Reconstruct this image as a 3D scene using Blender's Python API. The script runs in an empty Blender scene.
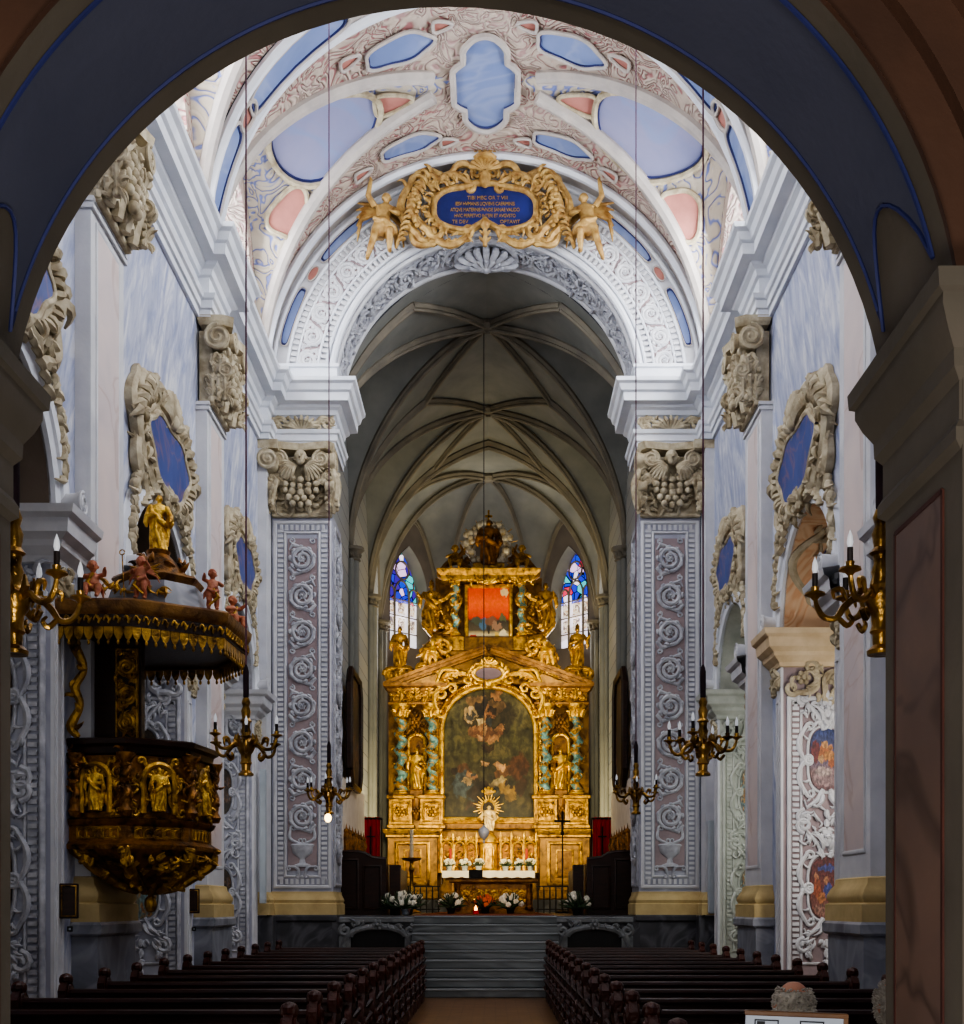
import bpy, math, random
from mathutils import Vector, Matrix
pi = math.pi
SC = bpy.context.scene
C = SC.collection
rnd = random.Random(7)
F = 1200.0
CX, CZ = 0.14, 1.7          # the viewer stands a little right of the nave axis
def PX(px, Y): return CX + (px - 493) * Y / F
def PZ(py, Y): return CZ + (906 - py) * Y / F

# ------------------------------------------------------------------ mesh builder
class MB:
    def __init__(s):
        s.v = []; s.f = []; s.mi = []; s.xf = None; s.cur = 0
    def add(s, vs, fs):
        o = len(s.v)
        if s.xf is not None:
            M = s.xf
            s.v.extend([tuple(M @ Vector(p)) for p in vs])
        else:
            s.v.extend([tuple(p) for p in vs])
        s.f.extend([tuple(i + o for i in f) for f in fs])
        s.mi.extend([s.cur] * len(fs))
    def map(s, fn, start=0):
        s.v[start:] = [tuple(fn(*p)) for p in s.v[start:]]
        return s
    def box(s, x0, x1, y0, y1, z0, z1):
        vs = [(x, y, z) for x in (x0, x1) for y in (y0, y1) for z in (z0, z1)]
        s.add(vs, [(0, 1, 3, 2), (4, 6, 7, 5), (0, 4, 5, 1), (2, 3, 7, 6), (0, 2, 6, 4), (1, 5, 7, 3)])
        return s
    def bbox(s, x0, x1, y0, y1, z0, z1, b=0.02):
        # box with chamfered top and bottom edges
        rs = [(z0, b), (z0 + b, 0), (z1 - b, 0), (z1, b)]
        vs = []
        for z, i in rs:
            vs += [(x0 + i, y0 + i, z), (x1 - i, y0 + i, z), (x1 - i, y1 - i, z), (x0 + i, y1 - i, z)]
        fs = [(3, 2, 1, 0), (12, 13, 14, 15)]
        for k in range(3):
            for j in range(4):
                a = k * 4 + j; c = k * 4 + (j + 1) % 4
                fs.append((a, c, c + 4, a + 4))
        s.add(vs, fs); return s
    def prism(s, pts, y0, y1):
        n = len(pts)
        vs = [(p[0], y0, p[1]) for p in pts] + [(p[0], y1, p[1]) for p in pts]
        fs = [tuple(range(n)), tuple(range(2 * n - 1, n - 1, -1))]
        fs += [(i, i + n, (i + 1) % n + n, (i + 1) % n) for i in range(n)]
        s.add(vs, fs); return s
    def vprism(s, pts, z0, z1, k0=1.0, k1=1.0, c=None):
        # prism standing on a plan polygon; k scales about c
        n = len(pts)
        if c is None: c = (sum(p[0] for p in pts) / n, sum(p[1] for p in pts) / n)
        def sc(k, z): return [(c[0] + (p[0] - c[0]) * k, c[1] + (p[1] - c[1]) * k, z) for p in pts]
        fs = [tuple(range(n)), tuple(range(2 * n - 1, n - 1, -1))]
        fs += [(i, (i + 1) % n, (i + 1) % n + n, i + n) for i in range(n)]
        s.add(sc(k0, z0) + sc(k1, z1), fs); return s
    def loft(s, rings, closed=True, cap=True):
        n = len(rings[0]); vs = [p for r in rings for p in r]; fs = []
        m = n if closed else n - 1
        for k in range(len(rings) - 1):
            for j in range(m):
                a = k * n + j; b = k * n + (j + 1) % n
                fs.append((a, b, b + n, a + n))
        if cap and closed:
            fs.append(tuple(range(n - 1, -1, -1))); fs.append(tuple(range((len(rings) - 1) * n, len(rings) * n)))
        s.add(vs, fs); return s
    def lathe(s, prof, n=12, c=(0, 0, 0), sx=1, sy=1, cap=True):
        rings = [[(c[0] + r * sx * math.cos(2 * pi * j / n), c[1] + r * sy * math.sin(2 * pi * j / n), c[2] + z) for j in range(n)] for r, z in prof]
        return s.loft(rings, True, cap)
    def ball(s, c, r, nu=8, nv=5):
        if not hasattr(r, '__len__'): r = (r, r, r)
        vs = [(c[0], c[1], c[2] - r[2])]
        for i in range(1, nv):
            t = -pi / 2 + pi * i / nv
            for j in range(nu):
                a = 2 * pi * j / nu
                vs.append((c[0] + r[0] * math.cos(t) * math.cos(a), c[1] + r[1] * math.cos(t) * math.sin(a), c[2] + r[2] * math.sin(t)))
        vs.append((c[0], c[1], c[2] + r[2])); L = len(vs) - 1
        fs = [(0, 1 + (j + 1) % nu, 1 + j) for j in range(nu)]
        for i in range(nv - 2):
            for j in range(nu):
                a = 1 + i * nu + j; b = 1 + i * nu + (j + 1) % nu
                fs.append((a, b, b + nu, a + nu))
        o = 1 + (nv - 2) * nu
        fs += [(o + j, o + (j + 1) % nu, L) for j in range(nu)]
        s.add(vs, fs); return s
    def tube(s, pts, rad, n=6, flat=1.0, up=None, cap=True):
        P = [Vector(p) for p in pts]; m = len(P)
        if m < 2: return s
        if not hasattr(rad, '__len__'): rad = [rad] * m
        elif len(rad) != m:
            q = list(rad); rad = [q[min(len(q) - 2, int(i * (len(q) - 1) / (m - 1)))] + (q[min(len(q) - 1, int(i * (len(q) - 1) / (m - 1)) + 1)] - q[min(len(q) - 2, int(i * (len(q) - 1) / (m - 1)))]) * ((i * (len(q) - 1) / (m - 1)) - min(len(q) - 2, int(i * (len(q) - 1) / (m - 1)))) for i in range(m)]
        T = []
        for i in range(m):
            d = P[min(i + 1, m - 1)] - P[max(i - 1, 0)]
            T.append(d.normalized() if d.length > 1e-9 else Vector((0, 0, 1)))
        u = Vector(up) if up else (Vector((0, 1, 0)) if abs(T[0].y) < .9 else Vector((1, 0, 0)))
        rings = []
        for i in range(m):
            a = u - T[i] * u.dot(T[i])
            if a.length < 1e-6: a = T[i].orthogonal()
            a.normalize(); b = T[i].cross(a)
            if not up: u = a
            rings.append([tuple(P[i] + a * (math.cos(2 * pi * j / n) * rad[i] * flat) + b * (math.sin(2 * pi * j / n) * rad[i])) for j in range(n)])
        return s.loft(rings, True, cap)
    def sweep(s, path, prof, closed=False, side=1):
        # profile (out, z) swept along a plan polyline with mitred corners; out is to the right of travel (side=1)
        n = len(path); rings = []
        for i in range(n):
            def nrm(a, b):
                dx, dy = b[0] - a[0], b[1] - a[1]; L = math.hypot(dx, dy) or 1
                return (dy / L * side, -dx / L * side)
            if closed: n1 = nrm(path[i - 1], path[i]); n2 = nrm(path[i], path[(i + 1) % n])
            else:
                n1 = nrm(path[max(i - 1, 0)], path[max(i, 1)]); n2 = nrm(path[min(i, n - 2)], path[min(i + 1, n - 1)])
            k = 1 + n1[0] * n2[0] + n1[1] * n2[1]
            m = ((n1[0] + n2[0]) / k, (n1[1] + n2[1]) / k) if k > .05 else n1
            rings.append([(path[i][0] + m[0] * o, path[i][1] + m[1] * o, z) for o, z in prof])
        if closed: rings.append(rings[0])
        return s.loft(rings, False, False)
    def build(s, name, mats=None, parent=None, smooth=True, angle=40):
        me = bpy.data.meshes.new(name)
        me.from_pydata(s.v, [], s.f)
        if mats is not None:
            for m in (mats if isinstance(mats, (list, tuple)) else [mats]): me.materials.append(m)
        if any(s.mi): me.polygons.foreach_set('material_index', s.mi)
        if smooth:
            me.polygons.foreach_set('use_smooth', [True] * len(me.polygons))
            me.set_sharp_from_angle(angle=math.radians(angle))
        me.update()
        o = bpy.data.objects.new(name, me); C.objects.link(o)
        if parent: o.parent = parent
        return o

def tag(o, label=None, cat=None, group=None, kind=None):
    if label: o['label'] = label
    if cat: o['category'] = cat
    if group: o['group'] = group
    if kind: o['kind'] = kind
    return o
def thing(name, label, cat, loc=(0, 0, 0), rz=0, group=None):
    o = bpy.data.objects.new(name, None); C.objects.link(o)
    o.empty_display_size = .2
    o.location = loc; o.rotation_euler = (0, 0, rz)
    return tag(o, label, cat, group)
def part(name, mb, mats, parent, label=None, **k):
    o = mb.build(name, mats, parent, **k)
    if label: o['label'] = label
    return o
def struct(name, mb, mats, **k):
    return tag(mb.build(name, mats, None, **k), kind='structure')
def dup(root, loc=None, rz=None, label=None, parent=None, scale=None):
    c = root.copy(); C.objects.link(c)
    if parent is not None: c.parent = parent
    if loc is not None: c.location = loc
    if rz is not None: c.rotation_euler = (0, 0, rz)
    if scale is not None: c.scale = scale
    if label: c['label'] = label
    for ch in root.children:
        dup(ch, parent=c)
    return c
def remat(o, *mats):
    # give a copy its own materials without touching the shared mesh
    for i, m in enumerate(mats):
        o.material_slots[i].link = 'OBJECT'; o.material_slots[i].material = m

# ------------------------------------------------------------------ ornament (relief on the local x,z plane, -y is outward)
def spiral(cx, cz, r0, r1, a0, turns, n=26):
    out = []
    for i in range(n):
        t = i / (n - 1); a = a0 + turns * 2 * pi * t; r = r0 + (r1 - r0) * t ** 1.15
        out.append((cx + r * math.cos(a), cz + r * math.sin(a)))
    return out
def rt(mb, pts, rad, w=0.0, n=6, flat=1.0):
    mb.tube([(p[0], -w - (p[2] if len(p) > 2 else 0), p[1]) for p in pts], rad, n, flat, up=None)
def hook(mb, x, z, ang, L, r, curl=1.2, w=0.0, n=5, k=6, lift=.3):
    pts = []; px, pz, a = x, z, ang
    for i in range(k):
        pts.append((px, -w - lift * L * math.sin(pi * i / (k - 1)), pz))
        px += math.cos(a) * L / (k - 1); pz += math.sin(a) * L / (k - 1); a += curl / (k - 1)
    mb.tube(pts, [r * .7, r * 1.15, r, r * .75, r * .45, r * .2][:k], n)
def cr(P, k=4):
    # smooth curve through the given points
    P = [Vector(p) for p in P]; out = []
    for i in range(len(P) - 1):
        a, b, c, d = P[max(i - 1, 0)], P[i], P[i + 1], P[min(i + 2, len(P) - 1)]
        for j in range(k):
            t = j / k; out.append(.5 * (2 * b + (c - a) * t + (2 * a - 5 * b + 4 * c - d) * t * t + (3 * b - a - 3 * c + d) * t ** 3))
    return out + [P[-1]]
def rosette(mb, x, z, r, w=0.0, n=6):
    mb.ball((x, -w - r * .5, z), (r * .38, r * .5, r * .38), 6, 4)
    for i in range(n):
        a = 2 * pi * i / n
        mb.ball((x + math.cos(a) * r * .62, -w - r * .2, z + math.sin(a) * r * .62), (r * .36, r * .32, r * .36), 6, 4)
def foliage(mb, x0, x1, z0, z1, n, L, r, seed=1, w=0.0, up=None):
    q = random.Random(seed)
    for i in range(n):
        hook(mb, q.uniform(x0, x1), q.uniform(z0, z1), q.uniform(0, 2 * pi) if up is None else up + q.uniform(-.7, .7), L * q.uniform(.6, 1.2), r * q.uniform(.7, 1.2), q.choice((-1, 1)) * q.uniform(1, 2.6), w)
def cscroll(mb, x0, z0, x1, z1, bulge, r, ends=.22, w=0.0, n=6):
    # C-shaped scroll from one end to the other with rolled ends
    dx, dz = x1 - x0, z1 - z0; L = math.hypot(dx, dz); ux, uz = dx / L, dz / L; nx, nz = -uz, ux
    s = 1 if bulge > 0 else -1
    body = []
    for i in range(13):
        t = i / 12; b = bulge * L * math.sin(pi * t)
        body.append((x0 + dx * t + nx * b, z0 + dz * t + nz * b))
    e = ends * L
    a_st = math.atan2(nz * s, nx * s)
    c0 = (x0 - nx * s * e, z0 - nz * s * e); c1 = (x1 - nx * s * e, z1 - nz * s * e)
    sp0 = spiral(c0[0], c0[1], e, e * .25, a_st, 1.1 * s, 12)[::-1]
    sp1 = spiral(c1[0], c1[1], e, e * .25, a_st, -1.1 * s, 12)
    rt(mb, sp0[:-1] + body + sp1[1:], [r * .5, r * .8, r * 1.25, r * .8, r * .5], w, n)
def rinceau(mb, W, H, pitch, r, seed=1, z0=0.0, w=0.0):
    q = random.Random(seed); n = max(1, round(H / pitch)); p = H / n
    for k in range(n):
        cz = z0 + (k + .5) * p; s = 1 if k % 2 else -1; R_ = min(W * .46, p * .5)
        rt(mb, spiral(0, cz, R_ * .98, R_ * .24, -pi / 2, 1.9 * s, 38), [r * 1.1, r * 1.35, r * 1.1, r * .7], w + r * .5)
        rosette(mb, 0, cz, R_ * .3, w)
        rt(mb, [(s * R_ * .2, cz - R_ * .98), (-s * W * .3, cz - R_ * 1.02 - .04), (-s * W * .46, cz - R_ * .7), (-s * W * .4, cz - R_ * .5)], [r * .6, r * 1.5, r * 1.3, r * .4], w)
        rt(mb, [(-s * R_ * .1, cz + R_ * .98), (-s * W * .36, cz + R_ * 1.05 + .03), (-s * W * .47, cz + R_ * .75)], [r * .6, r * 1.4, r * .4], w)
        for j in range(9):
            a = -pi / 2 + s * (j + .4) * 2 * pi / 9
            hook(mb, math.cos(a) * R_ * .9, cz + math.sin(a) * R_ * .9, a + s * 1.0, R_ * .46, r * 1.05, s * 1.9, w)
        for j in range(5):
            a = -pi / 2 + s * (j + .4) * 2 * pi / 5
            hook(mb, math.cos(a) * R_ * .62, cz + math.sin(a) * R_ * .62, a + s * 2.4, R_ * .34, r * .85, s * 1.9, w)
        for sx in (-1, 1):
            rt(mb, spiral(sx * W * .38, cz + p * .5, W * .11, W * .03, pi * .5, 1.2 * sx, 10), r * .6, w)
def dentils(mb, x0, x1, z, step, dx, dz, d, vertical=False, y=0.0):
    L = x1 - x0; n = max(1, int(L / step))
    for i in range(n):
        c = x0 + (i + .5) * L / n
        if vertical: mb.box(z - dz / 2, z + dz / 2, y - d, y, c - dx / 2, c + dx / 2)
        else: mb.box(c - dx / 2, c + dx / 2, y - d, y, z - dz / 2, z + dz / 2)
def frame_rect(mb, x0, x1, z0, z1, w, d, y=0.0, prof=None):
    # moulded rectangular frame lying on the plane
    prof = prof or [(0, 0), (0, d * .7), (w * .3, d), (w * .7, d), (w, d * .4), (w, 0)]
    rings = []
    for (sx, sz, cx_, cz_) in ((1, 1, x0, z0), (-1, 1, x1, z0), (-1, -1, x1, z1), (1, -1, x0, z1), (1, 1, x0, z0)):
        rings.append([(cx_ + sx * o, y - dd, cz_ + sz * o) for o, dd in prof])
    mb.loft(rings, False, False)
def shell(mb, x, z, R_, r, a0=0, a1=pi, n=9, w=0.0, lift=.25):
    for i in range(n):
        a = a0 + (a1 - a0) * (i + .5) / n
        pts = [(x + math.cos(a) * R_ * t, -w - lift * R_ * math.sin(pi * (.15 + .75 * t)), z + math.sin(a) * R_ * t) for t in (.12, .4, .7, .92, 1.0)]
        mb.tube(pts, [r * .4, r * .8, r * 1.1, r * 1.2, r * .6], 6)
def volute(mb, c, R_, width, ax='x', hand=1, r=None):
    # rolled scroll: a drum with a spiral on both cheeks; axis along local x or y
    r = r or R_ * .16
    for sgn in (-1, 1):
        pts = []
        for p in spiral(0, 0, R_, R_ * .15, pi * .5, hand * 1.9, 30):
            if ax == 'x': pts.append((c[0] + sgn * width / 2, c[1] + p[0], c[2] + p[1]))
            else: pts.append((c[0] + p[0], c[1] + sgn * width / 2, c[2] + p[1]))
        mb.tube(pts, r, 6)
    n = 14
    rings = []
    for sgn in (-1, -.6, 0, .6, 1):
        k = .93 if abs(sgn) > .5 else .84
        if ax == 'x': rings.append([(c[0] + sgn * width / 2, c[1] + math.cos(2 * pi * j / n) * R_ * k, c[2] + math.sin(2 * pi * j / n) * R_ * k) for j in range(n)])
        else: rings.append([(c[0] + math.cos(2 * pi * j / n) * R_ * k, c[1] + sgn * width / 2, c[2] + math.sin(2 * pi * j / n) * R_ * k) for j in range(n)])
    mb.loft(rings)
def leaf(mb, x, z, L, wd, ang=pi / 2, w=0.0, out=.5, lobes=3):
    # acanthus leaf: ribs fanning off a curling midrib
    ux, uz = math.cos(ang), math.sin(ang)
    def P(t, s=0.0): 
        o = out * L * (t ** 1.6) * (1 if t < .8 else 1 - (t - .8) * .3)
        return (x + ux * L * t - uz * s, -w - .02 - o, z + uz * L * (t if t < .85 else .85 - (t - .85) * .8) + ux * s)
    mb.tube([P(t) for t in (0, .25, .5, .75, .92, 1.0)], [wd * .22, wd * .25, wd * .22, wd * .2, wd * .18, wd * .08], 6)
    for k in range(lobes):
        t = (k + .6) / (lobes + .4)
        for sg in (-1, 1):
            mb.tube([P(t * .8), P(t * .8 + .12, sg * wd * .3 * (1.15 - t * .5)), P(t * .8 + .22, sg * wd * .52 * (1.15 - t * .5))], [wd * .13, wd * .16, wd * .07], 5)

# ------------------------------------------------------------------ materials
def lin(c):
    return tuple(((x / 255) / 12.92 if x / 255 <= .04045 else ((x / 255 + .055) / 1.055) ** 2.4) for x in c[:3]) + (1.0,)
class NT:
    def __init__(s, name):
        m = bpy.data.materials.new(name); m.use_nodes = True
        s.m = m; s.nt = m.node_tree; s.nt.nodes.clear()
        s.out = s.nt.nodes.new('ShaderNodeOutputMaterial'); s.bs = s.n('ShaderNodeBsdfPrincipled')
        s.l(s.bs.outputs[0], s.out.inputs[0])
    def n(s, t, **k):
        nd = s.nt.nodes.new(t)
        for a, v in k.items():
            if a.startswith('i_'):
                nd.inputs[a[2:].replace('_', ' ')].default_value = v
            else: setattr(nd, a, v)
        return nd
    def l(s, a, b): s.nt.links.new(a, b)
    def co(s, kind='Object', scale=(1, 1, 1), rot=(0, 0, 0), loc=(0, 0, 0)):
        tc = s.n('ShaderNodeTexCoord'); mp = s.n('ShaderNodeMapping')
        mp.inputs['Scale'].default_value = scale; mp.inputs['Rotation'].default_value = rot; mp.inputs['Location'].default_value = loc
        s.l(tc.outputs[kind], mp.inputs[0]); return mp.outputs[0]
    def noise(s, vec, scale=5, detail=4, dist=0, rough=.55):
        nd = s.n('ShaderNodeTexNoise'); nd.inputs['Scale'].default_value = scale; nd.inputs['Detail'].default_value = detail
        nd.inputs['Distortion'].default_value = dist; nd.inputs['Roughness'].default_value = rough
        s.l(vec, nd.inputs['Vector']); return nd.outputs[0]
    def ramp(s, fac, stops, interp='LINEAR'):
        nd = s.n('ShaderNodeValToRGB'); cr = nd.color_ramp; cr.interpolation = interp
        while len(cr.elements) < len(stops): cr.elements.new(.5)
        for e, (p, c) in zip(cr.elements, stops):
            e.position = p; e.color = lin(c) if max(c[:3]) > 1.0001 else tuple(c[:3]) + (1,)
        s.l(fac, nd.inputs[0]); return nd.outputs[0]
    def math(s, op, a, b=None):
        nd = s.n('ShaderNodeMath', operation=op)
        for i, v in enumerate((a, b)):
            if v is None: continue
            if isinstance(v, (int, float)): nd.inputs[i].default_value = v
            else: s.l(v, nd.inputs[i])
        return nd.outputs[0]
    def mix(s, fac, a, b, mode='MIX'):
        nd = s.n('ShaderNodeMix', data_type='RGBA', blend_type=mode)
        for i, v in ((0, fac), (6, a), (7, b)):
            if isinstance(v, (int, float)): nd.inputs[i].default_value = v
            elif isinstance(v, tuple): nd.inputs[i].default_value = lin(v)
            else: s.l(v, nd.inputs[i])
        return nd.outputs[2]
    def sep(s, vec):
        nd = s.n('ShaderNodeSeparateXYZ'); s.l(vec, nd.inputs[0]); return nd.outputs
    def bump(s, h, strength=.3, dist=.02):
        nd = s.n('ShaderNodeBump'); nd.inputs['Strength'].default_value = strength; nd.inputs['Distance'].default_value = dist
        s.l(h, nd.inputs['Height']); s.l(nd.outputs[0], s.bs.inputs['Normal'])
    def fin(s, col, rough=.6, metal=0.0, spec=.4):
        if isinstance(col, tuple): s.bs.inputs['Base Color'].default_value = lin(col)
        else: s.l(col, s.bs.inputs['Base Color'])
        s.bs.inputs['Roughness'].default_value = rough; s.bs.inputs['Metallic'].default_value = metal
        s.bs.inputs['Specular IOR Level'].default_value = spec
        return s.m
    def emit(s, col, st):
        if isinstance(col, tuple): s.bs.inputs['Emission Color'].default_value = lin(col)
        else: s.l(col, s.bs.inputs['Emission Color'])
        s.bs.inputs['Emission Strength'].default_value = st
def plain(name, c1, c2=None, scale=4, rough=.65, metal=0.0, bump=.15, bscale=25, spec=.35, detail=4, stretch=(1, 1, 1)):
    t = NT(name); c2 = c2 or tuple(max(0, int(x * .8)) for x in c1)
    v = t.co('Object', stretch); n = t.noise(v, scale, detail)
    col = t.ramp(n, [(.3, c2), (.7, c1)])
    if bump: t.bump(t.noise(v, bscale, 3), bump, .02)
    return t.fin(col, rough, metal, spec)
def marble(name, c1, c2, vein, scale=1.2, rough=.4, rot=(.5, .3, .2), stretch=(1, 1, 1), vw=.06, soft=(.35, .7)):
    t = NT(name); v = t.co('Object', stretch, rot)
    base = t.ramp(t.noise(v, scale, 5, .6), [(soft[0], c2), (soft[1], c1)])
    nv = t.noise(v, scale * .7, 3, 1.2)
    d = t.math('ABSOLUTE', t.math('SUBTRACT', nv, .5))
    k = t.ramp(d, [(0, (1, 1, 1)), (vw, (0, 0, 0))])
    return t.fin(t.mix(t.math('MULTIPLY', k, .6), base, vein), rough)
def ornate(name, ground, relief, scale=4, rough=.7, freq=26, bump=.8, metal=0.0, cut=(.1, .45), third=None):
    # curling relief read from contour lines of a distorted noise
    t = NT(name); v = t.co('Object')
    n = t.noise(v, scale, 1.5, 1.6)
    s = t.math('ABSOLUTE', t.math('SINE', t.math('MULTIPLY', n, freq)))
    k = t.ramp(s, [(cut[0], (0, 0, 0)), (cut[1], (1, 1, 1))])
    g = ground
    if third: g = t.mix(t.ramp(t.noise(v, scale * .35, 1), [(.48, (0, 0, 0)), (.52, (1, 1, 1))]), ground, third)
    t.bump(s, bump, .04)
    return t.fin(t.mix(k, g, relief), rough, metal)
def gilt(name, c=(214, 150, 44), dark=(96, 54, 12), rough=.38, metal=.75, scale=7, bump=.5, bscale=22):
    t = NT(name); v = t.co('Object')
    col = t.ramp(t.noise(v, scale, 4, .4), [(.32, dark), (.6, c)])
    t.bump(t.noise(v, bscale, 3, .6), bump, .03)
    return t.fin(col, rough, metal, .5)
M = {}
M['stucco'] = plain('stucco_white', (214, 214, 216), (190, 191, 196), 2.0, .6, bump=.1)
M['cornice'] = plain('cornice_white', (226, 228, 233), (206, 210, 218), 1.5, .55, bump=.04)
M['cream'] = plain('cream_stucco', (204, 193, 166), (142, 128, 102), 5, .7, bump=.35, bscale=14)
M['ochre'] = plain('ochre_stone', (206, 184, 132), (176, 152, 104), 2.5, .7, bump=.1)
M['greymarble'] = marble('grey_plinth_marble', (146, 149, 158), (106, 109, 118), (166, 168, 176), 1.6, .35)
M['darkmarble'] = marble('dark_plinth_marble', (78, 78, 82), (54, 54, 58), (104, 104, 110), 1.6, .35)
def wall_mat():
    t = NT('blue_marbled_wall'); v0 = t.co('Object', (1, 1, 1), (.42, 0, 0)); mp = t.n('ShaderNodeMapping'); mp.inputs['Scale'].default_value = (1, 1.7, .4); t.l(v0, mp.inputs[0]); v = mp.outputs[0]
    n1 = t.noise(v, 2.2, 5, .8); n2 = t.noise(v, 5.5, 4, 1.0)
    base = t.ramp(n1, [(.32, (140, 148, 178)), (.5, (176, 181, 200)), (.66, (216, 217, 222))])
    k = t.ramp(n2, [(.36, (1, 1, 1)), (.5, (0, 0, 0))])
    return t.fin(t.mix(t.math('MULTIPLY', k, .45), base, (118, 134, 182)), .5)
M['wall'] = wall_mat()
M['pinkmarble'] = marble('pink_marble_panel', (220, 204, 198), (200, 188, 188), (184, 160, 152), .9, .5, vw=.03)
M['lilac'] = marble('lilac_grey_marble', (162, 163, 176), (144, 146, 160), (182, 184, 194), 1.2, .5)
M['pinkground'] = plain('pink_ground', (160, 142, 142), (138, 124, 128), 3, .7)
M['greyrelief'] = plain('grey_white_relief', (196, 197, 202), (146, 147, 156), 6, .65, bump=.25)
M['vault'] = ornate('stuccoed_vault', (164, 112, 110), (190, 174, 160), 1.7, .7, 26, .9, cut=(.15, .6), third=(174, 142, 138))
M['sidecell'] = ornate('blue_white_vault_cell', (118, 128, 178), (188, 178, 162), 1.7, .7, 20, .7, cut=(.2, .6))
M['rib'] = plain('white_vault_rib', (190, 182, 174), (168, 161, 156), 3, .65, bump=.1)
M['bluepanel'] = marble('pale_blue_fresco', (126, 142, 186), (110, 128, 174), (146, 158, 190), .8, .6)
M['lilacpanel'] = marble('lilac_fresco', (142, 140, 168), (126, 130, 164), (122, 138, 176), .7, .6)
M['pinkpanel'] = plain('salmon_fresco', (186, 126, 114), (166, 110, 100), 3, .65)
M['blueline'] = plain('deep_blue_line', (48, 54, 106), (38, 44, 88), 3, .6)
M['plate'] = marble('blue_plate', (72, 90, 152), (52, 68, 128), (140, 104, 112), 1.6, .45, vw=.04)
M['navyplate'] = plain('navy_tablet', (38, 46, 112), (24, 30, 78), 2, .45)
M['goldtext'] = plain('gold_lettering', (168, 132, 66), (140, 104, 50), 3, .5)
M['paleg'] = plain('pale_gold_stucco', (204, 172, 108), (128, 88, 40), 7, .5, .25, bump=.4, bscale=16)
M['gold'] = gilt('altar_gold', (200, 154, 62), (66, 40, 12), .36, .7)
M['goldlt'] = gilt('bright_gold', (240, 196, 84), (140, 90, 26), .3, .7)
M['golddk'] = gilt('old_gold', (150, 100, 38), (34, 20, 8), .42, .6)
M['goldflat'] = gilt('gold_marbled_panel', (142, 104, 46), (82, 56, 20), .42, .5, 5, .3)
M['redgold'] = gilt('russet_gold', (146, 104, 48), (78, 48, 20), .45, .4, 5)
M['walnut'] = plain('dark_walnut', (52, 28, 16), (28, 14, 8), 3, .4, bump=.2, stretch=(1, 1, 6))
M['pew'] = plain('dark_pew_wood', (54, 28, 21), (28, 14, 10), 2.5, .36, bump=.15, stretch=(.6, 4, 4))
M['pewred'] = plain('reddish_carved_wood', (70, 30, 20), (30, 13, 9), 4, .42, bump=.4)
M['turq'] = None
def twist_mat():
    t = NT('turquoise_gold_vine'); v = t.co('Object')
    n = t.noise(v, 5, 3, .8)
    col = t.ramp(n, [(.36, (150, 108, 36)), (.44, (200, 156, 76)), (.5, (70, 120, 128)), (.64, (138, 182, 190))])
    t.bump(t.noise(v, 14, 3), .6, .03)
    return t.fin(col, .4, .3)
M['turq'] = twist_mat()
M['stone'] = plain('grey_gothic_stone', (134, 134, 128), (112, 113, 110), 1.2, .75, bump=.15)
M['ribstone'] = plain('gothic_rib_stone', (136, 128, 112), (106, 100, 90), 1.5, .75, bump=.15)
def ashlar_mat():
    t = NT('ashlar_wall'); v = t.co('Object', (1, 1, 1), (pi / 2, 0, pi / 2))
    b = t.n('ShaderNodeTexBrick'); t.l(v, b.inputs['Vector'])
    b.inputs['Color1'].default_value = lin((162, 162, 160)); b.inputs['Color2'].default_value = lin((142, 146, 150)); b.inputs['Mortar'].default_value = lin((92, 92, 94))
    b.inputs['Scale'].default_value = 1.1; b.inputs['Mortar Size'].default_value = .012
    return t.fin(b.outputs[0], .75)
M['ashlar'] = ashlar_mat()
def floor_mat():
    t = NT('brown_stone_floor'); v = t.co('Object')
    b = t.n('ShaderNodeTexBrick'); t.l(v, b.inputs['Vector'])
    b.inputs['Color1'].default_value = lin((126, 92, 62)); b.inputs['Color2'].default_value = lin((104, 74, 52)); b.inputs['Mortar'].default_value = lin((62, 46, 36))
    b.inputs['Scale'].default_value = 1.4; b.inputs['Mortar Size'].default_value = .015; b.offset = 0.5
    n = t.noise(v, 3, 4)
    return t.fin(t.mix(.35, b.outputs[0], t.ramp(n, [(.3, (70, 50, 36)), (.7, (140, 104, 72))])), .35)
M['floor'] = floor_mat()
M['step'] = marble('dark_grey_step_marble', (92, 96, 98), (62, 66, 68), (120, 124, 126), 1.1, .3, stretch=(.4, 1, 1))
M['black'] = plain('black_metal', (22, 20, 20), (12, 11, 11), 4, .5)
M['brass'] = gilt('brass', (190, 148, 74), (64, 44, 18), .28, .9, 8, .2)
M['candle'] = plain('dark_candle', (38, 28, 24), (26, 18, 16), 3, .5)
M['wax'] = plain('white_wax', (236, 228, 208), (222, 212, 190), 3, .5)
M['cord'] = plain('dark_plum_cord', (110, 66, 84), (84, 48, 64), 8, .7)
M['purple'] = plain('purple_black_cord_sleeve', (40, 18, 30), (26, 12, 20), 8, .8)
M['red'] = plain('red_cloth', (214, 50, 54), (180, 34, 40), 2, .8)
M['cloth'] = plain('white_altar_cloth', (238, 230, 218), (222, 212, 198), 3, .8)
M['leafg'] = plain('dark_green_leaf', (46, 66, 34), (26, 38, 20), 6, .6)
M['petal'] = plain('white_petal', (240, 236, 222), (222, 214, 190), 6, .7)
M['orange'] = plain('orange_petal', (224, 110, 40), (180, 70, 24), 6, .7)
M['skin'] = plain('skin', (196, 140, 112), (176, 118, 92), 6, .55)
M['hair'] = plain('white_grey_hair', (196, 190, 178), (140, 134, 124), 30, .7)
M['coat'] = plain('dark_coat', (44, 42, 48), (30, 28, 34), 8, .85)
M['coat2'] = plain('brown_coat', (70, 50, 40), (50, 36, 28), 8, .85)
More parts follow.
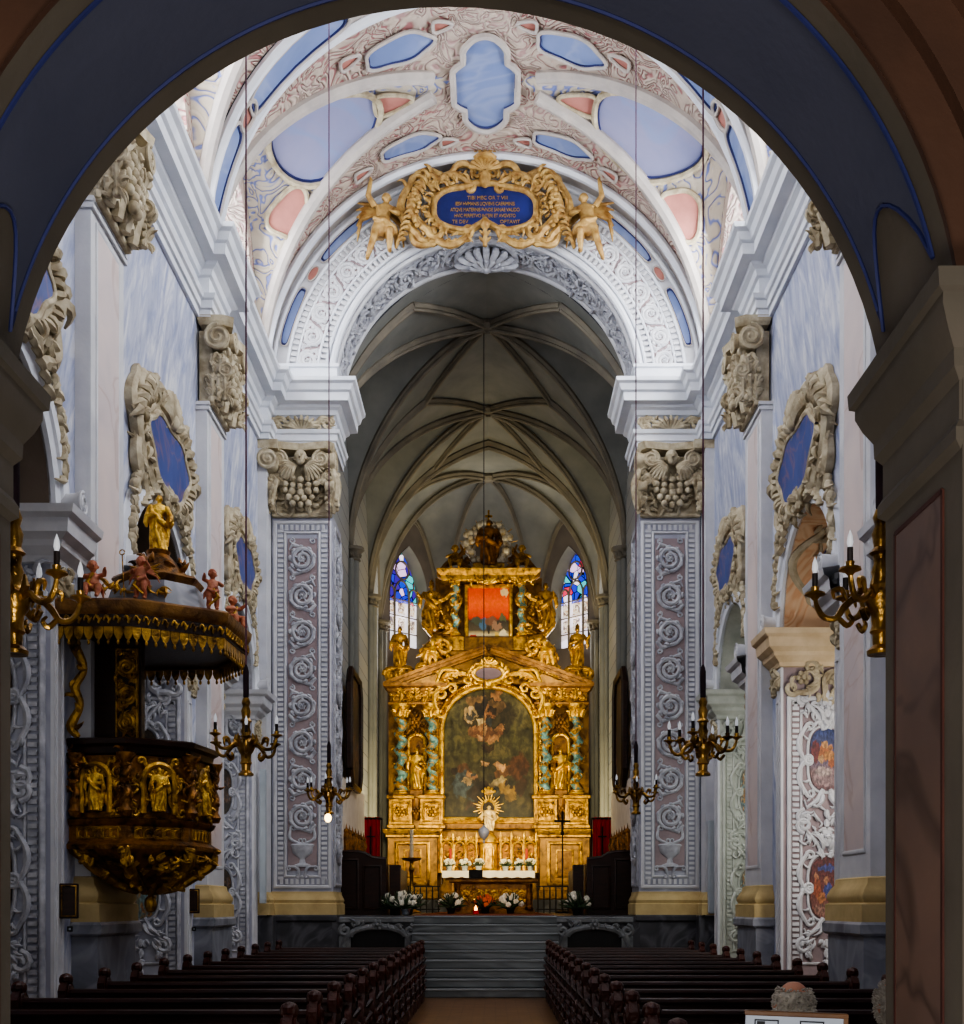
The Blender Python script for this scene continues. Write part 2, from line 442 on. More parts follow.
M['olive'] = plain('dark_olive_plaster', (104, 96, 84), (84, 78, 68), 1.5, .8, bump=.1)
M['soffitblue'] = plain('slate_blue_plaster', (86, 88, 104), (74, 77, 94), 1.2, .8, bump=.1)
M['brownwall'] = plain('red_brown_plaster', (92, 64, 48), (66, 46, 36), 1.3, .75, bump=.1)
M['darkpanel'] = marble('brown_marbled_panel', (126, 100, 86), (104, 84, 74), (58, 44, 38), 1.5, .5, vw=.04)
M['paneledge'] = plain('dark_red_edge', (84, 46, 36), (64, 34, 28), 3, .7)
M['chapelpeach'] = ornate('peach_soffit', (206, 160, 122), (216, 184, 150), 1.6, .75, 16, .25, cut=(.2, .9))
M['warmcream'] = plain('warm_cream_moulding', (222, 200, 166), (198, 174, 138), 3, .7)
M['greenish'] = plain('greenlit_white', (200, 202, 192), (168, 171, 160), 3, .7)  # greenish chapel light put into the colour of the white stucco
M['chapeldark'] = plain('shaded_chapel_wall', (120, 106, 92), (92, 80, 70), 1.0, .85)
M['apsegrey'] = plain('apse_grey', (120, 112, 106), (98, 92, 88), 1.2, .8)
M['speaker'] = plain('pale_grey_plastic', (176, 184, 190), (164, 172, 178), 3, .5, bump=0)
M['paper'] = plain('white_board', (168, 176, 188), (156, 164, 176), 2, .6, bump=0)
M['signwood'] = plain('varnished_wood', (108, 76, 48), (82, 56, 34), 3, .4, stretch=(1, 6, 6))
M['ink'] = plain('black_print', (24, 26, 32), (16, 18, 22), 2, .6, bump=0)
M['silver'] = plain('silver', (206, 214, 224), (150, 160, 172), 8, .25, .9, bump=.2)
def glow(name, c, st, base=None):
    t = NT(name); t.emit(c, st); return t.fin(base or c, .5)
M['bulb'] = glow('pale_flame_bulb', (226, 232, 240), .25, (230, 232, 236))
M['bulblit'] = glow('lit_bulb', (255, 214, 140), 9)
M['flame'] = glow('candle_flame', (255, 160, 60), 12)
M['sky'] = glow('bright_window_glass', (236, 244, 255), 9)
def painting(name, kind, seed=0):
    t = NT(name); v = t.co('Generated'); x, y, z = t.sep(v)
    vo = t.co('Generated', (1, 1, 1), (0, 0, 0), (seed * 3.1, seed * 1.7, seed))
    n1 = t.noise(vo, 4.5, 6, 1.2); n2 = t.noise(vo, 3.6 if kind.startswith('fresco') or kind == 'green' else 7, 4, 1.0)
    wx = t.math('ADD', x, t.math('MULTIPLY', t.math('SUBTRACT', t.noise(vo, 9, 5), .5), .24))
    wy = t.math('ADD', y, t.math('MULTIPLY', t.math('SUBTRACT', t.noise(vo, 9, 5), .5), .24))
    wz = t.math('ADD', z, t.math('MULTIPLY', t.math('SUBTRACT', t.noise(t.co('Generated', (1, 1, 1), (0, 0, 0), (7 + seed, 3, 5)), 9, 5), .5), .2))
    hv = wx if kind in ('main', 'upper') else wy
    def spots(base, L):
        col = base
        for cx, cz, rx, rz, c in L:
            dx = t.math('DIVIDE', t.math('SUBTRACT', hv, cx), rx); dz = t.math('DIVIDE', t.math('SUBTRACT', wz, cz), rz)
            d = t.math('ADD', t.math('MULTIPLY', dx, dx), t.math('MULTIPLY', dz, dz))
            col = t.mix(t.ramp(d, [(.72, (.95, .95, .95)), (1.0, (0, 0, 0))]), col, c)
        return col
    if kind == 'main':
        base = t.ramp(z, [(0, (34, 25, 16)), (.3, (56, 46, 28)), (.55, (88, 86, 52)), (.8, (112, 108, 68)), (1, (80, 76, 48))])
        base = t.mix(.5, base, t.ramp(n1, [(.3, (26, 22, 14)), (.5, (74, 70, 42)), (.7, (120, 108, 70))]))
        qq = random.Random(11); extra = []
        for i in range(26):
            up_ = i % 2; cxx, czz = (qq.gauss(.46, .13), qq.gauss(.76, .08)) if up_ else (qq.gauss(.5, .24), qq.gauss(.26, .09))
            extra.append((cxx, czz, qq.uniform(.03, .06), qq.uniform(.018, .035), qq.choice([(206, 160, 116), (34, 24, 18), (120, 78, 52), (168, 120, 80), (60, 66, 70), (190, 160, 120), (44, 30, 22)])))
        col = spots(base, [(.5, .78, .32, .17, (58, 50, 32)), (.36, .88, .12, .06, (150, 116, 78)), (.3, .8, .08, .06, (206, 176, 132)), (.44, .84, .1, .07, (34, 28, 24)), (.52, .8, .07, .06, (168, 120, 82)), (.6, .86, .1, .05, (110, 84, 54)), (.42, .73, .06, .05, (220, 196, 150)), (.34, .68, .08, .04, (150, 104, 70)), (.48, .64, .17, .05, (128, 84, 56)), (.42, .62, .05, .03, (196, 150, 108)), (.56, .6, .06, .03, (186, 136, 94)), (.5, .55, .05, .03, (60, 42, 28)),
            (.22, .36, .1, .06, (104, 70, 44)), (.2, .26, .1, .12, (70, 84, 96)), (.27, .34, .04, .03, (186, 138, 96)), (.33, .3, .07, .04, (150, 106, 74)), (.4, .2, .12, .09, (48, 32, 22)), (.66, .36, .1, .06, (130, 88, 54)), (.63, .27, .1, .05, (186, 166, 120)), (.55, .22, .06, .06, (150, 130, 96)), (.72, .2, .1, .08, (150, 116, 52)), (.82, .4, .12, .1, (88, 54, 34)), (.86, .24, .07, .08, (66, 42, 26)), (.6, .4, .04, .03, (200, 150, 106)), (.44, .1, .2, .05, (70, 44, 28))] + extra)
    elif kind == 'upper':
        base = t.ramp(z, [(0, (206, 190, 150)), (.22, (224, 208, 170)), (.3, (84, 76, 66)), (.46, (58, 52, 48)), (.52, (214, 60, 16)), (.75, (255, 104, 16)), (1, (230, 70, 16))])
        col = spots(base, [(.9, .93, .12, .07, (236, 214, 170)), (.36, .4, .1, .1, (70, 104, 150)), (.56, .46, .16, .07, (120, 84, 70)), (.7, .38, .12, .08, (150, 116, 100)), (.2, .46, .14, .06, (70, 78, 70)), (.14, .16, .1, .08, (200, 40, 40)), (.36, .14, .08, .1, (240, 228, 200)), (.72, .2, .1, .08, (226, 190, 84)), (.86, .2, .1, .14, (244, 232, 206)), (.54, .1, .1, .08, (214, 190, 160)), (.5, .3, .06, .08, (50, 44, 46)), (.84, .5, .1, .06, (84, 96, 70))])
    elif kind == 'fresco':
        base = t.ramp(z, [(0, (132, 92, 98)), (.3, (158, 124, 126)), (.55, (100, 104, 150)), (1, (60, 82, 150))])
        col = spots(base, [(.5, .2, .45, .16, (176, 146, 150)), (.4, .3, .3, .08, (206, 184, 180)), (.16, .62, .14, .2, (130, 44, 40)), (.42, .6, .16, .16, (206, 122, 56)), (.6, .55, .18, .09, (226, 158, 84)), (.46, .74, .1, .07, (232, 172, 110)), (.66, .44, .1, .08, (196, 110, 52)), (.34, .5, .1, .07, (236, 186, 124)), (.62, .68, .08, .06, (216, 146, 80))])
    elif kind == 'fresco2':
        base = t.ramp(z, [(0, (168, 118, 110)), (.4, (150, 92, 84)), (.7, (126, 66, 66)), (1, (116, 56, 56))])
        col = spots(base, [(.5, .14, .4, .12, (190, 146, 132)), (.22, .5, .14, .16, (196, 108, 74)), (.2, .68, .08, .06, (226, 160, 120)), (.55, .45, .14, .14, (86, 104, 186)), (.5, .62, .1, .06, (220, 158, 118)), (.8, .5, .12, .18, (150, 90, 80)), (.55, .82, .34, .06, (84, 96, 170)), (.36, .34, .12, .09, (222, 150, 100)), (.7, .3, .12, .08, (214, 160, 140))])
    elif kind == 'green':
        base = t.ramp(z, [(0, (120, 150, 160)), (.5, (150, 180, 184)), (1, (170, 190, 180))])
        fig = t.ramp(n2, [(.4, (120, 132, 120)), (.5, (206, 160, 96)), (.6, (170, 110, 80))])
        k = t.ramp(n1, [(.46, (0, 0, 0)), (.56, (1, 1, 1))]); col = t.mix(k, base, fig)
    else:
        base = t.ramp(n1, [(.3, (30, 24, 18)), (.55, (66, 52, 36)), (.75, (104, 80, 52))])
        fig = t.ramp(n2, [(.4, (50, 34, 26)), (.52, (150, 108, 72)), (.6, (84, 84, 92))])
        k = t.ramp(t.noise(vo, 3, 2), [(.5, (0, 0, 0)), (.6, (1, 1, 1))]); col = t.mix(k, base, fig)
    shade = t.ramp(t.noise(t.co('Generated', (1, 1, 1), (0, 0, 0), (seed, 9, 2)), 16, 4, .4), [(.34, (50, 42, 36)), (.5, (160, 154, 144)), (.64, (236, 230, 218))])
    return t.fin(t.mix(.2 if kind == 'upper' else .8, col, shade, 'MULTIPLY'), .5)
def glassmat(name, lower, seed):
    t = NT(name); v = t.co('Object', (1, 1, 1), (0, 0, 0), (seed, seed, 0))
    vo = t.n('ShaderNodeTexVoronoi'); vo.inputs['Scale'].default_value = 3.6 if not lower else 2.6; t.l(v, vo.inputs['Vector'])
    h = t.sep(vo.outputs['Color'])[0]
    if lower: col = t.ramp(h, [(0, (196, 194, 186)), (.25, (226, 216, 226)), (.42, (150, 132, 110)), (.52, (234, 226, 240)), (.72, (176, 140, 80)), (.8, (214, 206, 236))], 'CONSTANT')
    else: col = t.ramp(h, [(0, (40, 50, 190)), (.22, (210, 60, 90)), (.36, (60, 190, 200)), (.5, (226, 190, 236)), (.62, (60, 30, 150)), (.76, (240, 230, 250)), (.88, (30, 60, 200))], 'CONSTANT')
    if lower:
        g = t.sep(t.co('Generated'))
        u = t.math('ABSOLUTE', t.math('SUBTRACT', t.math('FRACT', t.math('MULTIPLY', g[0], 3.0)), .5)); v2 = t.math('ABSOLUTE', t.math('SUBTRACT', t.math('FRACT', t.math('MULTIPLY', g[2], 3.0)), .5))
        inn = t.math('MULTIPLY', t.math('MULTIPLY', t.math('LESS_THAN', u, .34), t.math('LESS_THAN', v2, .38)), t.math('GREATER_THAN', g[2], .3))
        figc = t.ramp(t.noise(v, 7, 3, .6), [(.36, (40, 30, 26)), (.46, (120, 90, 56)), (.52, (226, 220, 206)), (.6, (170, 130, 62)), (.7, (60, 46, 40))])
        col = t.mix(t.math('MULTIPLY', inn, .85), t.mix(.5, col, (232, 226, 240)), figc)
    ve = t.n('ShaderNodeTexVoronoi', feature='DISTANCE_TO_EDGE'); ve.inputs['Scale'].default_value = vo.inputs['Scale'].default_value; t.l(v, ve.inputs['Vector'])
    k = t.ramp(ve.outputs['Distance'], [(.03, (0, 0, 0)), (.06, (1, 1, 1))])
    c = col if lower else t.mix(k, (10, 10, 14), col)
    t.emit(c, 1.6 if lower else 1.3); return t.fin(c, .2)
M['portal'] = plain('dimmed_portal_stone', (128, 130, 132), (92, 94, 96), 5, .7, bump=.3)  # white stone toned down in colour for the low light there
M['nosing'] = marble('lit_step_edge', (150, 154, 156), (116, 120, 122), (96, 100, 102), 1.1, .3, stretch=(.4, 1, 1))  # light catching the tread edges, put into a paler marble
# ------------------------------------------------------------------ carved figures (unit height, feet at z=0, facing -y)
def fuse(mb, vox, name='figure'):
    o = mb.build(name, None, None, False)
    md = o.modifiers.new('fuse', 'REMESH'); md.mode = 'VOXEL'; md.voxel_size = vox; md.use_smooth_shade = True
    dg = bpy.context.evaluated_depsgraph_get()
    me = bpy.data.meshes.new_from_object(o.evaluated_get(dg))
    bpy.data.objects.remove(o)
    me.polygons.foreach_set('use_smooth', [True] * len(me.polygons))
    return me
def head(mb, c, r, yaw=0.0, hair=True, beard=False):
    q = Matrix.Translation(Vector(c)) @ Matrix.Rotation(yaw, 4, 'Z')
    old = mb.xf; mb.xf = q if old is None else old @ q
    mb.ball((0, 0, 0), (r * .76, r * .88, r), 12, 9)
    mb.ball((0, -r * .1, -r * .5), (r * .56, r * .7, r * .56), 10, 7)       # jaw
    mb.tube([(0, -r * .82, r * .15), (0, -r * 1.06, -r * .22), (0, -r * .85, -r * .3)], [r * .09, r * .17, r * .08], 6)  # nose
    for s in (-1, 1):
        mb.ball((s * r * .32, -r * .74, r * .22), (r * .24, r * .14, r * .09), 6, 4)   # brow
        mb.ball((s * r * .3, -r * .76, r * .04), (r * .14, r * .1, r * .1), 6, 4)      # eye
        mb.ball((s * r * .78, r * .05, -r * .02), (r * .1, r * .2, r * .26), 6, 5)     # ear
    mb.ball((0, -r * .8, -r * .52), (r * .26, r * .12, r * .08), 6, 4)       # mouth
    if hair:
        mb.ball((0, r * .18, r * .22), (r * .88, r * .88, r * .92), 10, 7)
        for k in range(9):
            a = pi * (k / 8) 
            mb.ball((math.cos(a) * r * .8, math.sin(a) * r * .75 - r * .05, -r * .1 + .1 * r * math.sin(k * 2.1)), r * .3, 6, 4)
    if beard:
        for k in range(5): mb.ball(((k - 2) * r * .2, -r * .72 + abs(k - 2) * r * .08, -r * .85 - (2 - abs(k - 2)) * r * .12), r * .24, 6, 4)
    mb.xf = old
def handm(mb, c, d, r):
    # palm and five curled fingers; d = direction the hand points
    d = Vector(d).normalized(); s = d.orthogonal().normalized(); t = d.cross(s)
    c = Vector(c); mb.ball(c, (r, r, r), 8, 6)
    for i in range(4):
        o = s * ((i - 1.5) * r * .5)
        mb.tube([c + o + d * r * .5, c + o + d * r * (1.5 + .2 * (i in (1, 2))), c + o + d * r * 1.9 + t * r * .5], [r * .3, r * .27, r * .2], 5)
    mb.tube([c - s * r * .7, c - s * r * 1.3 + d * r * .5, c - s * r * 1.2 + d * r * 1.1], [r * .33, r * .3, r * .2], 5)
def robe(mb, prof, seed=0, folds=9, amp=.1, n=40):
    q = random.Random(seed); ph = q.uniform(0, 6); rings = []
    for z, rx, ry, ox, oy in prof:
        k = max(0, 1 - z / .62)
        rings.append([(ox + rx * (1 + amp * k * math.sin(folds * a + ph + z * 5) + .03 * math.sin(5 * a + z * 18)) * math.cos(a), oy + ry * (1 + amp * k * math.sin(folds * a + ph + z * 5)) * math.sin(a), z) for a in [2 * pi * j / n for j in range(n)]])
    mb.loft(rings)
def saint_mesh(seed, arms, mitre=False, beard=True, vox=.012):
    mb = MB(); q = random.Random(seed); sw = q.choice((-1, 1)) * .03
    robe(mb, [(0, .15, .12, 0, 0), (.04, .16, .125, 0, 0), (.2, .145, .115, sw * .6, 0), (.4, .135, .11, sw, -.01), (.55, .125, .1, sw, 0), (.63, .115, .09, sw * .5, 0), (.72, .14, .095, 0, 0), (.79, .145, .085, -sw * .5, 0), (.825, .1, .07, -sw * .5, 0), (.845, .04, .042, -sw * .5, 0), (.88, .036, .038, -sw * .5, -.005)], seed)
    head(mb, (-sw * .5, -.015, .925), .068, q.uniform(-.4, .4), True, beard)
    if mitre: mb.loft([[(-sw * .5 + a * .055, b * .045, .975) for a, b in ((1, 0), (.7, .7), (0, 1), (-.7, .7), (-1, 0), (-.7, -.7), (0, -1), (.7, -.7))], [(-sw * .5 + a * .06, b * .045, 1.01) for a, b in ((1, 0), (.7, .7), (0, 1), (-.7, .7), (-1, 0), (-.7, -.7), (0, -1), (.7, -.7))], [(-sw * .5 + a * .008, b * .03, 1.08) for a, b in ((1, 0), (.7, .7), (0, 1), (-.7, .7), (-1, 0), (-.7, -.7), (0, -1), (.7, -.7))]])
    for s, (e, h) in zip((-1, 1), arms):
        sh = (s * .135, 0, .785)
        mb.tube([sh, ((sh[0] + e[0]) / 2, e[1] / 2, (sh[2] + e[2]) / 2), e, ((e[0] + h[0]) / 2, (e[1] + h[1]) / 2, (e[2] + h[2]) / 2), h], [.06, .056, .055, .05, .03], 10)
        handm(mb, h, (h[0] - e[0], h[1] - e[1], h[2] - e[2]), .024)
        mb.tube([e, (e[0] + s * .02, e[1] + .01, e[2] - .12), (e[0], e[1] + .02, e[2] - .2)], [.05, .05, .012], 8)   # hanging sleeve
    # cloak falling from shoulders and drawn across the body
    mb.tube([(-.14, -.02, .8), (-.12, -.09, .66), (.0, -.12, .54), (.11, -.1, .47), (.15, -.02, .44)], [.035, .04, .05, .05, .03], 8)
    mb.tube([(.14, .02, .8), (.17, .02, .6), (.17, .03, .35), (.15, .03, .1)], [.03, .045, .05, .04], 8)
    mb.tube([(-.06, -.11, .52), (-.05, -.13, .36), (.01, -.13, .16), (.03, -.12, .04)], [.02, .035, .035, .02], 8)
    for s in (-1, 1): mb.ball((s * .06, -.13, .018), (.03, .06, .02), 8, 5)
    return fuse(mb, vox)
def putto_mesh(pose=0, wings=False, vox=.014):
    # chubby child, seated or standing, bare with a cloth
    mb = MB(); st = pose != 1
    hz = .42 if st else .2
    mb.loft([[(rx * math.cos(a), oy + ry * math.sin(a), z) for a in [2 * pi * j / 20 for j in range(20)]] for z, rx, ry, oy in ((hz - .03, .08, .08, 0), (hz + .03, .135, .12, 0), (hz + .1, .14, .13, -.02), (hz + .18, .12, .11, -.01), (hz + .26, .135, .1, 0), (hz + .31, .11, .08, 0), (hz + .335, .05, .05, 0), (hz + .37, .045, .045, 0))])
    head(mb, (0, -.02, hz + .47), .115, .3 if pose else -.3)
    for s in (-1, 1):
        hip = (s * .075, 0, hz + .02)
        if st: k = (s * .09, -.05, hz - .2); f = (s * .085, -.01 + .04 * s, .03)
        else: k = (s * .13, -.24, hz + .03); f = (s * .1, -.27, hz - .2)
        mb.tube([hip, ((hip[0] + k[0]) / 2, (hip[1] + k[1]) / 2, (hip[2] + k[2]) / 2), k, ((k[0] + f[0]) / 2, (k[1] + f[1]) / 2 + .015, (k[2] + f[2]) / 2), f], [.085, .085, .062, .062, .035], 10)
        mb.ball((f[0], f[1] - .05, f[2]), (.038, .075, .032), 8, 6)
        e = (s * .22, -.05, hz + .2 + (.1 if s > 0 else 0)); h = (s * (.24 if s > 0 else .1), -.2, hz + (.38 if s > 0 else .22))
        mb.tube([(s * .12, 0, hz + .28), e, ((e[0] + h[0]) / 2, (e[1] + h[1]) / 2, (e[2] + h[2]) / 2), h], [.05, .05, .045, .03], 10)
        handm(mb, h, (h[0] - e[0], h[1] - e[1], h[2] - e[2]), .03)
        if wings:
            for k_ in range(5):
                mb.tube([(s * .05, .07, hz + .25), (s * (.18 + .03 * k_), .14, hz + .34 - k_ * .05), (s * (.34 + .01 * k_), .17, hz + .42 - k_ * .11)], [.02, .032, .012], 6)
    mb.tube([(-.13, -.08, hz + .06), (0, -.15, hz), (.13, -.07, hz + .08), (.17, .05, hz - .02), (.19, .06, hz - .16)], [.03, .05, .04, .04, .015], 8)
    return fuse(mb, vox)
def angel_mesh(vox=.013):
    # winged angel leaning outward, one arm raised, one leg hanging
    mb = MB()
    robe(mb, [(.16, .09, .07, -.06, -.02), (.2, .11, .09, -.05, -.02), (.3, .115, .1, -.03, -.03), (.4, .11, .09, 0, -.02), (.5, .085, .07, .01, 0), (.6, .11, .08, .03, 0), (.66, .12, .075, .04, 0), (.7, .045, .045, .045, 0), (.735, .038, .038, .05, 0)], 3, 7, .14)
    head(mb, (.055, -.02, .79), .07, .3)
    mb.tube([(-.1, 0, .65), (-.2, -.06, .76), (-.17, -.09, .95)], [.045, .04, .028], 10); handm(mb, (-.165, -.1, .97), (0, 0, 1), .025)
    mb.tube([(.15, 0, .64), (.2, -.1, .52), (.12, -.19, .48)], [.045, .04, .028], 10); handm(mb, (.1, -.2, .48), (-1, -.2, 0), .025)
    for s in (-1, 1):
        k = (s * .1 - .02, -.11 - .02 * s, .2 + .04 * s); f = (s * .15 - .06, -.02, -.1 + .08 * s)
        mb.tube([(s * .06, -.03, .36), k, ((k[0] + f[0]) / 2, -.07, (k[2] + f[2]) / 2), f], [.07, .05, .045, .026], 10)
        mb.ball((f[0], f[1] - .05, f[2] - .01), (.028, .06, .025), 8, 5)
    for s in (-1, 1):
        for j in range(6):
            mb.tube([(s * .05 + .03, .06, .6), (s * (.17 + .02 * j), .12, .74 - .05 * j), (s * (.34 - .005 * j), .14, .76 - .12 * j)], [.02, .036, .012], 6)
    mb.tube([(-.13, -.08, .42), (0, -.16, .36), (.13, -.1, .3), (.2, -.02, .18), (.18, 0, .05)], [.03, .05, .05, .05, .02], 8)
    return fuse(mb, vox)
A_BLESS = [((-.22, -.06, .64), (-.16, -.16, .76)), ((.21, -.05, .6), (.1, -.15, .6))]
A_BOOK = [((-.21, -.04, .6), (-.06, -.16, .6)), ((.22, -.05, .6), (.2, -.17, .5))]
A_OUT = [((-.24, -.05, .66), (-.3, -.16, .74)), ((.2, -.05, .58), (.04, -.15, .63))]
MESH = {'saint_a': saint_mesh(1, A_BLESS), 'saint_b': saint_mesh(2, A_BOOK), 'saint_c': saint_mesh(3, A_OUT, True), 'madonna': saint_mesh(4, A_BOOK, False, False),
        'putto': putto_mesh(0), 'putto_seat': putto_mesh(1), 'putto_wing': putto_mesh(0, True), 'angel': angel_mesh()}
MC = {}
def fig(kind, mat, name, parent=None, loc=(0, 0, 0), h=1.0, rz=0, flip=False, label=None, cat=None, group=None, wid=1.0):
    key = (kind, mat)
    if key not in MC:
        me = MESH[kind].copy(); me.materials.append(M[mat]); MC[key] = me
    o = bpy.data.objects.new(name, MC[key]); C.objects.link(o)
    if parent: o.parent = parent
    o.location = loc; o.rotation_euler = (0, 0, rz); o.scale = (h * wid * (-1 if flip else 1), h * wid, h)
    return tag(o, label, cat, group)
# ------------------------------------------------------------------ nave dimensions
XW, XP = 4.57, 4.39
ZC = 12.4                                     # springing of the nave vault
PIL = [(7.95, 9.15), (13.5, 14.73), (19.05, 20.17)]
BAYS = [(11.35, 1.45), (16.9, 1.45), (22.1, 1.4)]
ZS = 5.85                                     # springing of the chapel arches
YA, YB = 24.5, 25.8                           # chancel arch front and back
RA, ZA = 3.1, 12.28
SIDE = {'left': -1, 'right': 1}
def RZ(side): return pi / 2 if side < 0 else -pi / 2
# floors
mb = MB(); mb.box(-9, 9, -3, 24.6, -.2, 0); struct('floor', mb, M['floor'])
mb = MB(); mb.box(-3.7, 3.7, 24.52, 42.2, -.1, 1.5); struct('floor_chancel', mb, M['darkmarble'])
# side walls with arched chapel openings and lunettes
LUN = [(11.35, 2.2), (16.9, 2.16), (21.98, 2.05)]
for nm, s in SIDE.items():
    mb = MB(); x = s * XW; th = .5
    ys = [3.95]
    def quad(y0, z0, y1, z1, y2, z2, y3, z3): mb.add([(x, y0, z0), (x, y1, z1), (x, y2, z2), (x, y3, z3)], [(0, 1, 2, 3)])
    prev = 3.95
    for yc, r in BAYS:
        quad(prev, 0, yc - r, 0, yc - r, 12.4, prev, 12.4)
        N_ = 24
        for i in range(N_):
            a0 = pi - pi * i / N_; a1 = pi - pi * (i + 1) / N_
            quad(yc + r * math.cos(a0), ZS + r * math.sin(a0), yc + r * math.cos(a1), ZS + r * math.sin(a1), yc + r * math.cos(a1), 12.4, yc + r * math.cos(a0), 12.4)
        prev = yc + r
    quad(prev, 0, YA, 0, YA, 12.4, prev, 12.4)
    struct('wall_' + nm, mb, M['wall'], smooth=False)
    # lunette wall above the cornice with the window opening, then the glass
    mb = MB(); gl = MB()
    for k, (yc, hw) in enumerate(LUN):
        N_ = 28; wi = hw - .45
        for i in range(N_):
            a0, a1 = pi - pi * i / N_, pi - pi * (i + 1) / N_
            o = [(yc + hw * math.cos(a), ZC - .1 + 3.3 * math.sin(a)) for a in (a0, a1)]; n_ = [(yc + wi * math.cos(a), ZC + .25 + 2.5 * math.sin(a)) for a in (a0, a1)]
            mb.add([(x, *o[0]), (x, *o[1]), (x, *n_[1]), (x, *n_[0])], [(0, 1, 2, 3)])
            mb.add([(x, *n_[0]), (x, *n_[1]), (x + s * .7, *n_[1]), (x + s * .7, *n_[0])], [(0, 1, 2, 3)])
        mb.box(min(x, x + s * .7), max(x, x + s * .7), yc - wi, yc + wi, ZC + .15, ZC + .25)
        pts = [(yc + wi * math.cos(pi * i / N_), ZC + .25 + 2.5 * math.sin(pi * i / N_)) for i in range(N_ + 1)]
        g = MB(); g.add([(x + s * .7, *p) for p in pts], [tuple(range(len(pts)))])
        w = struct('window_%d' % (k + 1 + (3 if s > 0 else 0)), g, M['sky'], smooth=False)
        for q in range(-2, 3):
            b = MB(); b.box(x + s * .66 - .02, x + s * .66 + .02, yc + q * wi / 2.7 - .025, yc + q * wi / 2.7 + .025, ZC + .25, ZC + .25 + 2.48 * math.sqrt(1 - (q / 2.7) ** 2)); part('window_bar', b, M['rib'], w)
    mb.add([(x, 3.95, 12.3), (x, 9.2, 12.3), (x, 9.2, 17), (x, 3.95, 17)], [(0, 1, 2, 3)])
    struct('wall_%s_lunettes' % nm, mb, M['vault'])
    # cornice and architrave stepping out over each pilaster and turning across the pier
    p = s * XW; q_ = s * XP
    path = [(p, 3.95)]
    for a, b in PIL: path += [(p, a), (q_, a), (q_, b), (p, b)]
    path += [(p, 24.0), (q_, 24.0), (q_, YA - .04), (s * 3.13, YA - .04), (s * 3.13, YB)]
    prof = [(.0, 11.03), (.06, 11.03), (.06, 11.14), (.1, 11.15), (.1, 11.27), (.14, 11.29), (.16, 11.36), (.03, 11.4), (.03, 11.66), (.08, 11.68), (.11, 11.76), (.18, 11.8), (.2, 11.84), (.36, 11.86), (.37, 12.02), (.42, 12.05), (.46, 12.16), (.52, 12.2), (.53, 12.27), (.0, 12.36)]
    mb = MB(); mb.sweep(path, prof, side=-s)
    # attic strip standing on the cornice
    mb.sweep([(q[0], q[1]) for q in path], [(-.02, 12.34), (.1, 12.34), (.1, 12.62), (.14, 12.64), (.14, 12.7), (-.02, 12.72)], side=-s)
    struct('trim_%d' % (1 if s < 0 else 2), mb, M['cornice'], angle=25)
# ------------------------------------------------------------------ nave vault
VR = 4.45
def Bz(x): return ZC + VR * math.sqrt(max(0, 1 - (x / (VR + .06)) ** 2))
def Hc(x): return 4.42 - 1.2 * (abs(x) / 4.5) ** 2.2
class Bay:
    def __init__(s, yc, hw): s.yc = yc; s.hw = hw
    def t(s, y): return max(-1, min(1, (y - s.yc) / s.hw))
    def Cz(s, x, y): return ZC + Hc(x) * math.sqrt(max(0, 1 - s.t(y) ** 2))
    def z(s, x, y): return max(Bz(x), s.Cz(x, y))
    def crease(s, y):
        a, b = 0.0, 4.5
        for _ in range(40):
            m = (a + b) / 2
            if Bz(m) > s.Cz(m, y): a = m
            else: b = m
        return a
    def nrm(s, x, y):
        e = .01; dx = (s.z(x + e, y) - s.z(x - e, y)) / (2 * e); dy = (s.z(x, y + e) - s.z(x, y - e)) / (2 * e)
        return Vector((dx, dy, -1)).normalized()
    def pt(s, x, y, off=0.0):
        p = Vector((x, y, s.z(x, y)))
        return tuple(p + s.nrm(x, y) * off) if off else tuple(p)
NB = [Bay(11.35, 2.2), Bay(16.89, 2.16), Bay(21.98, 2.09)]
ce = MB(); cs = MB()
for b in NB:
    ny = 36; na = 14; nc = 14
    for sx in (-1, 1):
        ra = []; rc = []
        for j in range(ny + 1):
            y = b.yc - b.hw * math.cos(pi * j / ny); xc = b.crease(y)
            ra.append([(sx * xc * math.sin(pi / 2 * i / na), y, Bz(xc * math.sin(pi / 2 * i / na))) for i in range(na + 1)])
            rc.append([(sx * (xc + (XW - xc) * i / nc), y, max(ZC - .1, b.Cz(xc + (XW - xc) * i / nc, y))) for i in range(nc + 1)])
        ce.loft(ra, False, False); cs.loft(rc, False, False)
def barrel(mb, y0, y1, r=VR, n=48, dz=0):
    rr = []
    for i in range(n + 1):
        a = -pi / 2 + pi * i / n; rr.append([((r + .06) * math.sin(a), y0, ZC + dz + r * math.cos(a)), ((r + .06) * math.sin(a), y1, ZC + dz + r * math.cos(a))])
    mb.loft(rr, False, False)
barrel(ce, 3.9, 9.15)
struct('ceiling', ce, M['vault']); struct('ceiling_side_cells', cs, M['sidecell'])
# cross bands between the bays, edged with mouldings
BANDS = [(8.0, 9.15), (13.53, 14.7), (19.03, 19.86), (24.05, 24.52)]
mb = MB(); me_ = MB()
for y0, y1 in BANDS:
    barrel(mb, y0, y1, VR - .07)
    for y in ((y0 + .06, y1 - .06) if y0 < 24 else (y0 + .04,)):
        me_.tube([((VR - .04) * math.sin(-pi / 2 + pi * i / 40), y, ZC + (VR - .09) * math.cos(-pi / 2 + pi * i / 40)) for i in range(41)], .085, 6)
bd = struct('ceiling_bands', mb, M['rib']); part('band_moulding', me_, M['cornice'], bd)
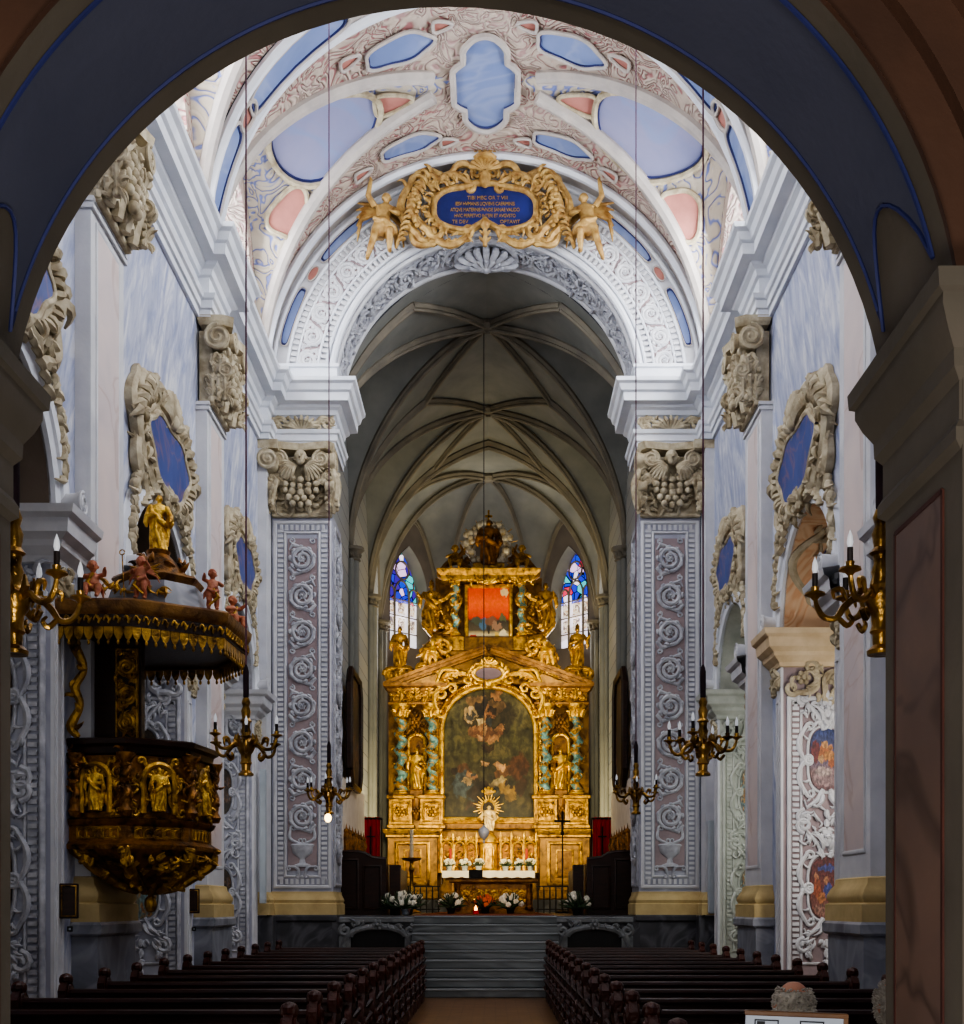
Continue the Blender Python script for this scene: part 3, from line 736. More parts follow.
# groin ribs
rb = thing('vault_ribs', 'white moulded ribs crossing the stuccoed nave vault', 'vault rib', (0, 22.1, ZC)); rb['kind'] = 'structure'
for b in NB[1:]:
    for sx in (-1, 1):
        for sy in (-1, 1):
            m = MB(); pts = []
            for i in range(30):
                tt = .12 + .88 * math.sin(pi / 2 * i / 29); y = b.yc + sy * b.hw * min(tt, .9995); xc = b.crease(y)
                pts.append((sx * xc, y, Bz(xc) - .05))
            m.tube([(p[0], p[1] - 22.1, p[2] - ZC) for p in pts], [.13, .13, .12, .1], 8, 1.0, (0, 0, 1))
            m.tube([(p[0], p[1] - 22.1, p[2] - ZC - .1) for p in pts], .045, 6)
            part('rib', m, M['rib'], rb)
# frescoed fields on the vault
def field(b, cx, cy, outline, mat, label, name='vault_fresco', off=.03, n=40, rings=6, border=.035, bmat='rib', line=True, rot=0, group='painted fields of the nave vault'):
    P = []
    for i in range(n):
        a = 2 * pi * i / n; u, v = outline(a)
        P.append((u * math.cos(rot) - v * math.sin(rot), u * math.sin(rot) + v * math.cos(rot)))
    mb = MB(); rr = []
    for k in range(rings + 1):
        f = max(k / rings, .002); rr.append([b.pt(cx + P[i][0] * f, cy + P[i][1] * f, off) for i in range(n)])
    mb.loft(rr, True, False)
    o = tag(mb.build(name, M[mat]), label, 'fresco', group)
    e = MB(); pts = [b.pt(cx + p[0], cy + p[1], off + .03) for p in P]; e.tube(pts + pts[:1], border, 6, cap=False); part('moulded_border', e, M[bmat], o)
    if line:
        e = MB(); pts = [b.pt(cx + p[0] * .93, cy + p[1] * .93, off + .012) for p in P]; e.tube(pts + pts[:1], .022, 4, cap=False); part('blue_outline', e, M['blueline'], o)
    return o
def ell(rx, ry, wob=0, k=4, ph=0): return lambda a: (rx * math.cos(a) * (1 + wob * math.cos(k * a + ph)), ry * math.sin(a) * (1 + wob * math.cos(k * a + ph)))
def superl(rx, ry, e=.5): return lambda a: (rx * math.copysign(abs(math.cos(a)) ** e, math.cos(a)), ry * math.copysign(abs(math.sin(a)) ** e, math.sin(a)))
def heart(rx, ry, s): return lambda a: (rx * (math.cos(a) - .22 * math.cos(2 * a) * s + .1 * s), ry * math.sin(a) * (1.05 + .25 * math.cos(a) * s))
class BandSurf:
    def pt(s, x, y, off=0.0):     # x is the angle from the crown
        r = VR - .07 - off; return ((r + .06) * math.sin(x), y, ZC + r * math.cos(x))
class RingSurf:
    def pt(s, x, y, off=0.0):     # x is the angle from the crown, y the radial shift
        r = 4.22 + y; return (r * math.sin(x), YA + .01 - off, ZA + r * math.cos(x))
b2 = NB[2]; b1 = NB[1]; BS = BandSurf(); RS = RingSurf()
def crossf(a):
    # stepped crown field: long oval with notched shoulders
    c, s_ = math.cos(a), math.sin(a); ax = abs(a % pi - pi / 2)
    r = 1.0
    u, v = .58 * c, 1.28 * s_
    if abs(v) > .62: u = math.copysign(min(abs(u), .4), u) if abs(v) < 1.1 else u
    else: u = math.copysign(.6 if abs(v) < .45 else .52, c)
    return (u, v)
field(b2, 0, 22.1, crossf, 'bluepanel', 'long stepped pale blue field at the crown of the nave vault', n=72, border=.06)
for s, w in ((-1, 'left'), (1, 'right')):
    field(b2, s * 3.05, 22.35, ell(1.05, .78, .04, 3), 'lilacpanel', 'large lilac oval in the %s side cell of the nave vault' % w, border=.06, bmat='cream')
    field(b2, s * 1.75, 22.25, heart(.36, .2, s), 'pinkpanel', 'salmon pink leaf-shaped field beside the crown panel, %s of it' % w, border=.04, bmat='cream', line=False)
    field(b2, s * 3.82, 23.3, ell(.4, .24, .12, 3, pi), 'pinkpanel', 'salmon pink heart-shaped field low in the %s vault cell above the cornice' % w, border=.05, bmat='cream', line=False)
    field(b2, s * 3.82, 20.95, ell(.4, .24, .12, 3, pi), 'pinkpanel', 'salmon pink heart-shaped field low in the %s vault cell, the one nearer the entrance' % w, border=.05, bmat='cream', line=False)
    field(b2, s * 1.5, 23.42, ell(.58, .27, .06, 5), 'bluepanel', 'pale blue oval just above the gilded tablet, %s of its crown' % w)
    field(b2, s * 1.5, 20.8, ell(.6, .34, .06, 5), 'bluepanel', 'pale blue oval near the top of the picture, %s of the crown panel' % w)
    for k, (a0, aw, c_) in enumerate(((.78, .26, 'bluepanel'), (1.28, .17, 'bluepanel'))):
        field(BS, s * a0, 19.46, superl(aw, .28, .55), c_, 'blue strip painted on the %s of the broad vault band, %s one' % (w, ('upper', 'lower')[k]), off=.02, border=.03)
    field(BS, s * 1.06, 19.46, ell(.055, .2), 'pinkpanel', 'small pink oval on the %s of the broad vault band' % w, off=.02, line=False)
    for k, (a0, aw) in enumerate(((.72, .2), (1.22, .15))):
        field(RS, s * a0, 0, superl(aw, .1, .55), 'bluepanel', 'narrow blue strip hugging the %s of the chancel arch, %s one' % (w, ('upper', 'lower')[k]), off=.015, border=.014)
    field(RS, s * .99, 0, ell(.04, .085), 'pinkpanel', 'tiny pink oval hugging the %s of the chancel arch' % w, off=.015, line=False, border=.014)
    for k, (xx, yy) in enumerate(((.75, 23.62), (2.45, 23.6), (.75, 20.5), (2.35, 20.55), )):
        field(b2, s * xx, yy, heart(.17, .12, s), 'pinkpanel', 'small pink field %s, %s of the crown' % (('above the gilded tablet', 'outside the blue oval by the chancel arch', 'between crown panel and broad band', 'outside the blue oval by the broad band')[k], w), line=False, border=.03, n=20, rings=3)
    # stucco scrolls around the fields
    m = MB(); q = random.Random(5)
    for i in range(150):
        yy = b2.yc + q.uniform(-1.8, 1.8); xx = q.uniform(.75, 4.2)
        if any(((xx - a) / (ra + .08)) ** 2 + ((yy - c_) / (rb_ + .08)) ** 2 < 1 for a, c_, ra, rb_ in ((3.05, 22.35, 1.05, .78), (1.75, 22.25, .36, .2), (3.82, 23.3, .4, .24), (3.82, 20.95, .4, .24), (1.5, 23.42, .58, .27), (1.5, 20.8, .6, .34))): continue
        if abs(xx - b2.crease(yy)) < .2: continue
        R_ = q.uniform(.1, .19); a0 = q.uniform(0, 6); h = q.choice((-1, 1))
        m.tube([b2.pt(s * u, max(19.95, min(24.0, v)), .03) for u, v in spiral(xx, yy, R_, R_ * .2, a0, 1.3 * h, 12)], [.018, .035, .03, .02], 5)
    part('stucco_scrolls_' + w, m, M['cream'], rb)
# ------------------------------------------------------------------ chancel arch
ca = thing('chancel_arch', 'tall round chancel arch with bands of white stucco ornament', 'arch', (0, YA, ZA))
ca['kind'] = 'structure'
def ringband(r0, r1, y0, y1, n=64):
    m = MB(); rr = []
    for i in range(n + 1):
        a = pi * i / n; c, s_ = math.cos(a), math.sin(a)
        rr.append([(r0 * c, y0, r0 * s_), (r1 * c, y1, r1 * s_)])
    m.loft(rr, False, False); return m
m = ringband(RA, RA, 0, YB - YA); 
m.add(*(lambda t: (t.v, t.f))(ringband(RA, RA + 1.6, YB - YA, YB - YA)))
part('soffit', m, M['greyrelief'], ca)
m = ringband(RA + .02, 4.62, .015, .015); part('face', m, M['stucco'], ca)
for r_, y_, t_ in ((RA + .06, -.03, .07), (RA + .19, -.01, .04), (RA + .36, -.02, .03), (3.89, -.02, .025), (4.08, -.02, .035), (4.37, -.03, .045)):
    m = MB(); m.tube([(r_ * math.cos(pi * i / 60), y_, r_ * math.sin(pi * i / 60)) for i in range(61)], t_, 8); part('arch_moulding', m, M['cornice'], ca)
def polar(mbx, r, off=0.0, y=0.0): return mbx.map(lambda x, yy, z: ((r + x) * math.cos(z / r), yy + y, (r + x) * math.sin(z / r)))
m = MB(); dentils(m, .25, pi * 3.38 - .25, 0, .115, .06, .12, .05, vertical=True); polar(m, 3.37); part('dentil_band', m, M['stucco'], ca)
m = MB(); dentils(m, .25, pi * 3.98 - .25, 0, .12, .05, .12, .04, vertical=True); polar(m, 3.98); part('dentil_band', m, M['stucco'], ca)
m = ringband(3.48, 3.87, -.004, -.004); part('pink_ground', m, M['pinkground'], ca)
m = MB(); rinceau(m, .42, pi * 3.68 - .6, .5, .034, 3, .3); polar(m, 3.68); part('scroll_relief', m, M['stucco'], ca)
m = MB(); rinceau(m, .7, pi * RA - .5, .62, .035, 9, .25); foliage(m, -.4, .4, .3, pi * RA - .3, 120, .22, .04, 4)
m.map(lambda x, y, z: ((RA + y) * math.cos(z / RA), .62 + x, (RA + y) * math.sin(z / RA))); part('soffit_relief', m, M['greyrelief'], ca)
for y_ in (.1, 1.15):
    m = MB(); m.tube([((RA - .01) * math.cos(pi * i / 60), y_, (RA - .01) * math.sin(pi * i / 60)) for i in range(61)], .05, 6); part('soffit_moulding', m, M['stucco'], ca)
# shell medallion at the crown of the soffit
m = MB()
m.tube([(.6 * math.cos(2 * pi * i / 36), -.05, .56 * math.sin(2 * pi * i / 36)) for i in range(37)], .07, 8)
m.lathe([(0, 0), (.58, 0), (.58, .03), (0, .04)], 28, sx=1, sy=.92); n0 = 0
m.v[36 * 8 + 8:] = [(x, -z, y) for x, y, z in m.v[36 * 8 + 8:]]
shell(m, 0, -.3, .7, .07, .15, pi - .15, 9, .08, .12); m.ball((0, -.16, -.28), (.12, .12, .14), 10, 6)
shell(m, 0, -.3, .4, .05, .15, pi - .15, 7, .16, .12)
for s in (-1, 1): cscroll(m, s * .2, -.45, s * .6, -.2, -.25 * s, .05, .2, .08)
m.map(lambda x, y, z: (x, .64 - z, math.sqrt(max(0, RA ** 2 - x * x)) + y))
part('shell_medallion', m, M['greyrelief'], ca)
# wall above and behind the arch (its faces towards nave and chancel)
mb = MB()
for y in (YA + .03, YB):
    rr = []
    for i in range(65):
        a = pi * i / 64; rr.append([((RA + .02) * math.cos(a), y, ZA + (RA + .02) * math.sin(a)), (5.3 * math.cos(a), y, ZA + 5.3 * math.sin(a))])
    mb.loft(rr, False, False)
struct('wall_chancel_arch', mb, M['stucco'])
# ------------------------------------------------------------------ clustered piers of the chancel arch
def capital(parent, W, H, D, mat, cherub=False, seed=1):
    m = MB()
    m.prism([(-W * .4, 0), (W * .4, 0), (W * .42, H * .85), (-W * .42, H * .85)], -D * .12, D * .3)
    m.bbox(-W * .47, W * .47, -D * .22, D * .3, -.04, .04, .02)
    c = part('capital', m, mat, parent)
    m = MB(); pts = [(-W * .5, -D * .5), (-W * .42, -D * .8), (0, -D * .5), (W * .42, -D * .8), (W * .5, -D * .5), (W * .5, D * .3), (-W * .5, D * .3)]
    m.vprism(pts, H * .9, H * .94, .94, 1); m.vprism(pts, H * .94, H, 1, 1.04); part('abacus', m, mat, c)
    for s in (-1, 1):
        m = MB(); volute(m, (s * W * .43, -D * .34, H * .74), H * .15, W * .2, 'x', -1); part('volute', m, mat, c)
        m = MB(); volute(m, (s * W * .32, -D * .62, H * .74), H * .12, D * .35, 'y', s)
        part('volute', m, mat, c)
    m = MB(); q = random.Random(seed)
    if not cherub:
        for k in range(4): leaf(m, (k - 1.5) * W * .24, .0, H * .42, W * .3, pi / 2, D * .25, .35)
        for k in range(3): leaf(m, (k - 1) * W * .3, H * .25, H * .42, W * .3, pi / 2, D * .3, .45)
    foliage(m, -W * .42, W * .42, H * .03, H * .6, 60 if cherub else 24, .22, .04, seed + 3, D * .15)
    if cherub:
        for s in (-1, 1):
            for k in range(5): hook(m, s * W * (.3 + .05 * k), H * .62 - .06 * k, -pi / 2 - s * .3, .3, .05, s * 1.4, D * .35)
            m.tube(cr([(s * W * .5, -D * .5, H * .62), (s * W * .56, -D * .55, H * .4), (s * W * .54, -D * .5, H * .18), (s * W * .5, -D * .45, -.02)], 4), [.05, .1, .09, .04], 8)
            for k in range(10): m.ball((s * W * (.54 + q.uniform(-.03, .04)), -D * .55 + q.uniform(-.05, .05), H * (.05 + .055 * k)), q.uniform(.04, .065), 6, 4)
    for s in (-1, 1):
        # leaves wrapping the cheeks of the capital, hanging tassels
        volute(m, (s * W * .46, -D * .62, H * .36), H * .09, W * .12, 'x', -1)
        m2 = MB(); foliage(m2, .05, D * .62, H * .04, H * .58, 34, .2, .04, seed + 7, .0)
        for q3 in range(3): leaf(m2, .08 + D * .2 * q3, H * .02, H * .34, .2, pi / 2, .0, .25)
        rt(m2, spiral(D * .3, H * .46, .13, .03, -pi / 2, 1.4, 14), .04, .02)
        m2.map(lambda x, y, z: (s * (W * .42 - y), -x, z)); m.v, m.f, m.mi = m.v + m2.v, m.f + [tuple(i + len(m.v) for i in f) for f in m2.f], m.mi + m2.mi
        for k in range(10): m.ball((s * W * (.42 + .06 * q.random()), -D * q.uniform(.05, .6), H * q.uniform(.03, .55)), q.uniform(.04, .065), 6, 4)
        for k in range(7): m.ball((s * W * .42 + q.uniform(-.03, .03), -D * .55, H * (.5 - .075 * k)), (.06 - .003 * k,) * 3, 6, 4)
        m.lathe([(.02, .0), (.07, -.03), (.09, -.22), (.1, -.24), (.04, -.26)], 8, (s * W * .46, -D * .5, H * .52))
    part('acanthus_leaves', m, mat, c)
    if cherub:
        m = MB(); head(m, (0, -D * .62, H * .78), H * .105)
        for s in (-1, 1):
            for k in range(7):
                a = -.15 - k * .2
                m.tube(cr([(s * .1, -D * .6, H * .66), (s * (.1 + .2 * math.cos(a)), -D * .78, H * .68 + .2 * math.sin(a) + .06), (s * (.1 + .4 * math.cos(a)), -D * .66, H * .7 + .38 * math.sin(a))], 3), [.03, .055, .02], 6)
        part('cherub_head', m, mat, c)
    m = MB()
    rows = ((7, .46), (7, .36), (5, .27), (4, .18), (3, .1)) if cherub else ((5, .5), (6, .4), (5, .3), (4, .2), (2, .12))
    for n_, hz in rows:
        for k in range(n_): m.ball(((k - (n_ - 1) / 2) * W * (.12 if cherub else .11) + q.uniform(-.01, .01), -D * (.55 + .1 * math.cos((k - (n_ - 1) / 2) * .6)), H * hz + abs(k - (n_ - 1) / 2) * .03), q.uniform(.062, .078), 8, 5)
    for s in (-1, 1): rt(m, [(s * W * .26, H * .42), (s * W * .36, H * .5), (s * W * .42, H * .62)], [.07, .06, .03], D * .5)
    part('fruit_swag', m, mat, c)
    return c
PW = 1.24
def pier(side, label):
    s = side
    t = thing('chancel_pier', label, 'pier', (s * 3.75, YA, 0))
    hw = PW / 2
    m = MB(); m.bbox(-hw - .1, hw + .1, -.14, 1.3, 0, .14, .02); m.bbox(-hw - .05, hw + .05, -.09, 1.28, .14, 1.38, .01); m.bbox(-hw - .1, hw + .1, -.14, 1.3, 1.38, 1.52, .03); part('plinth', m, M['darkmarble'], t)
    m = MB(); path = [(-hw, 1.28), (-hw, 0), (hw, 0), (hw, 1.28)]
    m.sweep(path, [(-.01, 1.52), (.09, 1.52), (.09, 1.74), (.06, 1.76), (.08, 1.82), (.05, 1.88), (.02, 1.94), (.02, 1.99), (-.01, 2.0)]); part('base_moulding', m, M['ochre'], t, 'cream base moulding')
    m = MB(); m.box(-hw, hw, 0, 1.29, 1.5, 9.68); part('shaft', m, M['lilac'], t)
    z0, z1 = 2.12, 9.5
    m = MB(); frame_rect(m, -hw + .03, hw - .03, z0 - .06, z1 + .06, .07, .035); frame_rect(m, -hw + .25, hw - .25, z0 + .16, z1 - .16, .05, .04); part('border_moulding', m, M['stucco'], t)
    m = MB()
    for xx in (-hw + .175, hw - .175): dentils(m, z0 + .1, z1 - .1, xx, .1, .055, .11, .03, vertical=True)
    for zz in (z0 + .08, z1 - .08): dentils(m, -hw + .14, hw - .14, zz, .1, .055, .11, .03)
    part('dentil_border', m, M['stucco'], t)
    m = MB(); m.box(-.3, .3, -.012, 0, z0 + .3, z1 - .3); part('pink_ground', m, M['pinkground'], t)
    m = MB(); rinceau(m, .56, 6.0, .8, .036, 4, 3.15, .02); part('scroll_relief', m, M['greyrelief'], t, 'white scrolling leaf relief')
    m = MB(); m.lathe([(.02, 2.5), (.17, 2.5), (.17, 2.54), (.07, 2.58), (.05, 2.66), (.1, 2.7), (.2, 2.78), (.22, 2.9), (.25, 2.94), (.2, 2.97), (.02, 2.98)], 14, (0, -.01, 0), 1, .4)
    for sg in (-1, 1): cscroll(m, sg * .06, 2.35, sg * .24, 2.5, .3 * sg, .03, .22, .03); cscroll(m, sg * .1, 3.0, sg * .24, 3.25, -.3 * sg, .03, .22, .03)
    part('urn_relief', m, M['greyrelief'], t)
    # relief on the inner cheek
    m = MB(); m.box(-.33, .33, -.012, 0, 2.3, 9.3); rinceau(m, .6, 6.6, .8, .04, 6, 2.5, .02); frame_rect(m, -.5, .5, 2.1, 9.5, .07, .04)
    o = part('cheek_relief', m, M['greyrelief'], t); o.location = (-s * hw, .65, 0); o.rotation_euler = (0, 0, -s * pi / 2)
    e = bpy.data.objects.new('capital_seat', None)
    c = capital(t, PW + .06, 1.4, .45, M['cream'], True, 3); c.location = (0, 0, 9.66)
    # shell crown on the frieze
    m = MB()
    for k in range(9): a = pi * (k + .5) / 9; m.tube([(math.cos(a) * .08, -.08, 11.41), (math.cos(a) * .26, -.18, 11.41 + math.sin(a) * .14), (math.cos(a) * .38, -.14, 11.41 + math.sin(a) * .24)], [.02, .045, .03], 5)
    for sg in (-1, 1): cscroll(m, sg * .3, 11.44, sg * .56, 11.6, .3 * sg, .045, .22, .09); rt(m, spiral(sg * .52, 11.5, .1, .03, 0, 1.4 * sg, 14), .035, .1); foliage(m, sg * .45 - .15, sg * .45 + .15, 11.42, 11.62, 16, .14, .032, 2, .08)
    part('frieze_crown', m, M['cream'], t)
    m = MB(); m.box(-hw + .03, hw - .03, -.075, -.02, 11.41, 11.65); part('frieze_panel', m, M['lilac'], t)
    return t
pier(-1, 'left pier of the chancel arch, tall with a scroll relief and cherub capital')
pier(1, 'right pier of the chancel arch, tall with a scroll relief and cherub capital')
# ------------------------------------------------------------------ wall pilasters
def pilaster_proto(W, label):
    t = thing('wall_pilaster', label, 'pilaster'); h = W / 2; P_ = XW - XP
    m = MB(); m.bbox(-h - .16, h + .16, -P_ - .16, .0, 0, .12, .02); m.bbox(-h - .11, h + .11, -P_ - .11, 0, .12, 1.36, .01); m.bbox(-h - .17, h + .17, -P_ - .17, 0, 1.36, 1.52, .03); part('plinth', m, M['greymarble'], t, 'grey marble plinth')
    m = MB(); m.sweep([(-h, 0), (-h, -P_), (h, -P_), (h, 0)][::1], [(-.01, 1.52), (.14, 1.52), (.14, 1.72), (.1, 1.74), (.125, 1.79), (.125, 1.83), (.09, 1.9), (.05, 1.95), (.04, 2.02), (-.01, 2.04)]); part('base_moulding', m, M['ochre'], t, 'cream base moulding')
    m = MB(); m.box(-h, h, -P_, 0, 1.5, 9.7); part('shaft', m, M['stucco'], t)
    m = MB(); m.box(-h + .2, h - .2, -P_ - .008, -P_, 2.35, 9.45); part('marble_panel', m, M['pinkmarble'], t, 'pink veined marble panel')
    m = MB(); frame_rect(m, -h + .16, h - .16, 2.31, 9.49, .05, .02, -P_)
    for k in (9.56, 9.64): m.box(-h - .03, h + .03, -P_ - .04, 0, k, k + .05)
    part('panel_frame', m, M['stucco'], t)
    c = capital(t, W, 1.36, .5, M['cream'], False, 5); c.location = (0, -P_, 9.7)
    return t
pp = None
for (a, b), nm in zip(PIL[1:], ('by the pulpit', 'between the second and third chapel arch')):
    for side, w in ((-1, 'left'), (1, 'right')):
        lab = {('by the pulpit', 'left'): 'pink-panelled left wall pilaster that the pulpit hangs on', ('by the pulpit', 'right'): 'pink-panelled right wall pilaster nearest the viewer, beside the fresco jamb'}.get((nm, w), 'farther pink-panelled pilaster on the %s wall, next before the chancel pier' % w)
        if pp is None: pp = pilaster_proto(1.2, lab); o = pp
        else: o = dup(pp, label=lab)
        o['group'] = 'pink-panelled wall pilasters'
        o.location = (side * XW, (a + b) / 2, 0); o.rotation_euler = (0, 0, RZ(side))
# quarter pilasters in the corners against the piers
cp = None
for side, w in ((-1, 'left'), (1, 'right')):
    lab = 'narrow white corner pilaster against the %s chancel pier' % w
    if cp is None:
        cp = thing('corner_pilaster', lab, 'pilaster'); m = MB(); m.box(-.25, .25, -.18, 0, 1.5, 11.05); part('shaft', m, M['stucco'], cp)
        m = MB(); m.bbox(-.25, .25, -.3, 0, 0, 1.52, .02); part('plinth', m, M['darkmarble'], cp)
        m = MB(); m.sweep([(-.25, 0), (-.25, -.18), (.25, -.18), (.25, 0)], [(-.01, 1.52), (.09, 1.52), (.09, 1.74), (.06, 1.76), (.08, 1.82), (.02, 1.94), (-.01, 2.0)]); part('base_moulding', m, M['ochre'], cp)
        m = MB(); volute(m, (-.18, -.22, 10.62), .21, .3, 'x', -1); m.box(-.26, .26, -.4, 0, 10.86, 11.04); leaf(m, -.05, 9.8, .6, .3, pi / 2, .2, .3); part('capital', m, M['cream'], cp)
        o = cp
    else: o = dup(cp, label=lab)
    o.location = (side * XW, 24.25, 0); o.rotation_euler = (0, 0, RZ(side)); o['group'] = 'corner pilasters'
# ------------------------------------------------------------------ chapel arches
def chapel_arch(side, k, label, soff, relief, ground, paints, warm):
    yc, r = BAYS[k]; D = 1.5
    t = thing('chapel_arch', label, 'arch', (side * XW, yc, 0), RZ(side)); t['kind'] = 'structure'
    far = 1 if side < 0 else -1
    m = MB(); rr = []
    prof = [(0, .02), (0, -.05), (.1, -.07), (.12, -.1), (.24, -.1), (.26, -.06), (.36, -.08), (.38, -.02), (.42, 0)]
    for i in range(41):
        a = pi * i / 40; rr.append([((r + o_) * math.cos(a), y_, ZS + (r + o_) * math.sin(a)) for o_, y_ in prof])
    m.loft(rr, False, False); part('archivolt', m, M['cornice'], t, angle=30)
    m = MB(); m.loft([[(r * math.cos(pi * i / 40), 0, ZS + r * math.sin(pi * i / 40)), (r * math.cos(pi * i / 40), D, ZS + r * math.sin(pi * i / 40))] for i in range(41)], False, False); part('soffit', m, soff, t)
    for sg in (-1, 1):
        m = MB(); m.box(min(sg * r, sg * (r + .4)), max(sg * r, sg * (r + .4)), .01, D, 0, ZS); part('jamb', m, M['lilac'] if sg != far else ground, t)
        m = MB(); pth = [(sg * (r + .62), 0), (sg * r, 0), (sg * r, D)]
        m.sweep(pth, [(0, 5.35), (.05, 5.36), (.07, 5.42), (.16, 5.5), (.18, 5.56), (.26, 5.62), (.28, 5.76), (.34, 5.8), (.36, 5.88), (0, 5.94)], side=-sg if True else 1); part('impost', m, warm if sg == far else M['stucco'], t, angle=25)
        # scrolled blocks where the archivolt lands
        m = MB(); volute(m, (sg * (r + .2), -.12, ZS + .2), .13, .3, 'y', sg); part('arch_foot_scroll', m, M['stucco'], t)
        # capital relief under the impost
        m = MB()
        for q in range(3):
            cscroll(m, .22 + q * .42, 4.95, .5 + q * .42, 5.28, .35 * (1 if q % 2 else -1), .05, .25, .05)
            rosette(m, .3 + q * .45, 5.18, .12, .04)
        foliage(m, .1, 1.4, 4.92, 5.3, 26, .2, .035, 3 + k, .03)
        m.map(lambda x, y, z: (sg * r + sg * y, x, z)) if sg > 0 else m.map(lambda x, y, z: (sg * r - y, x, z))
        part('impost_relief', m, relief if sg != far else (M['cream'] if warm is M['warmcream'] else relief), t)
        m = MB(); foliage(m, .06, .55, 4.95, 5.3, 14, .2, .04, 9, .03); 
        for q in (0, 1): rt(m, spiral(.14 + q * .3, 5.12, .13, .03, 0, 1.5, 14), .035, .03)
        m.map(lambda x, y, z: (sg * (r + x), y, z)); part('impost_relief', m, M['cream'], t)
        # white strip with a panel on the nave face beside the jamb
        m = MB(); m.box(min(sg * r, sg * (r + .3)), max(sg * r, sg * (r + .3)), -.03, .01, 0, 5.36); frame_rect(m, min(sg * (r + .04), sg * (r + .26)), max(sg * (r + .04), sg * (r + .26)), .6, 4.85, .04, .02, -.03); part('face_strip', m, M['stucco'], t)
    # far jamb panel: local relief plane, x runs into the chapel
    Wj = 1.36
    def put(m): return m.map(lambda x, y, z: (far * r + far * y, x if True else 0, z))
    m = MB(); frame_rect(m, .06, Wj + .06, .55, 4.9, .07, .05); frame_rect(m, .26, Wj - .12, .8, 4.7, .04, .03)
    dentils(m, .6, 4.85, .195, .085, .05, .1, .03, vertical=True); dentils(m, .6, 4.85, Wj - .07, .085, .05, .1, .03, vertical=True); dentils(m, .15, Wj, 4.78, .085, .05, .08, .03)
    put(m); part('jamb_border', m, relief if warm is not M['greenish'] else M['greenish'], t)
    m = MB(); xc = .66; q = random.Random(k + 10)
    for zc in (3.94, 1.98):
        for sg in (-1, 1):
            cscroll(m, xc + sg * .33, zc - .02, xc + sg * .31, zc + .5, .2 * sg * -1, .034, .13, .03)
            cscroll(m, xc + sg * .31, zc - .52, xc + sg * .33, zc + .0, .2 * sg * -1, .034, .13, .03)
            rt(m, [(xc + sg * .05, zc + .46), (xc + sg * .12, zc + .66), (xc + sg * .3, zc + .86), (xc + sg * .34, zc + .72)], [.036, .04, .03, .015], .03)
            rt(m, [(xc + sg * .05, zc - .46), (xc + sg * .14, zc - .62), (xc + sg * .3, zc - .74), (xc + sg * .34, zc - .62)], [.036, .04, .03, .015], .03)
            hook(m, xc + sg * .06, zc + .55, pi / 2, .4, .036, -sg * 1.6)
            hook(m, xc + sg * .04, zc + .6, pi / 2, .32, .034, sg * 1.2)
            hook(m, xc + sg * .06, zc - .52, -pi / 2, .3, .036, sg * 1.6)
            rt(m, spiral(xc + sg * .34, zc + .95, .12, .03, -pi / 2, 1.3 * sg, 12), .035, .03)
            rt(m, spiral(xc + sg * .34, zc - .88, .12, .03, pi / 2, -1.3 * sg, 12), .035, .03)
        rosette(m, xc, zc + .78, .13, .03)
        ov = [(xc + .285 * math.copysign(abs(math.cos(2 * pi * j / 28)) ** .75, math.cos(2 * pi * j / 28)), zc + .51 * math.copysign(abs(math.sin(2 * pi * j / 28)) ** .6, math.sin(2 * pi * j / 28))) for j in range(29)]; rt(m, ov, .022, .02)
        for j in range(0, 28, 2): hook(m, ov[j][0], ov[j][1], 2 * pi * j / 28 + .4, .13, .02, 1.8 if j % 4 else -1.8, .01)
        for sg in (-1, 1): foliage(m, *sorted((xc + sg * .1, xc + sg * .36)), zc + .5, zc + .95, 9, .15, .022, int(zc * 7) + sg, .01); foliage(m, *sorted((xc + sg * .08, xc + sg * .36)), zc - .9, zc - .52, 8, .15, .022, int(zc * 9) + sg, .01)
    for zc in (2.96, .98, 4.78):
        for q2 in range(4): m.ball((xc, -.05, zc - .3 + q2 * .15), (.05, .05, .07), 6, 4)
        foliage(m, xc - .3, xc + .3, zc - .2 if zc < 4.5 else 4.4, min(zc + .2, 4.62), 16, .17, .03, int(zc * 10), .02)
    put(m); part('strapwork_relief', m, relief, t, 'white strapwork relief')
    for i, zc in enumerate((3.94, 1.98)):
        m = MB(); N_ = 24
        pts = [(xc + .25 * math.copysign(abs(math.cos(2 * pi * j / N_)) ** .75, math.cos(2 * pi * j / N_)), zc + .47 * math.copysign(abs(math.sin(2 * pi * j / N_)) ** .6, math.sin(2 * pi * j / N_))) for j in range(N_)]
        m.prism(pts, -.03, -.015); put(m); part('fresco', m, paints[i], t, smooth=False)
    return t
FR = [painting('fresco_putti', 'fresco', 1), painting('fresco_saint', 'fresco2', 2), painting('fresco_green', 'green', 3), painting('fresco_brown', 'brown', 4), painting('fresco_blue', 'green', 6)]
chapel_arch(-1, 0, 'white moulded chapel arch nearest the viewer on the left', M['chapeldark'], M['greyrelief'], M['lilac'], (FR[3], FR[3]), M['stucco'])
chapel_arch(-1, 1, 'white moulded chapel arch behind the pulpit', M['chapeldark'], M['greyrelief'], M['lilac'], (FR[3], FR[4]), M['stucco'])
chapel_arch(-1, 2, 'white moulded chapel arch beside the left chancel pier', M['greyrelief'], M['greyrelief'], M['lilac'], (FR[3], FR[3]), M['stucco'])
chapel_arch(1, 0, 'chapel arch on the right mostly hidden behind the entrance pier', M['stucco'], M['greyrelief'], M['lilac'], (FR[3], FR[3]), M['stucco'])
chapel_arch(1, 1, 'right-hand chapel arch with peach soffit and two bright frescoes on its jamb', M['chapelpeach'], M['stucco'], M['pinkground'], (FR[0], FR[1]), M['warmcream'])
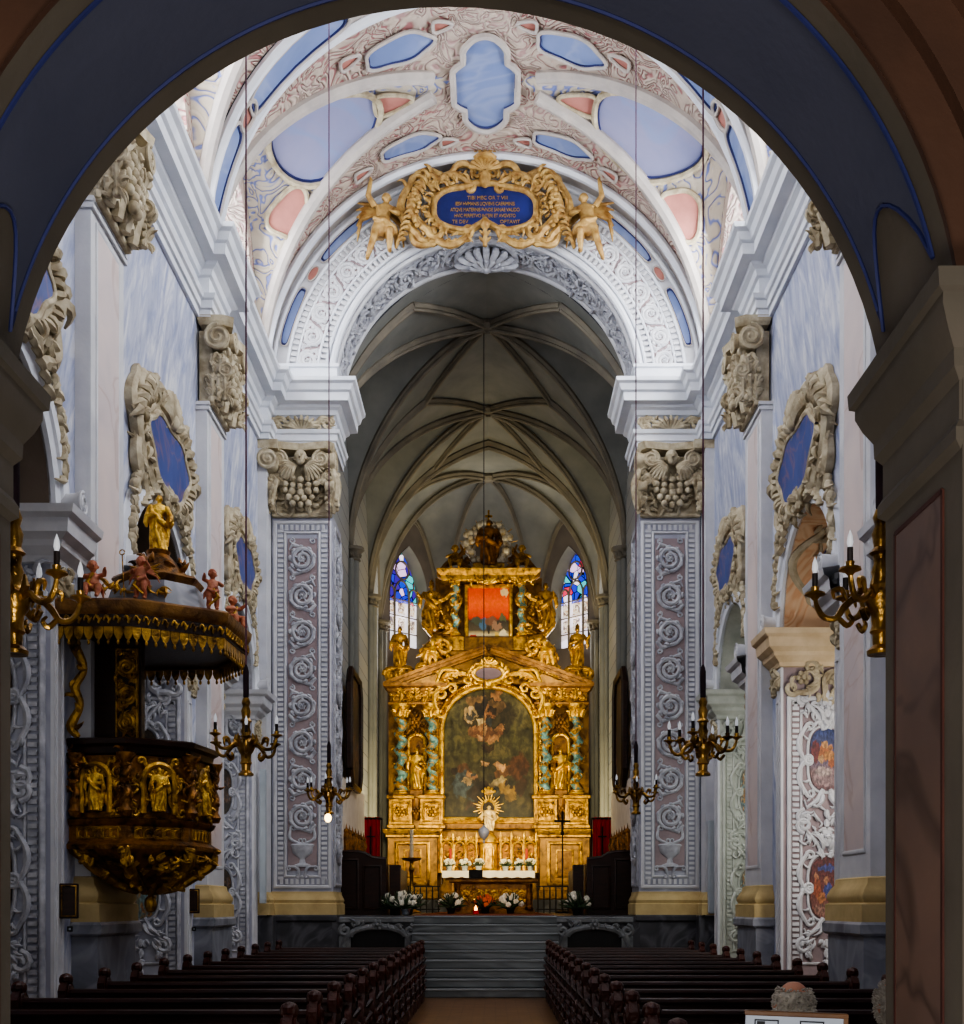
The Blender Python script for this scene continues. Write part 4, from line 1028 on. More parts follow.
chapel_arch(1, 2, 'right-hand chapel arch lit greenish beside the right chancel pier', M['greenish'], M['greenish'], M['greenish'], (FR[2], FR[2]), M['greenish'])
# painted scroll cartouche on the soffit of the right-hand arch
m = MB(); yc, r = BAYS[1]
for zc in (0,):
    cscroll(m, .35, -.5, .35, .5, .3, .06, .18); cscroll(m, 1.15, -.5, 1.15, .5, -.3, .06, .18); rosette(m, .75, .62, .18); foliage(m, .3, 1.2, -.7, .7, 26, .24, .04, 5)
m.map(lambda x, y, z: (XW + x, yc + (r + y) * math.cos((.75 + z / r)), ZS + (r + y) * math.sin(.75 + z / r)))
tag(m.build('soffit_cartouche', M['cream']), 'cream scroll frame on the peach soffit of the right-hand chapel arch', 'stucco')
m = MB(); rr = []
for i in range(13):
    z = -.42 + .84 * i / 12; w_ = .3 * math.sqrt(max(.02, 1 - (z / .43) ** 2)) ; a = .75 + z / r
    rr.append([(XW + .75 - w_, yc + (r - .03) * math.cos(a), ZS + (r - .03) * math.sin(a)), (XW + .75 + w_, yc + (r - .03) * math.cos(a), ZS + (r - .03) * math.sin(a))])
m.loft(rr, False, False); tag(m.build('soffit_painting', FR[1]), 'small red and blue painting inside the cream frame on the chapel arch soffit', 'painting')
# chapel back walls
for nm, s in SIDE.items():
    mb = MB(); mb.add([(s * 6.6, 4, 0), (s * 6.6, 24.5, 0), (s * 6.6, 24.5, 8), (s * 6.6, 4, 8)], [(0, 1, 2, 3)])
    for yy in (8.6, 14.1, 19.55, 24.4): mb.add([(s * 6.07, yy, 0), (s * 6.6, yy, 0), (s * 6.6, yy, 8), (s * 6.07, yy, 8)], [(0, 1, 2, 3)])
    mb.add([(s * 4.6, 4, 8), (s * 4.6, 24.5, 8), (s * 6.6, 24.5, 8), (s * 6.6, 4, 8)], [(0, 1, 2, 3)])
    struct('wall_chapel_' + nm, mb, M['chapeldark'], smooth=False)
# ------------------------------------------------------------------ wall cartouches over the chapel arches
def cartouche(label, seed=1):
    t = thing('wall_cartouche', label, 'cartouche'); q = random.Random(seed)
    N_ = 40; pts = []
    for j in range(N_):
        a = 2 * pi * j / N_; k = 1 + .07 * math.cos(6 * a + .3)
        pts.append((.98 * math.cos(a) * k, .47 * math.sin(a) * k + .05 * math.cos(2 * a) - .05))
    m = MB(); m.prism(pts, -.17, -.04); pl = part('plate', m, M['plate'], t, 'deep blue oval plate', smooth=False)
    m = MB()
    ring = [(p[0] * 1.03, -.15, p[1] * 1.05) for p in pts]; m.tube(ring + ring[:1], .05, 8, cap=False)
    ring = [(p[0] * 1.14, -.08, p[1] * 1.25) for p in pts]; m.tube(ring + ring[:1], .08, 8, cap=False)
    part('rim', m, M['cream'], t)
    m = MB()
    for s in (-1, 1):
        cscroll(m, s * 1.12, -.4, s * 1.15, .4, -.3 * s, .09, .2, .08); cscroll(m, s * .5, .56, s * 1.12, .38, .3 * s, .09, .24, .1)
        cscroll(m, s * .2, .5, s * .62, .68, .35 * s, .1, .26, .1); cscroll(m, s * 1.2, -.1, s * 1.28, .55, -.4 * s, .08, .24, .05)
        cscroll(m, s * .35, -.5, s * .95, -.45, -.3 * s, .09, .24, .08); cscroll(m, s * 1.0, -.75, s * 1.3, -.2, -.3 * s, .08, .24, .07)
        cscroll(m, s * 1.2, .3, s * .85, .72, -.3 * s, .075, .3, .07)
        for k in range(18): aa = -1.4 + 2.7 * k / 17; hook(m, s * 1.3 * math.cos(aa), .7 * math.sin(aa) - .02, (aa if s > 0 else pi - aa) + .5, .24, .05, s * (1.7 if k % 2 else -1.7), .0)
        for k in range(16): aa = -1.3 + 2.9 * k / 15; hook(m, s * (1.08 * math.cos(aa) + .05), .56 * math.sin(aa), aa if s > 0 else pi - aa, .26, .045, s * (1.5 if k % 2 else -1.5), .12)
        for k in range(6): hook(m, s * (.75 + .12 * k), .55 - .1 * k, pi / 2 - s * (.3 + .25 * k), .34, .07, -s * 1.4, .08)
    part('scrollwork', m, M['cream'], t)
    m = MB(); shell(m, 0, .36, .5, .085, .3, pi - .3, 9, .1, .22); m.ball((0, -.2, .46), (.14, .1, .12), 10, 6)
    for s in (-1, 1): rt(m, spiral(s * .5, .72, .15, .04, pi / 2, -1.4 * s, 16), .07, .1)
    part('shell_crest', m, M['cream'], t)
    for s in (-1, 1):
        m = MB()
        for k in range(14):
            x = s * (1.15 + .4 * math.sin(k * .13)); z = -.5 - .095 * k
            m.ball((x + q.uniform(-.05, .05), -.08, z), q.uniform(.05, .085), 6, 5); hook(m, x, z, q.uniform(-2.6, -.6), .2, .045, q.choice((-1, 1)) * 1.4, .06)
        for k in range(7): hook(m, s * (.3 + .12 * k), -.6 - .02 * k * k * .5, -pi / 2 + s * .5, .24, .055, s * 1.5, .06)
        part('garland', m, M['cream'], t)
    m = MB()
    m.lathe([(.0, -.12), (.1, -.08), (.13, 0), (.09, .1), (0, .14)], 10, (0, -.12, -.6)); rosette(m, .0, -.62, .2, .1)
    foliage(m, -.9, .9, -.72, -.52, 24, .2, .045, seed + 2, .05)
    foliage(m, -1.2, 1.2, .5, .68, 26, .22, .05, seed + 4, .04); foliage(m, 1.05, 1.4, -.7, .5, 22, .22, .05, seed + 5, .04); foliage(m, -1.4, -1.05, -.7, .5, 22, .22, .05, seed + 6, .04)
    part('foliage_sprays', m, M['cream'], t)
    return t
c0 = None
for side, k, lab in ((-1, 1, 'cream stucco cartouche with blue plate on the left wall above the pulpit'), (-1, 2, 'smaller-looking cartouche with blue plate on the left wall next to the chancel pier'), (-1, 0, 'cream stucco cartouche cut off by the entrance arch at the left edge'),
                     (1, 1, 'cream stucco cartouche with blue plate over the peach chapel arch on the right'), (1, 2, 'cartouche with blue plate on the right wall next to the chancel pier')):
    yc, r = BAYS[k]
    if c0 is None: c0 = cartouche(lab); o = c0
    else: o = dup(c0, label=lab)
    o['group'] = 'cartouches on the nave walls'; o.location = (side * XW, yc, 8.05); o.rotation_euler = (0, 0, RZ(side))
    if k == 2: o.scale = (.86, .9, .92)
# ------------------------------------------------------------------ gilded tablet over the chancel arch
YT = 24.2
t = thing('gilded_tablet', 'gilded cartouche with a navy inscribed tablet over the chancel arch', 'cartouche', (-.02, YT, 15.7))
def tabl(k):
    P = []
    for j in range(60):
        a = 2 * pi * j / 60; c, s_ = math.cos(a), math.sin(a)
        x = 1.0 * math.copysign(abs(c) ** .8, c); z = .43 * math.copysign(abs(s_) ** .7, s_)
        if s_ > 0: z += .07 * (1 - abs(x)) * (1 - .9 * math.exp(-(x / .1) ** 2)) + .05 * math.cos(x * 7) * (1 - abs(x)) 
        else: z += .2 * math.exp(-(x / .2) ** 2)
        P.append((x * k, z * k))
    return P
m = MB(); m.prism(tabl(1), -.08, 0); pl = part('tablet', m, M['navyplate'], t, 'navy blue tablet with gold capitals', smooth=False)
for i, (tx, sz, xo) in enumerate((('TIBI MEC OR T VIII', .1, .05), ('IESV HVMANIS LIQVIBVS CAERIMINIS', .1, 0), ('ATQVE MATERNIS FVNDE SANAE VALIDO', .1, 0), ('HVIC PERPETVO INTERI ET AVGVSTO', .1, .0), ('TE DEV', .1, -.5), ('OPTAVIT', .1, .5))):
    cu = bpy.data.curves.new('inscription', 'FONT'); cu.body = tx; cu.size = sz; cu.align_x = 'CENTER'; cu.extrude = .006
    if i in (1, 2, 3): cu.space_character = .92
    o = bpy.data.objects.new('inscription', cu); C.objects.link(o); o.parent = pl; cu.materials.append(M['goldtext'])
    o.rotation_euler = (pi / 2, 0, 0); o.location = (xo, -.085, (.2, .08, -.04, -.16, -.28, -.28)[i]); o.scale = (.8 if i in (1, 2, 3) else 1, 1, 1)
    me = bpy.data.meshes.new_from_object(o.evaluated_get(bpy.context.evaluated_depsgraph_get())); o2 = bpy.data.objects.new('inscription', me); C.objects.link(o2); o2.parent = pl; o2.rotation_euler = o.rotation_euler; o2.location = o.location; o2.scale = o.scale; bpy.data.objects.remove(o)
m = MB(); R1 = [(p[0], -.1, p[1]) for p in tabl(1.03)]; m.tube(R1 + R1[:1], .06, 8, cap=False); R1 = [(p[0], -.06, p[1]) for p in tabl(1.12)]; m.tube(R1 + R1[:1], .05, 8, cap=False)
part('rim', m, M['paleg'], t)
m = MB()
for s in (-1, 1):
    cscroll(m, s * .3, .52, s * 1.0, .54, .22 * s, .065, .14, .1); cscroll(m, s * 1.15, -.45, s * 1.25, .5, -.3 * s, .085, .18, .12)
    cscroll(m, s * 1.36, -.5, s * 1.5, .5, -.26 * s, .08, .18, .08); cscroll(m, s * .35, -.55, s * 1.05, -.58, -.22 * s, .065, .16, .1)
    cscroll(m, s * 1.1, -.68, s * 1.5, -.42, -.3 * s, .065, .2, .06); cscroll(m, s * .95, .72, s * 1.45, .6, .25 * s, .065, .2, .07)
    cscroll(m, s * .2, .82, s * .7, .68, .3 * s, .06, .2, .1)
    for k in range(14): hook(m, s * (1.08 + .04 * k), .68 - .1 * k, pi / 2 - s * (.2 + .12 * k), .28, .04, -s * 1.5, .12)
    for k in range(14): aa = -1.3 + 2.8 * k / 13; hook(m, s * (1.14 * math.cos(aa)), .56 * math.sin(aa), aa if s > 0 else pi - aa, .2, .03, s * (1.6 if k % 2 else -1.6), .16)
    for k in range(8): hook(m, s * (.25 + .12 * k), .62 - .02 * k, pi / 2 - s * .5, .22, .035, s * 1.6, .08)
    for k in range(9): m.ball((s * (1.36 + .05 * math.sin(k)), -.2, -.38 + .09 * k), .05, 6, 5)
    for k in range(7): hook(m, s * (.28 + .14 * k), -.6, -pi / 2 + s * .6, .2, .035, s * 1.6, .08)
    foliage(m, *sorted((s * 1.15, s * 1.6)), -.6, .6, 20, .2, .032, 3, .1)
part('scrollwork', m, M['paleg'], t)
m = MB(); shell(m, 0, .72, .34, .05, .2, pi - .2, 9, .1, .2); m.lathe([(0, -.2), (.09, -.14), (.12, 0), (.08, .12), (0, .16)], 10, (0, -.16, .58)); m.lathe([(.22, 0), (.26, .04), (.22, .08)], 14, (0, -.08, .96))
for k in range(7): a = pi * (k + .5) / 7; m.ball((math.cos(a) * .24, -.12, 1.06 + .06 * math.sin(a)), .06, 6, 5)
part('crown_finial', m, M['paleg'], t)
m = MB(); leaf(m, 0, -.75, .5, .22, pi / 2, .08, .2); m.ball((0, -.16, -.32), (.1, .1, .12), 8, 6); part('lower_mask', m, M['paleg'], t)
for s, w in ((-1, 'left'), (1, 'right')):
    fig('angel', 'paleg', 'stucco_angel', None, (s * 2.06 - .02, YT - .12, 14.86), 1.32, -s * .25, s > 0, 'gilded angel leaning against the %s side of the inscribed tablet' % w, 'angel', 'angels beside the tablet', 1.15)

# ------------------------------------------------------------------ high altar
AY = 38.0
def AX(px): return (px - 488.5) * AY / F
def AZ(py): return PZ(py, AY)
al = thing('high_altar', 'towering gilded high altar with twisted columns and arched painting', 'altar', (0, AY, 1.9))
def L(mb): return mb.map(lambda x, y, z: (x, y, z - 1.9))
ZA0, ZA1, ZA2, ZA3, ZA4 = AZ(829), AZ(795), AZ(713), AZ(690), AZ(650)
# back plane of the retable
m = MB(); m.prism([(-3.2, 1.9), (3.2, 1.9), (3.2, ZA3), (2.0, ZA3 + .55), (1.7, ZA3 + .8), (1.7, AZ(575)), (-1.7, AZ(575)), (-1.7, ZA3 + .8), (-2.0, ZA3 + .55), (-3.2, ZA3)], .35, .8); L(m); part('back_wall', m, M['goldflat'], al, smooth=False)
m = MB(); m.bbox(-3.5, 3.5, -.5, .9, 1.5, 1.9, .02); L(m); part('altar_step', m, M['darkmarble'], al)
for s in (-1, 1):
    # lower socle with framed panel
    m = MB(); x0, x1 = sorted((s * 1.62, s * 3.18)); m.bbox(x0, x1, -.15, .5, 1.9, ZA0 - .15, .02); m.bbox(x0 - .05, x1 + .05, -.22, .5, 1.9, 2.2, .04); L(m); part('socle', m, M['goldflat'], al)
    m = MB(); frame_rect(m, x0 + .22, x1 - .22, 2.35, ZA0 - .4, .12, .07, -.15); frame_rect(m, x0 + .5, x1 - .5, 2.6, ZA0 - .65, .06, .04, -.15); L(m); part('socle_frame', m, M['gold'], al)
    m = MB(); m.box(x0 + .55, x1 - .55, -.17, -.14, 2.66, ZA0 - .7); L(m); part('socle_panel', m, M['redgold'], al)
    m = MB(); m.sweep([(x0, .5), (x0, -.15), (x1, -.15), (x1, .5)], [(0, ZA0 - .3), (.06, ZA0 - .26), (.06, ZA0 - .2), (.14, ZA0 - .12), (.16, ZA0 - .02), (0, ZA0)]); L(m); part('socle_cornice', m, M['gold'], al)
    # column pedestals
    for xc in (s * 2.78, s * 1.8):
        m = MB(); m.bbox(xc - .36, xc + .36, -.1, .4, ZA0, ZA1 - .08, .02); m.bbox(xc - .42, xc + .42, -.16, .4, ZA0, ZA0 + .14, .03); m.bbox(xc - .43, xc + .43, -.17, .4, ZA1 - .14, ZA1, .03); frame_rect(m, xc - .28, xc + .28, ZA0 + .22, ZA1 - .22, .06, .05, -.1)
        rosette(m, xc, (ZA0 + ZA1) / 2, .18, .1); foliage(m, xc - .2, xc + .2, ZA0 + .3, ZA1 - .3, 10, .16, .03, 3, .1); L(m); part('pedestal', m, M['gold'], al)
        # twisted column
        m = MB(); rings = []; H = ZA2 - ZA1 - .28
        for i in range(73):
            z = ZA1 + .14 + H * i / 72; a = 2 * pi * 4.5 * i / 72 * s
            rings.append([(xc + .07 * math.cos(a) + .155 * math.cos(2 * pi * j / 14), -.05 + .07 * math.sin(a) + .155 * math.sin(2 * pi * j / 14), z) for j in range(14)])
        m.loft(rings); L(m); c = part('twisted_column', m, M['turq'], al, 'twisted turquoise and gold column', angle=60)
        m = MB(); q = random.Random(4)
        for i in range(120):
            a = 2 * pi * 4.5 * i / 120 * s + .6; z = ZA1 + .16 + H * i / 120
            if i % 2 == 0: hook(m, xc + .2 * math.cos(a), z, q.uniform(0, 6), .14, .03, 1.6, .05 - .2 * math.sin(a))
            if i % 3 == 0: m.ball((xc + .2 * math.cos(a + .3), -.05 + .2 * math.sin(a + .3), z), .035, 5, 4)
        L(m); part('vine', m, M['gold'], c)
        m = MB(); m.lathe([(.22, 0), (.25, .03), (.24, .08), (.2, .1), (.2, .14)], 14, (xc, -.05, ZA1)); L(m); part('column_base', m, M['goldlt'], c); m = MB(); z = ZA2 - .14
        m.lathe([(.16, 0), (.2, .06), (.27, .3), (.3, .32), (.3, .4)], 12, (xc, -.05, z))
        for k in range(8): a = 2 * pi * k / 8; m.tube([(xc + .18 * math.cos(a), -.05 + .18 * math.sin(a), z), (xc + .25 * math.cos(a), -.05 + .25 * math.sin(a), z + .18), (xc + .33 * math.cos(a), -.05 + .33 * math.sin(a), z + .22)], [.05, .06, .02], 5)
        L(m); part('column_capital', m, M['goldlt'], c)
    # niche with saint
    xn = s * 2.29
    m = MB(); m.box(xn - .24, xn + .24, .28, .36, ZA1 - .05, AZ(742)); N_ = 14
    m.prism([(xn + .24 * math.cos(pi * i / N_), AZ(742) + .24 * math.sin(pi * i / N_)) for i in range(N_ + 1)], .28, .36); L(m); part('niche', m, M['redgold'], al)
    m = MB(); pts = [(xn - .27, .2, ZA1)] + [(xn + .27 * math.cos(pi - pi * i / 16), .2, AZ(742) + .27 * math.sin(pi * i / 16)) for i in range(17)] + [(xn + .27, .2, ZA1)]; m.tube(pts, .06, 8); L(m); part('niche_frame', m, M['goldlt'], al)
    m = MB(); m.bbox(xn - .2, xn + .2, -.02, .35, ZA1 - .1, ZA1 + .18, .03); m.lathe([(.05, -.8), (.1, -.7), (.16, -.3), (.2, -.1)], 10, (xn, .12, ZA1)); rosette(m, xn, ZA1 - .5, .16, -.02); L(m); part('niche_bracket', m, M['redgold'], al)
    fig('saint_a' if s < 0 else 'saint_b', 'goldlt', 'saint_statue', None, (s * 2.29, AY + .1, ZA1 + .18), 1.34, 0, s > 0, 'gold saint standing in the %s niche between twisted columns' % ('left' if s < 0 else 'right'), 'statue', 'gold saints of the high altar', .9)
    # ornament above the niche
    m = MB(); rosette(m, xn, AZ(722), .2, -.2); cscroll(m, xn - .25, AZ(730), xn - .2, AZ(712), -.3, .05, .2, -.2); cscroll(m, xn + .25, AZ(730), xn + .2, AZ(712), .3, .05, .2, -.2); foliage(m, xn - .25, xn + .25, AZ(730), AZ(712), 14, .2, .04, 7, -.2); L(m); part('niche_crest', m, M['redgold'], al)
    # entablature with frieze and corner cornice
    x0, x1 = sorted((s * 1.5, s * 3.1)); m = MB()
    m.box(x0, x1, -.2, .5, ZA2 + .22, ZA3 + .05); L(m); part('entablature', m, M['goldflat'], al)
    m = MB(); m.sweep([(x0, .5), (x0, -.2), (x1, -.2), (x1, .5)], [(0, ZA3 - .12), (.08, ZA3 - .06), (.1, ZA3), (.2, ZA3 + .06), (.22, ZA3 + .16), (0, ZA3 + .2)]); m.sweep([(x0, .5), (x0, -.2), (x1, -.2), (x1, .5)], [(0, ZA2 + .2), (.06, ZA2 + .24), (.06, ZA2 + .3), (0, ZA2 + .34)]); L(m); part('entablature_cornice', m, M['redgold'], al)
    m = MB(); foliage(m, x0 + .1, x1 - .1, ZA2 + .36, ZA3 - .14, 36, .22, .04, 4, .2)
    for k in range(3):
        leaf(m, x0 + .35 + .45 * k, ZA2 + .4, .4, .3, pi / 2, .2, .3); cscroll(m, x0 + .3 + .4 * k, ZA2 + .32, x0 + .6 + .4 * k, ZA2 + .5, .3, .05, .25, .22)
    L(m); part('frieze_leaves', m, M['gold'], al)
    # raking pediment half and inner scrolls
    m = MB(); p0 = (s * 3.3, ZA3 + .2); p1 = (s * .12, ZA4 + .1)
    dx, dz = p1[0] - p0[0], p1[1] - p0[1]; L_ = math.hypot(dx, dz); nx, nz = -dz / L_ * (1 if s < 0 else -1), dx / L_ * (1 if s < 0 else -1)
    for w_, y_ in ((.0, -.38), (.1, -.3), (.16, -.22)):
        q4 = [(p0[0] - nx * w_, p0[1] - nz * w_), (p1[0] - nx * w_, p1[1] - nz * w_), (p1[0] - nx * (w_ + .1), p1[1] - nz * (w_ + .1)), (p0[0] - nx * (w_ + .1), p0[1] - nz * (w_ + .1))]
        m.prism(q4, y_, .5)
    L(m); part('pediment', m, M['redgold'], al)
    m = MB(); m.prism([(s * 3.1, ZA3 + .1), (s * .2, ZA4 - .1), (s * .2, ZA3 + .3), (s * 1.4, ZA3 + .1)], -.1, .4); L(m); part('pediment_field', m, M['goldflat'], al)
    m = MB(); cscroll(m, s * .75, AZ(676), s * 1.55, AZ(690), .28 * s, .08, .2, .3); cscroll(m, s * 1.3, AZ(688), s * 1.62, AZ(712), .3 * s, .07, .2, .3); cscroll(m, s * 1.1, AZ(672), s * 1.6, AZ(682), .3 * s, .06, .2, .35)
    for k in range(7): hook(m, s * (.7 + .14 * k), AZ(676) - .06 * k, pi / 2 - s * .9, .26, .05, -s * 1.6, .3)
    L(m); part('spandrel_scrolls', m, M['goldlt'], al)
    # upper storey columns, ear scrolls
    xc = s * 1.05
    m = MB(); m.bbox(xc - .26, xc + .26, -.1, .4, AZ(652), AZ(636), .04); L(m); part('upper_pedestal', m, M['gold'], al)
    m = MB(); rings = []; zb, zt = AZ(636), AZ(583)
    for i in range(41):
        a = 2 * pi * 3.5 * i / 40 * s; rings.append([(xc + .04 * math.cos(a) + .115 * math.cos(2 * pi * j / 12), .04 * math.sin(a) + .115 * math.sin(2 * pi * j / 12), zb + (zt - zb) * i / 40) for j in range(12)])
    m.loft(rings); L(m); c = part('upper_column', m, M['turq'], al, 'small turquoise and gold column', angle=60)
    m = MB()
    for i in range(40):
        a = 2 * pi * 3.5 * i / 40 * s + .5; hook(m, xc + .13 * math.cos(a), zb + (zt - zb) * i / 40, i * 1.7, .1, .022, 1.5, -.13 * math.sin(a))
    m.lathe([(.17, 0), (.17, .08), (.12, .1)], 12, (xc, 0, zb)); m.lathe([(.12, -.06), (.2, .22), (.22, .24), (.22, .32)], 12, (xc, 0, zt)); L(m); part('vine', m, M['goldlt'], c)
    m = MB(); cscroll(m, s * 1.35, AZ(598), s * 1.75, AZ(636), .38 * s, .1, .22, .0); cscroll(m, s * 1.3, AZ(632), s * 1.95, AZ(628), -.3 * s, .1, .24, .0); foliage(m, *sorted((s * 1.3, s * 1.8)), AZ(640), AZ(590), 26, .2, .05, 3, 0); L(m); part('ear_scroll', m, M['gold'], al)
    # large console with angel head below the upper storey
    m = MB(); pts = [(s * 1.25, AZ(641)), (s * 1.6, AZ(640)), (s * 1.95, AZ(652)), (s * 2.05, AZ(668)), (s * 2.3, AZ(674))]
    rt(m, pts, [.16, .2, .2, .16, .1], .1, 10); rt(m, spiral(s * 1.4, AZ(648), .22, .05, pi / 2, 1.3 * s, 16), .09, .2); rt(m, spiral(s * 2.1, AZ(671), .2, .05, 0, -1.3 * s, 16), .08, .2)
    foliage(m, *sorted((s * 1.3, s * 2.1)), AZ(674), AZ(650), 40, .28, .06, 5, .15); L(m); part('console_scroll', m, M['gold'], al)
    fig('putto_wing', 'goldlt', 'altar_cherub', None, (s * 1.75, AY - .3, AZ(668)), .85, 0, s > 0, 'small gold angel seated on the %s console scroll of the altar' % ('left' if s < 0 else 'right'), 'angel', 'gold angels of the high altar', 1.2)
    fig('saint_c' if s < 0 else 'saint_a', 'gold', 'saint_statue', None, (s * 1.83, AY + .05, AZ(630)), 1.5, 0, s > 0, 'gold saint beside the %s upper column of the altar' % ('left' if s < 0 else 'right'), 'statue', 'gold saints of the high altar', .9)
    m = MB(); rt(m, spiral(s * 2.62, AZ(676), .26, .06, 0, 1.4, 18), .1, .1); rt(m, spiral(s * 3.08, AZ(676), .22, .06, pi, -1.4, 18), .1, .1); m.bbox(*sorted((s * 2.5, s * 3.2)), -.2, .3, AZ(671), AZ(668), .03); m.box(*sorted((s * 2.6, s * 3.1)), -.1, .3, AZ(684), AZ(671)); L(m); part('statue_base', m, M['gold'], al)
    fig('saint_b' if s < 0 else 'saint_c', 'gold', 'saint_statue', None, (s * 2.83, AY + .05, AZ(668)), 1.32, 0, s > 0, 'gold saint at the outer %s end of the altar cornice' % ('left' if s < 0 else 'right'), 'statue', 'gold saints of the high altar', .9)
    fig('putto_seat', 'gold', 'altar_cherub', None, (s * 1.05, AY, AZ(570)), 1.0, 0, s > 0, 'gold cherub seated on the %s end of the topmost altar cornice' % ('left' if s < 0 else 'right'), 'angel', 'gold angels of the high altar', 1.2)
    m = MB(); cscroll(m, s * .7, AZ(568), s * 1.45, AZ(570), .3 * s, .09, .22, .1); L(m); part('top_scroll', m, M['redgold'], al)
# central painting with arched gilt frame
zb, zt_, hw = AZ(818), AZ(712), 1.45
def arch_pts(hw, zb, zs, n=24): return [(-hw, zb)] + [(hw * math.cos(pi - pi * i / n), zs + hw * .92 * math.sin(pi * i / n)) for i in range(n + 1)] + [(hw, zb)]
zs = AZ(690) - hw * .92 + .1
ap = arch_pts(hw, zb, zs); m = MB(); m.prism(ap, .2, .3); L(m); part('altar_painting', m, painting('altar_painting', 'main', 1), al, 'dark arched painting of swirling figures', smooth=False)
m = MB(); f = arch_pts(hw + .06, zb - .04, zs); m.tube([(x, .16, z) for x, z in f] + [(f[0][0], .16, f[0][1])], .1, 8); f = arch_pts(hw + .2, zb - .14, zs); m.tube([(x, .2, z) for x, z in f] + [(f[0][0], .2, f[0][1])], .07, 8)
for i in range(2, len(f)):
    for k in range(3):
        u = k / 3; m.ball((f[i - 1][0] + (f[i][0] - f[i - 1][0]) * u, .1, f[i - 1][1] + (f[i][1] - f[i - 1][1]) * u), .06, 5, 4)
for sx in (-1, 1):
    for k in range(26): m.ball((sx * (hw + .2), .1, zb + (zs - zb) * k / 26), .06, 5, 4)
L(m); part('painting_frame', m, M['goldlt'], al)
m = MB(); m.bbox(-1.72, 1.72, 0, .4, zb - .36, zb - .16, .03); dentils(m, -1.6, 1.6, zb - .26, .12, .06, .1, .05, y=0); L(m); part('painting_sill', m, M['redgold'], al)
# spandrel field behind the arch top
m = MB(); m.box(-1.65, 1.65, .3, .4, zs, ZA3 + .4); L(m); part('spandrel', m, M['golddk'], al)
# mauve oval cartouche at the pediment
m = MB(); N_ = 28; m.prism([(.42 * math.copysign(abs(math.cos(2 * pi * i / N_)) ** .7, math.cos(2 * pi * i / N_)), AZ(676) + .19 * math.copysign(abs(math.sin(2 * pi * i / N_)) ** .8, math.sin(2 * pi * i / N_))) for i in range(N_)], -.42, -.36); L(m); part('oval_plate', m, plain('mauve_plate', (120, 104, 122), (92, 80, 98), 3, .5), al, 'mauve grey oval plate')
m = MB(); o_ = [(.48 * math.cos(2 * pi * i / 36), -.42, AZ(676) + .25 * math.sin(2 * pi * i / 36)) for i in range(37)]; m.tube(o_, .07, 8)
for i in range(18): a = 2 * pi * i / 18; hook(m, .54 * math.cos(a), AZ(676) + .3 * math.sin(a), a + .5, .22, .05, 1.8, .4)
shell(m, 0, AZ(669), .3, .05, .2, pi - .2, 7, .4, .2); m.ball((0, -.45, AZ(686)), (.12, .1, .14), 8, 6); L(m); part('oval_frame', m, M['goldlt'], al)
# upper painting
zb, zt_ = AZ(648), AZ(587)
m = MB(); m.box(-.66, .66, .1, .2, zb, zt_); L(m); part('upper_painting', m, painting('upper_painting', 'upper', 2), al, 'orange and red painting with white clouds', smooth=False)
m = MB(); frame_rect(m, -.76, .76, zb - .1, zt_ + .1, .12, .1, .12); L(m); part('upper_frame', m, M['goldlt'], al)
m = MB(); m.bbox(-1.65, 1.65, -.15, .5, AZ(657), AZ(651), .04); m.bbox(-1.3, 1.3, -.05, .5, AZ(652), AZ(637), .02); L(m); part('upper_socle', m, M['goldflat'], al)
m = MB(); m.sweep([(-1.45, .5), (-1.45, -.15), (1.45, -.15), (1.45, .5)], [(0, AZ(582)), (.05, AZ(580)), (.06, AZ(577)), (.16, AZ(574)), (.2, AZ(571)), (0, AZ(569))]); m.box(-1.45, 1.45, -.15, .5, AZ(582), AZ(569)); L(m); part('upper_cornice', m, M['gold'], al)
m = MB(); foliage(m, -1.4, 1.4, AZ(586), AZ(578), 40, .16, .035, 8, .15); shell(m, 0, AZ(586), .3, .05, .2, pi - .2, 7, .15, .2); L(m); part('upper_frieze', m, M['goldlt'], al)
# crowning glory: cloud ring, figure and cross
m = MB(); q = random.Random(3)
for i in range(64):
    a = 2 * pi * i / 64; rr = q.uniform(.55, .75); m.ball((rr * 1.0 * math.cos(a), .1 + q.uniform(-.06, .06), AZ(545) + rr * math.sin(a)), q.uniform(.08, .15), 6, 5)
L(m); part('cloud_ring', m, plain('cloud_silver_gold', (212, 206, 196), (150, 128, 86), 6, .5, .2), al, 'pale ring of clouds')
m = MB()
for i in range(28): a = 2 * pi * i / 28; m.tube([(.5 * math.cos(a), .25, AZ(545) + .5 * math.sin(a)), ((.95 if i % 2 else .8) * math.cos(a), .25, AZ(545) + (.95 if i % 2 else .8) * math.sin(a))], [.04, .01], 5)
m.bbox(-.5, .5, -.1, .4, AZ(570), AZ(563), .04); L(m); part('rays', m, M['gold'], al)
fig('madonna', 'golddk', 'madonna_statue', None, (0, AY, AZ(566)), 1.45, 0, False, 'dark gold standing figure in the cloud ring at the top of the altar', 'statue', None, 1.1)
m = MB(); m.box(-.03, .03, .0, .06, AZ(524), AZ(510)); m.box(-.12, .12, 0, .06, AZ(517), AZ(515)); m.ball((0, .03, AZ(524)), .12, 10, 7); L(m); part('top_cross', m, M['gold'], al)
for s in (-1, 1):
    m = MB(); rt(m, [(s * .85, AZ(566)), (s * 1.0, AZ(560)), (s * .8, AZ(552)), (s * .9, AZ(545))], [.12, .1, .08, .03], .05); foliage(m, *sorted((s * .7, s * 1.2)), AZ(566), AZ(555), 12, .25, .05, 3); L(m); part('crest_leaves', m, M['redgold'], al)
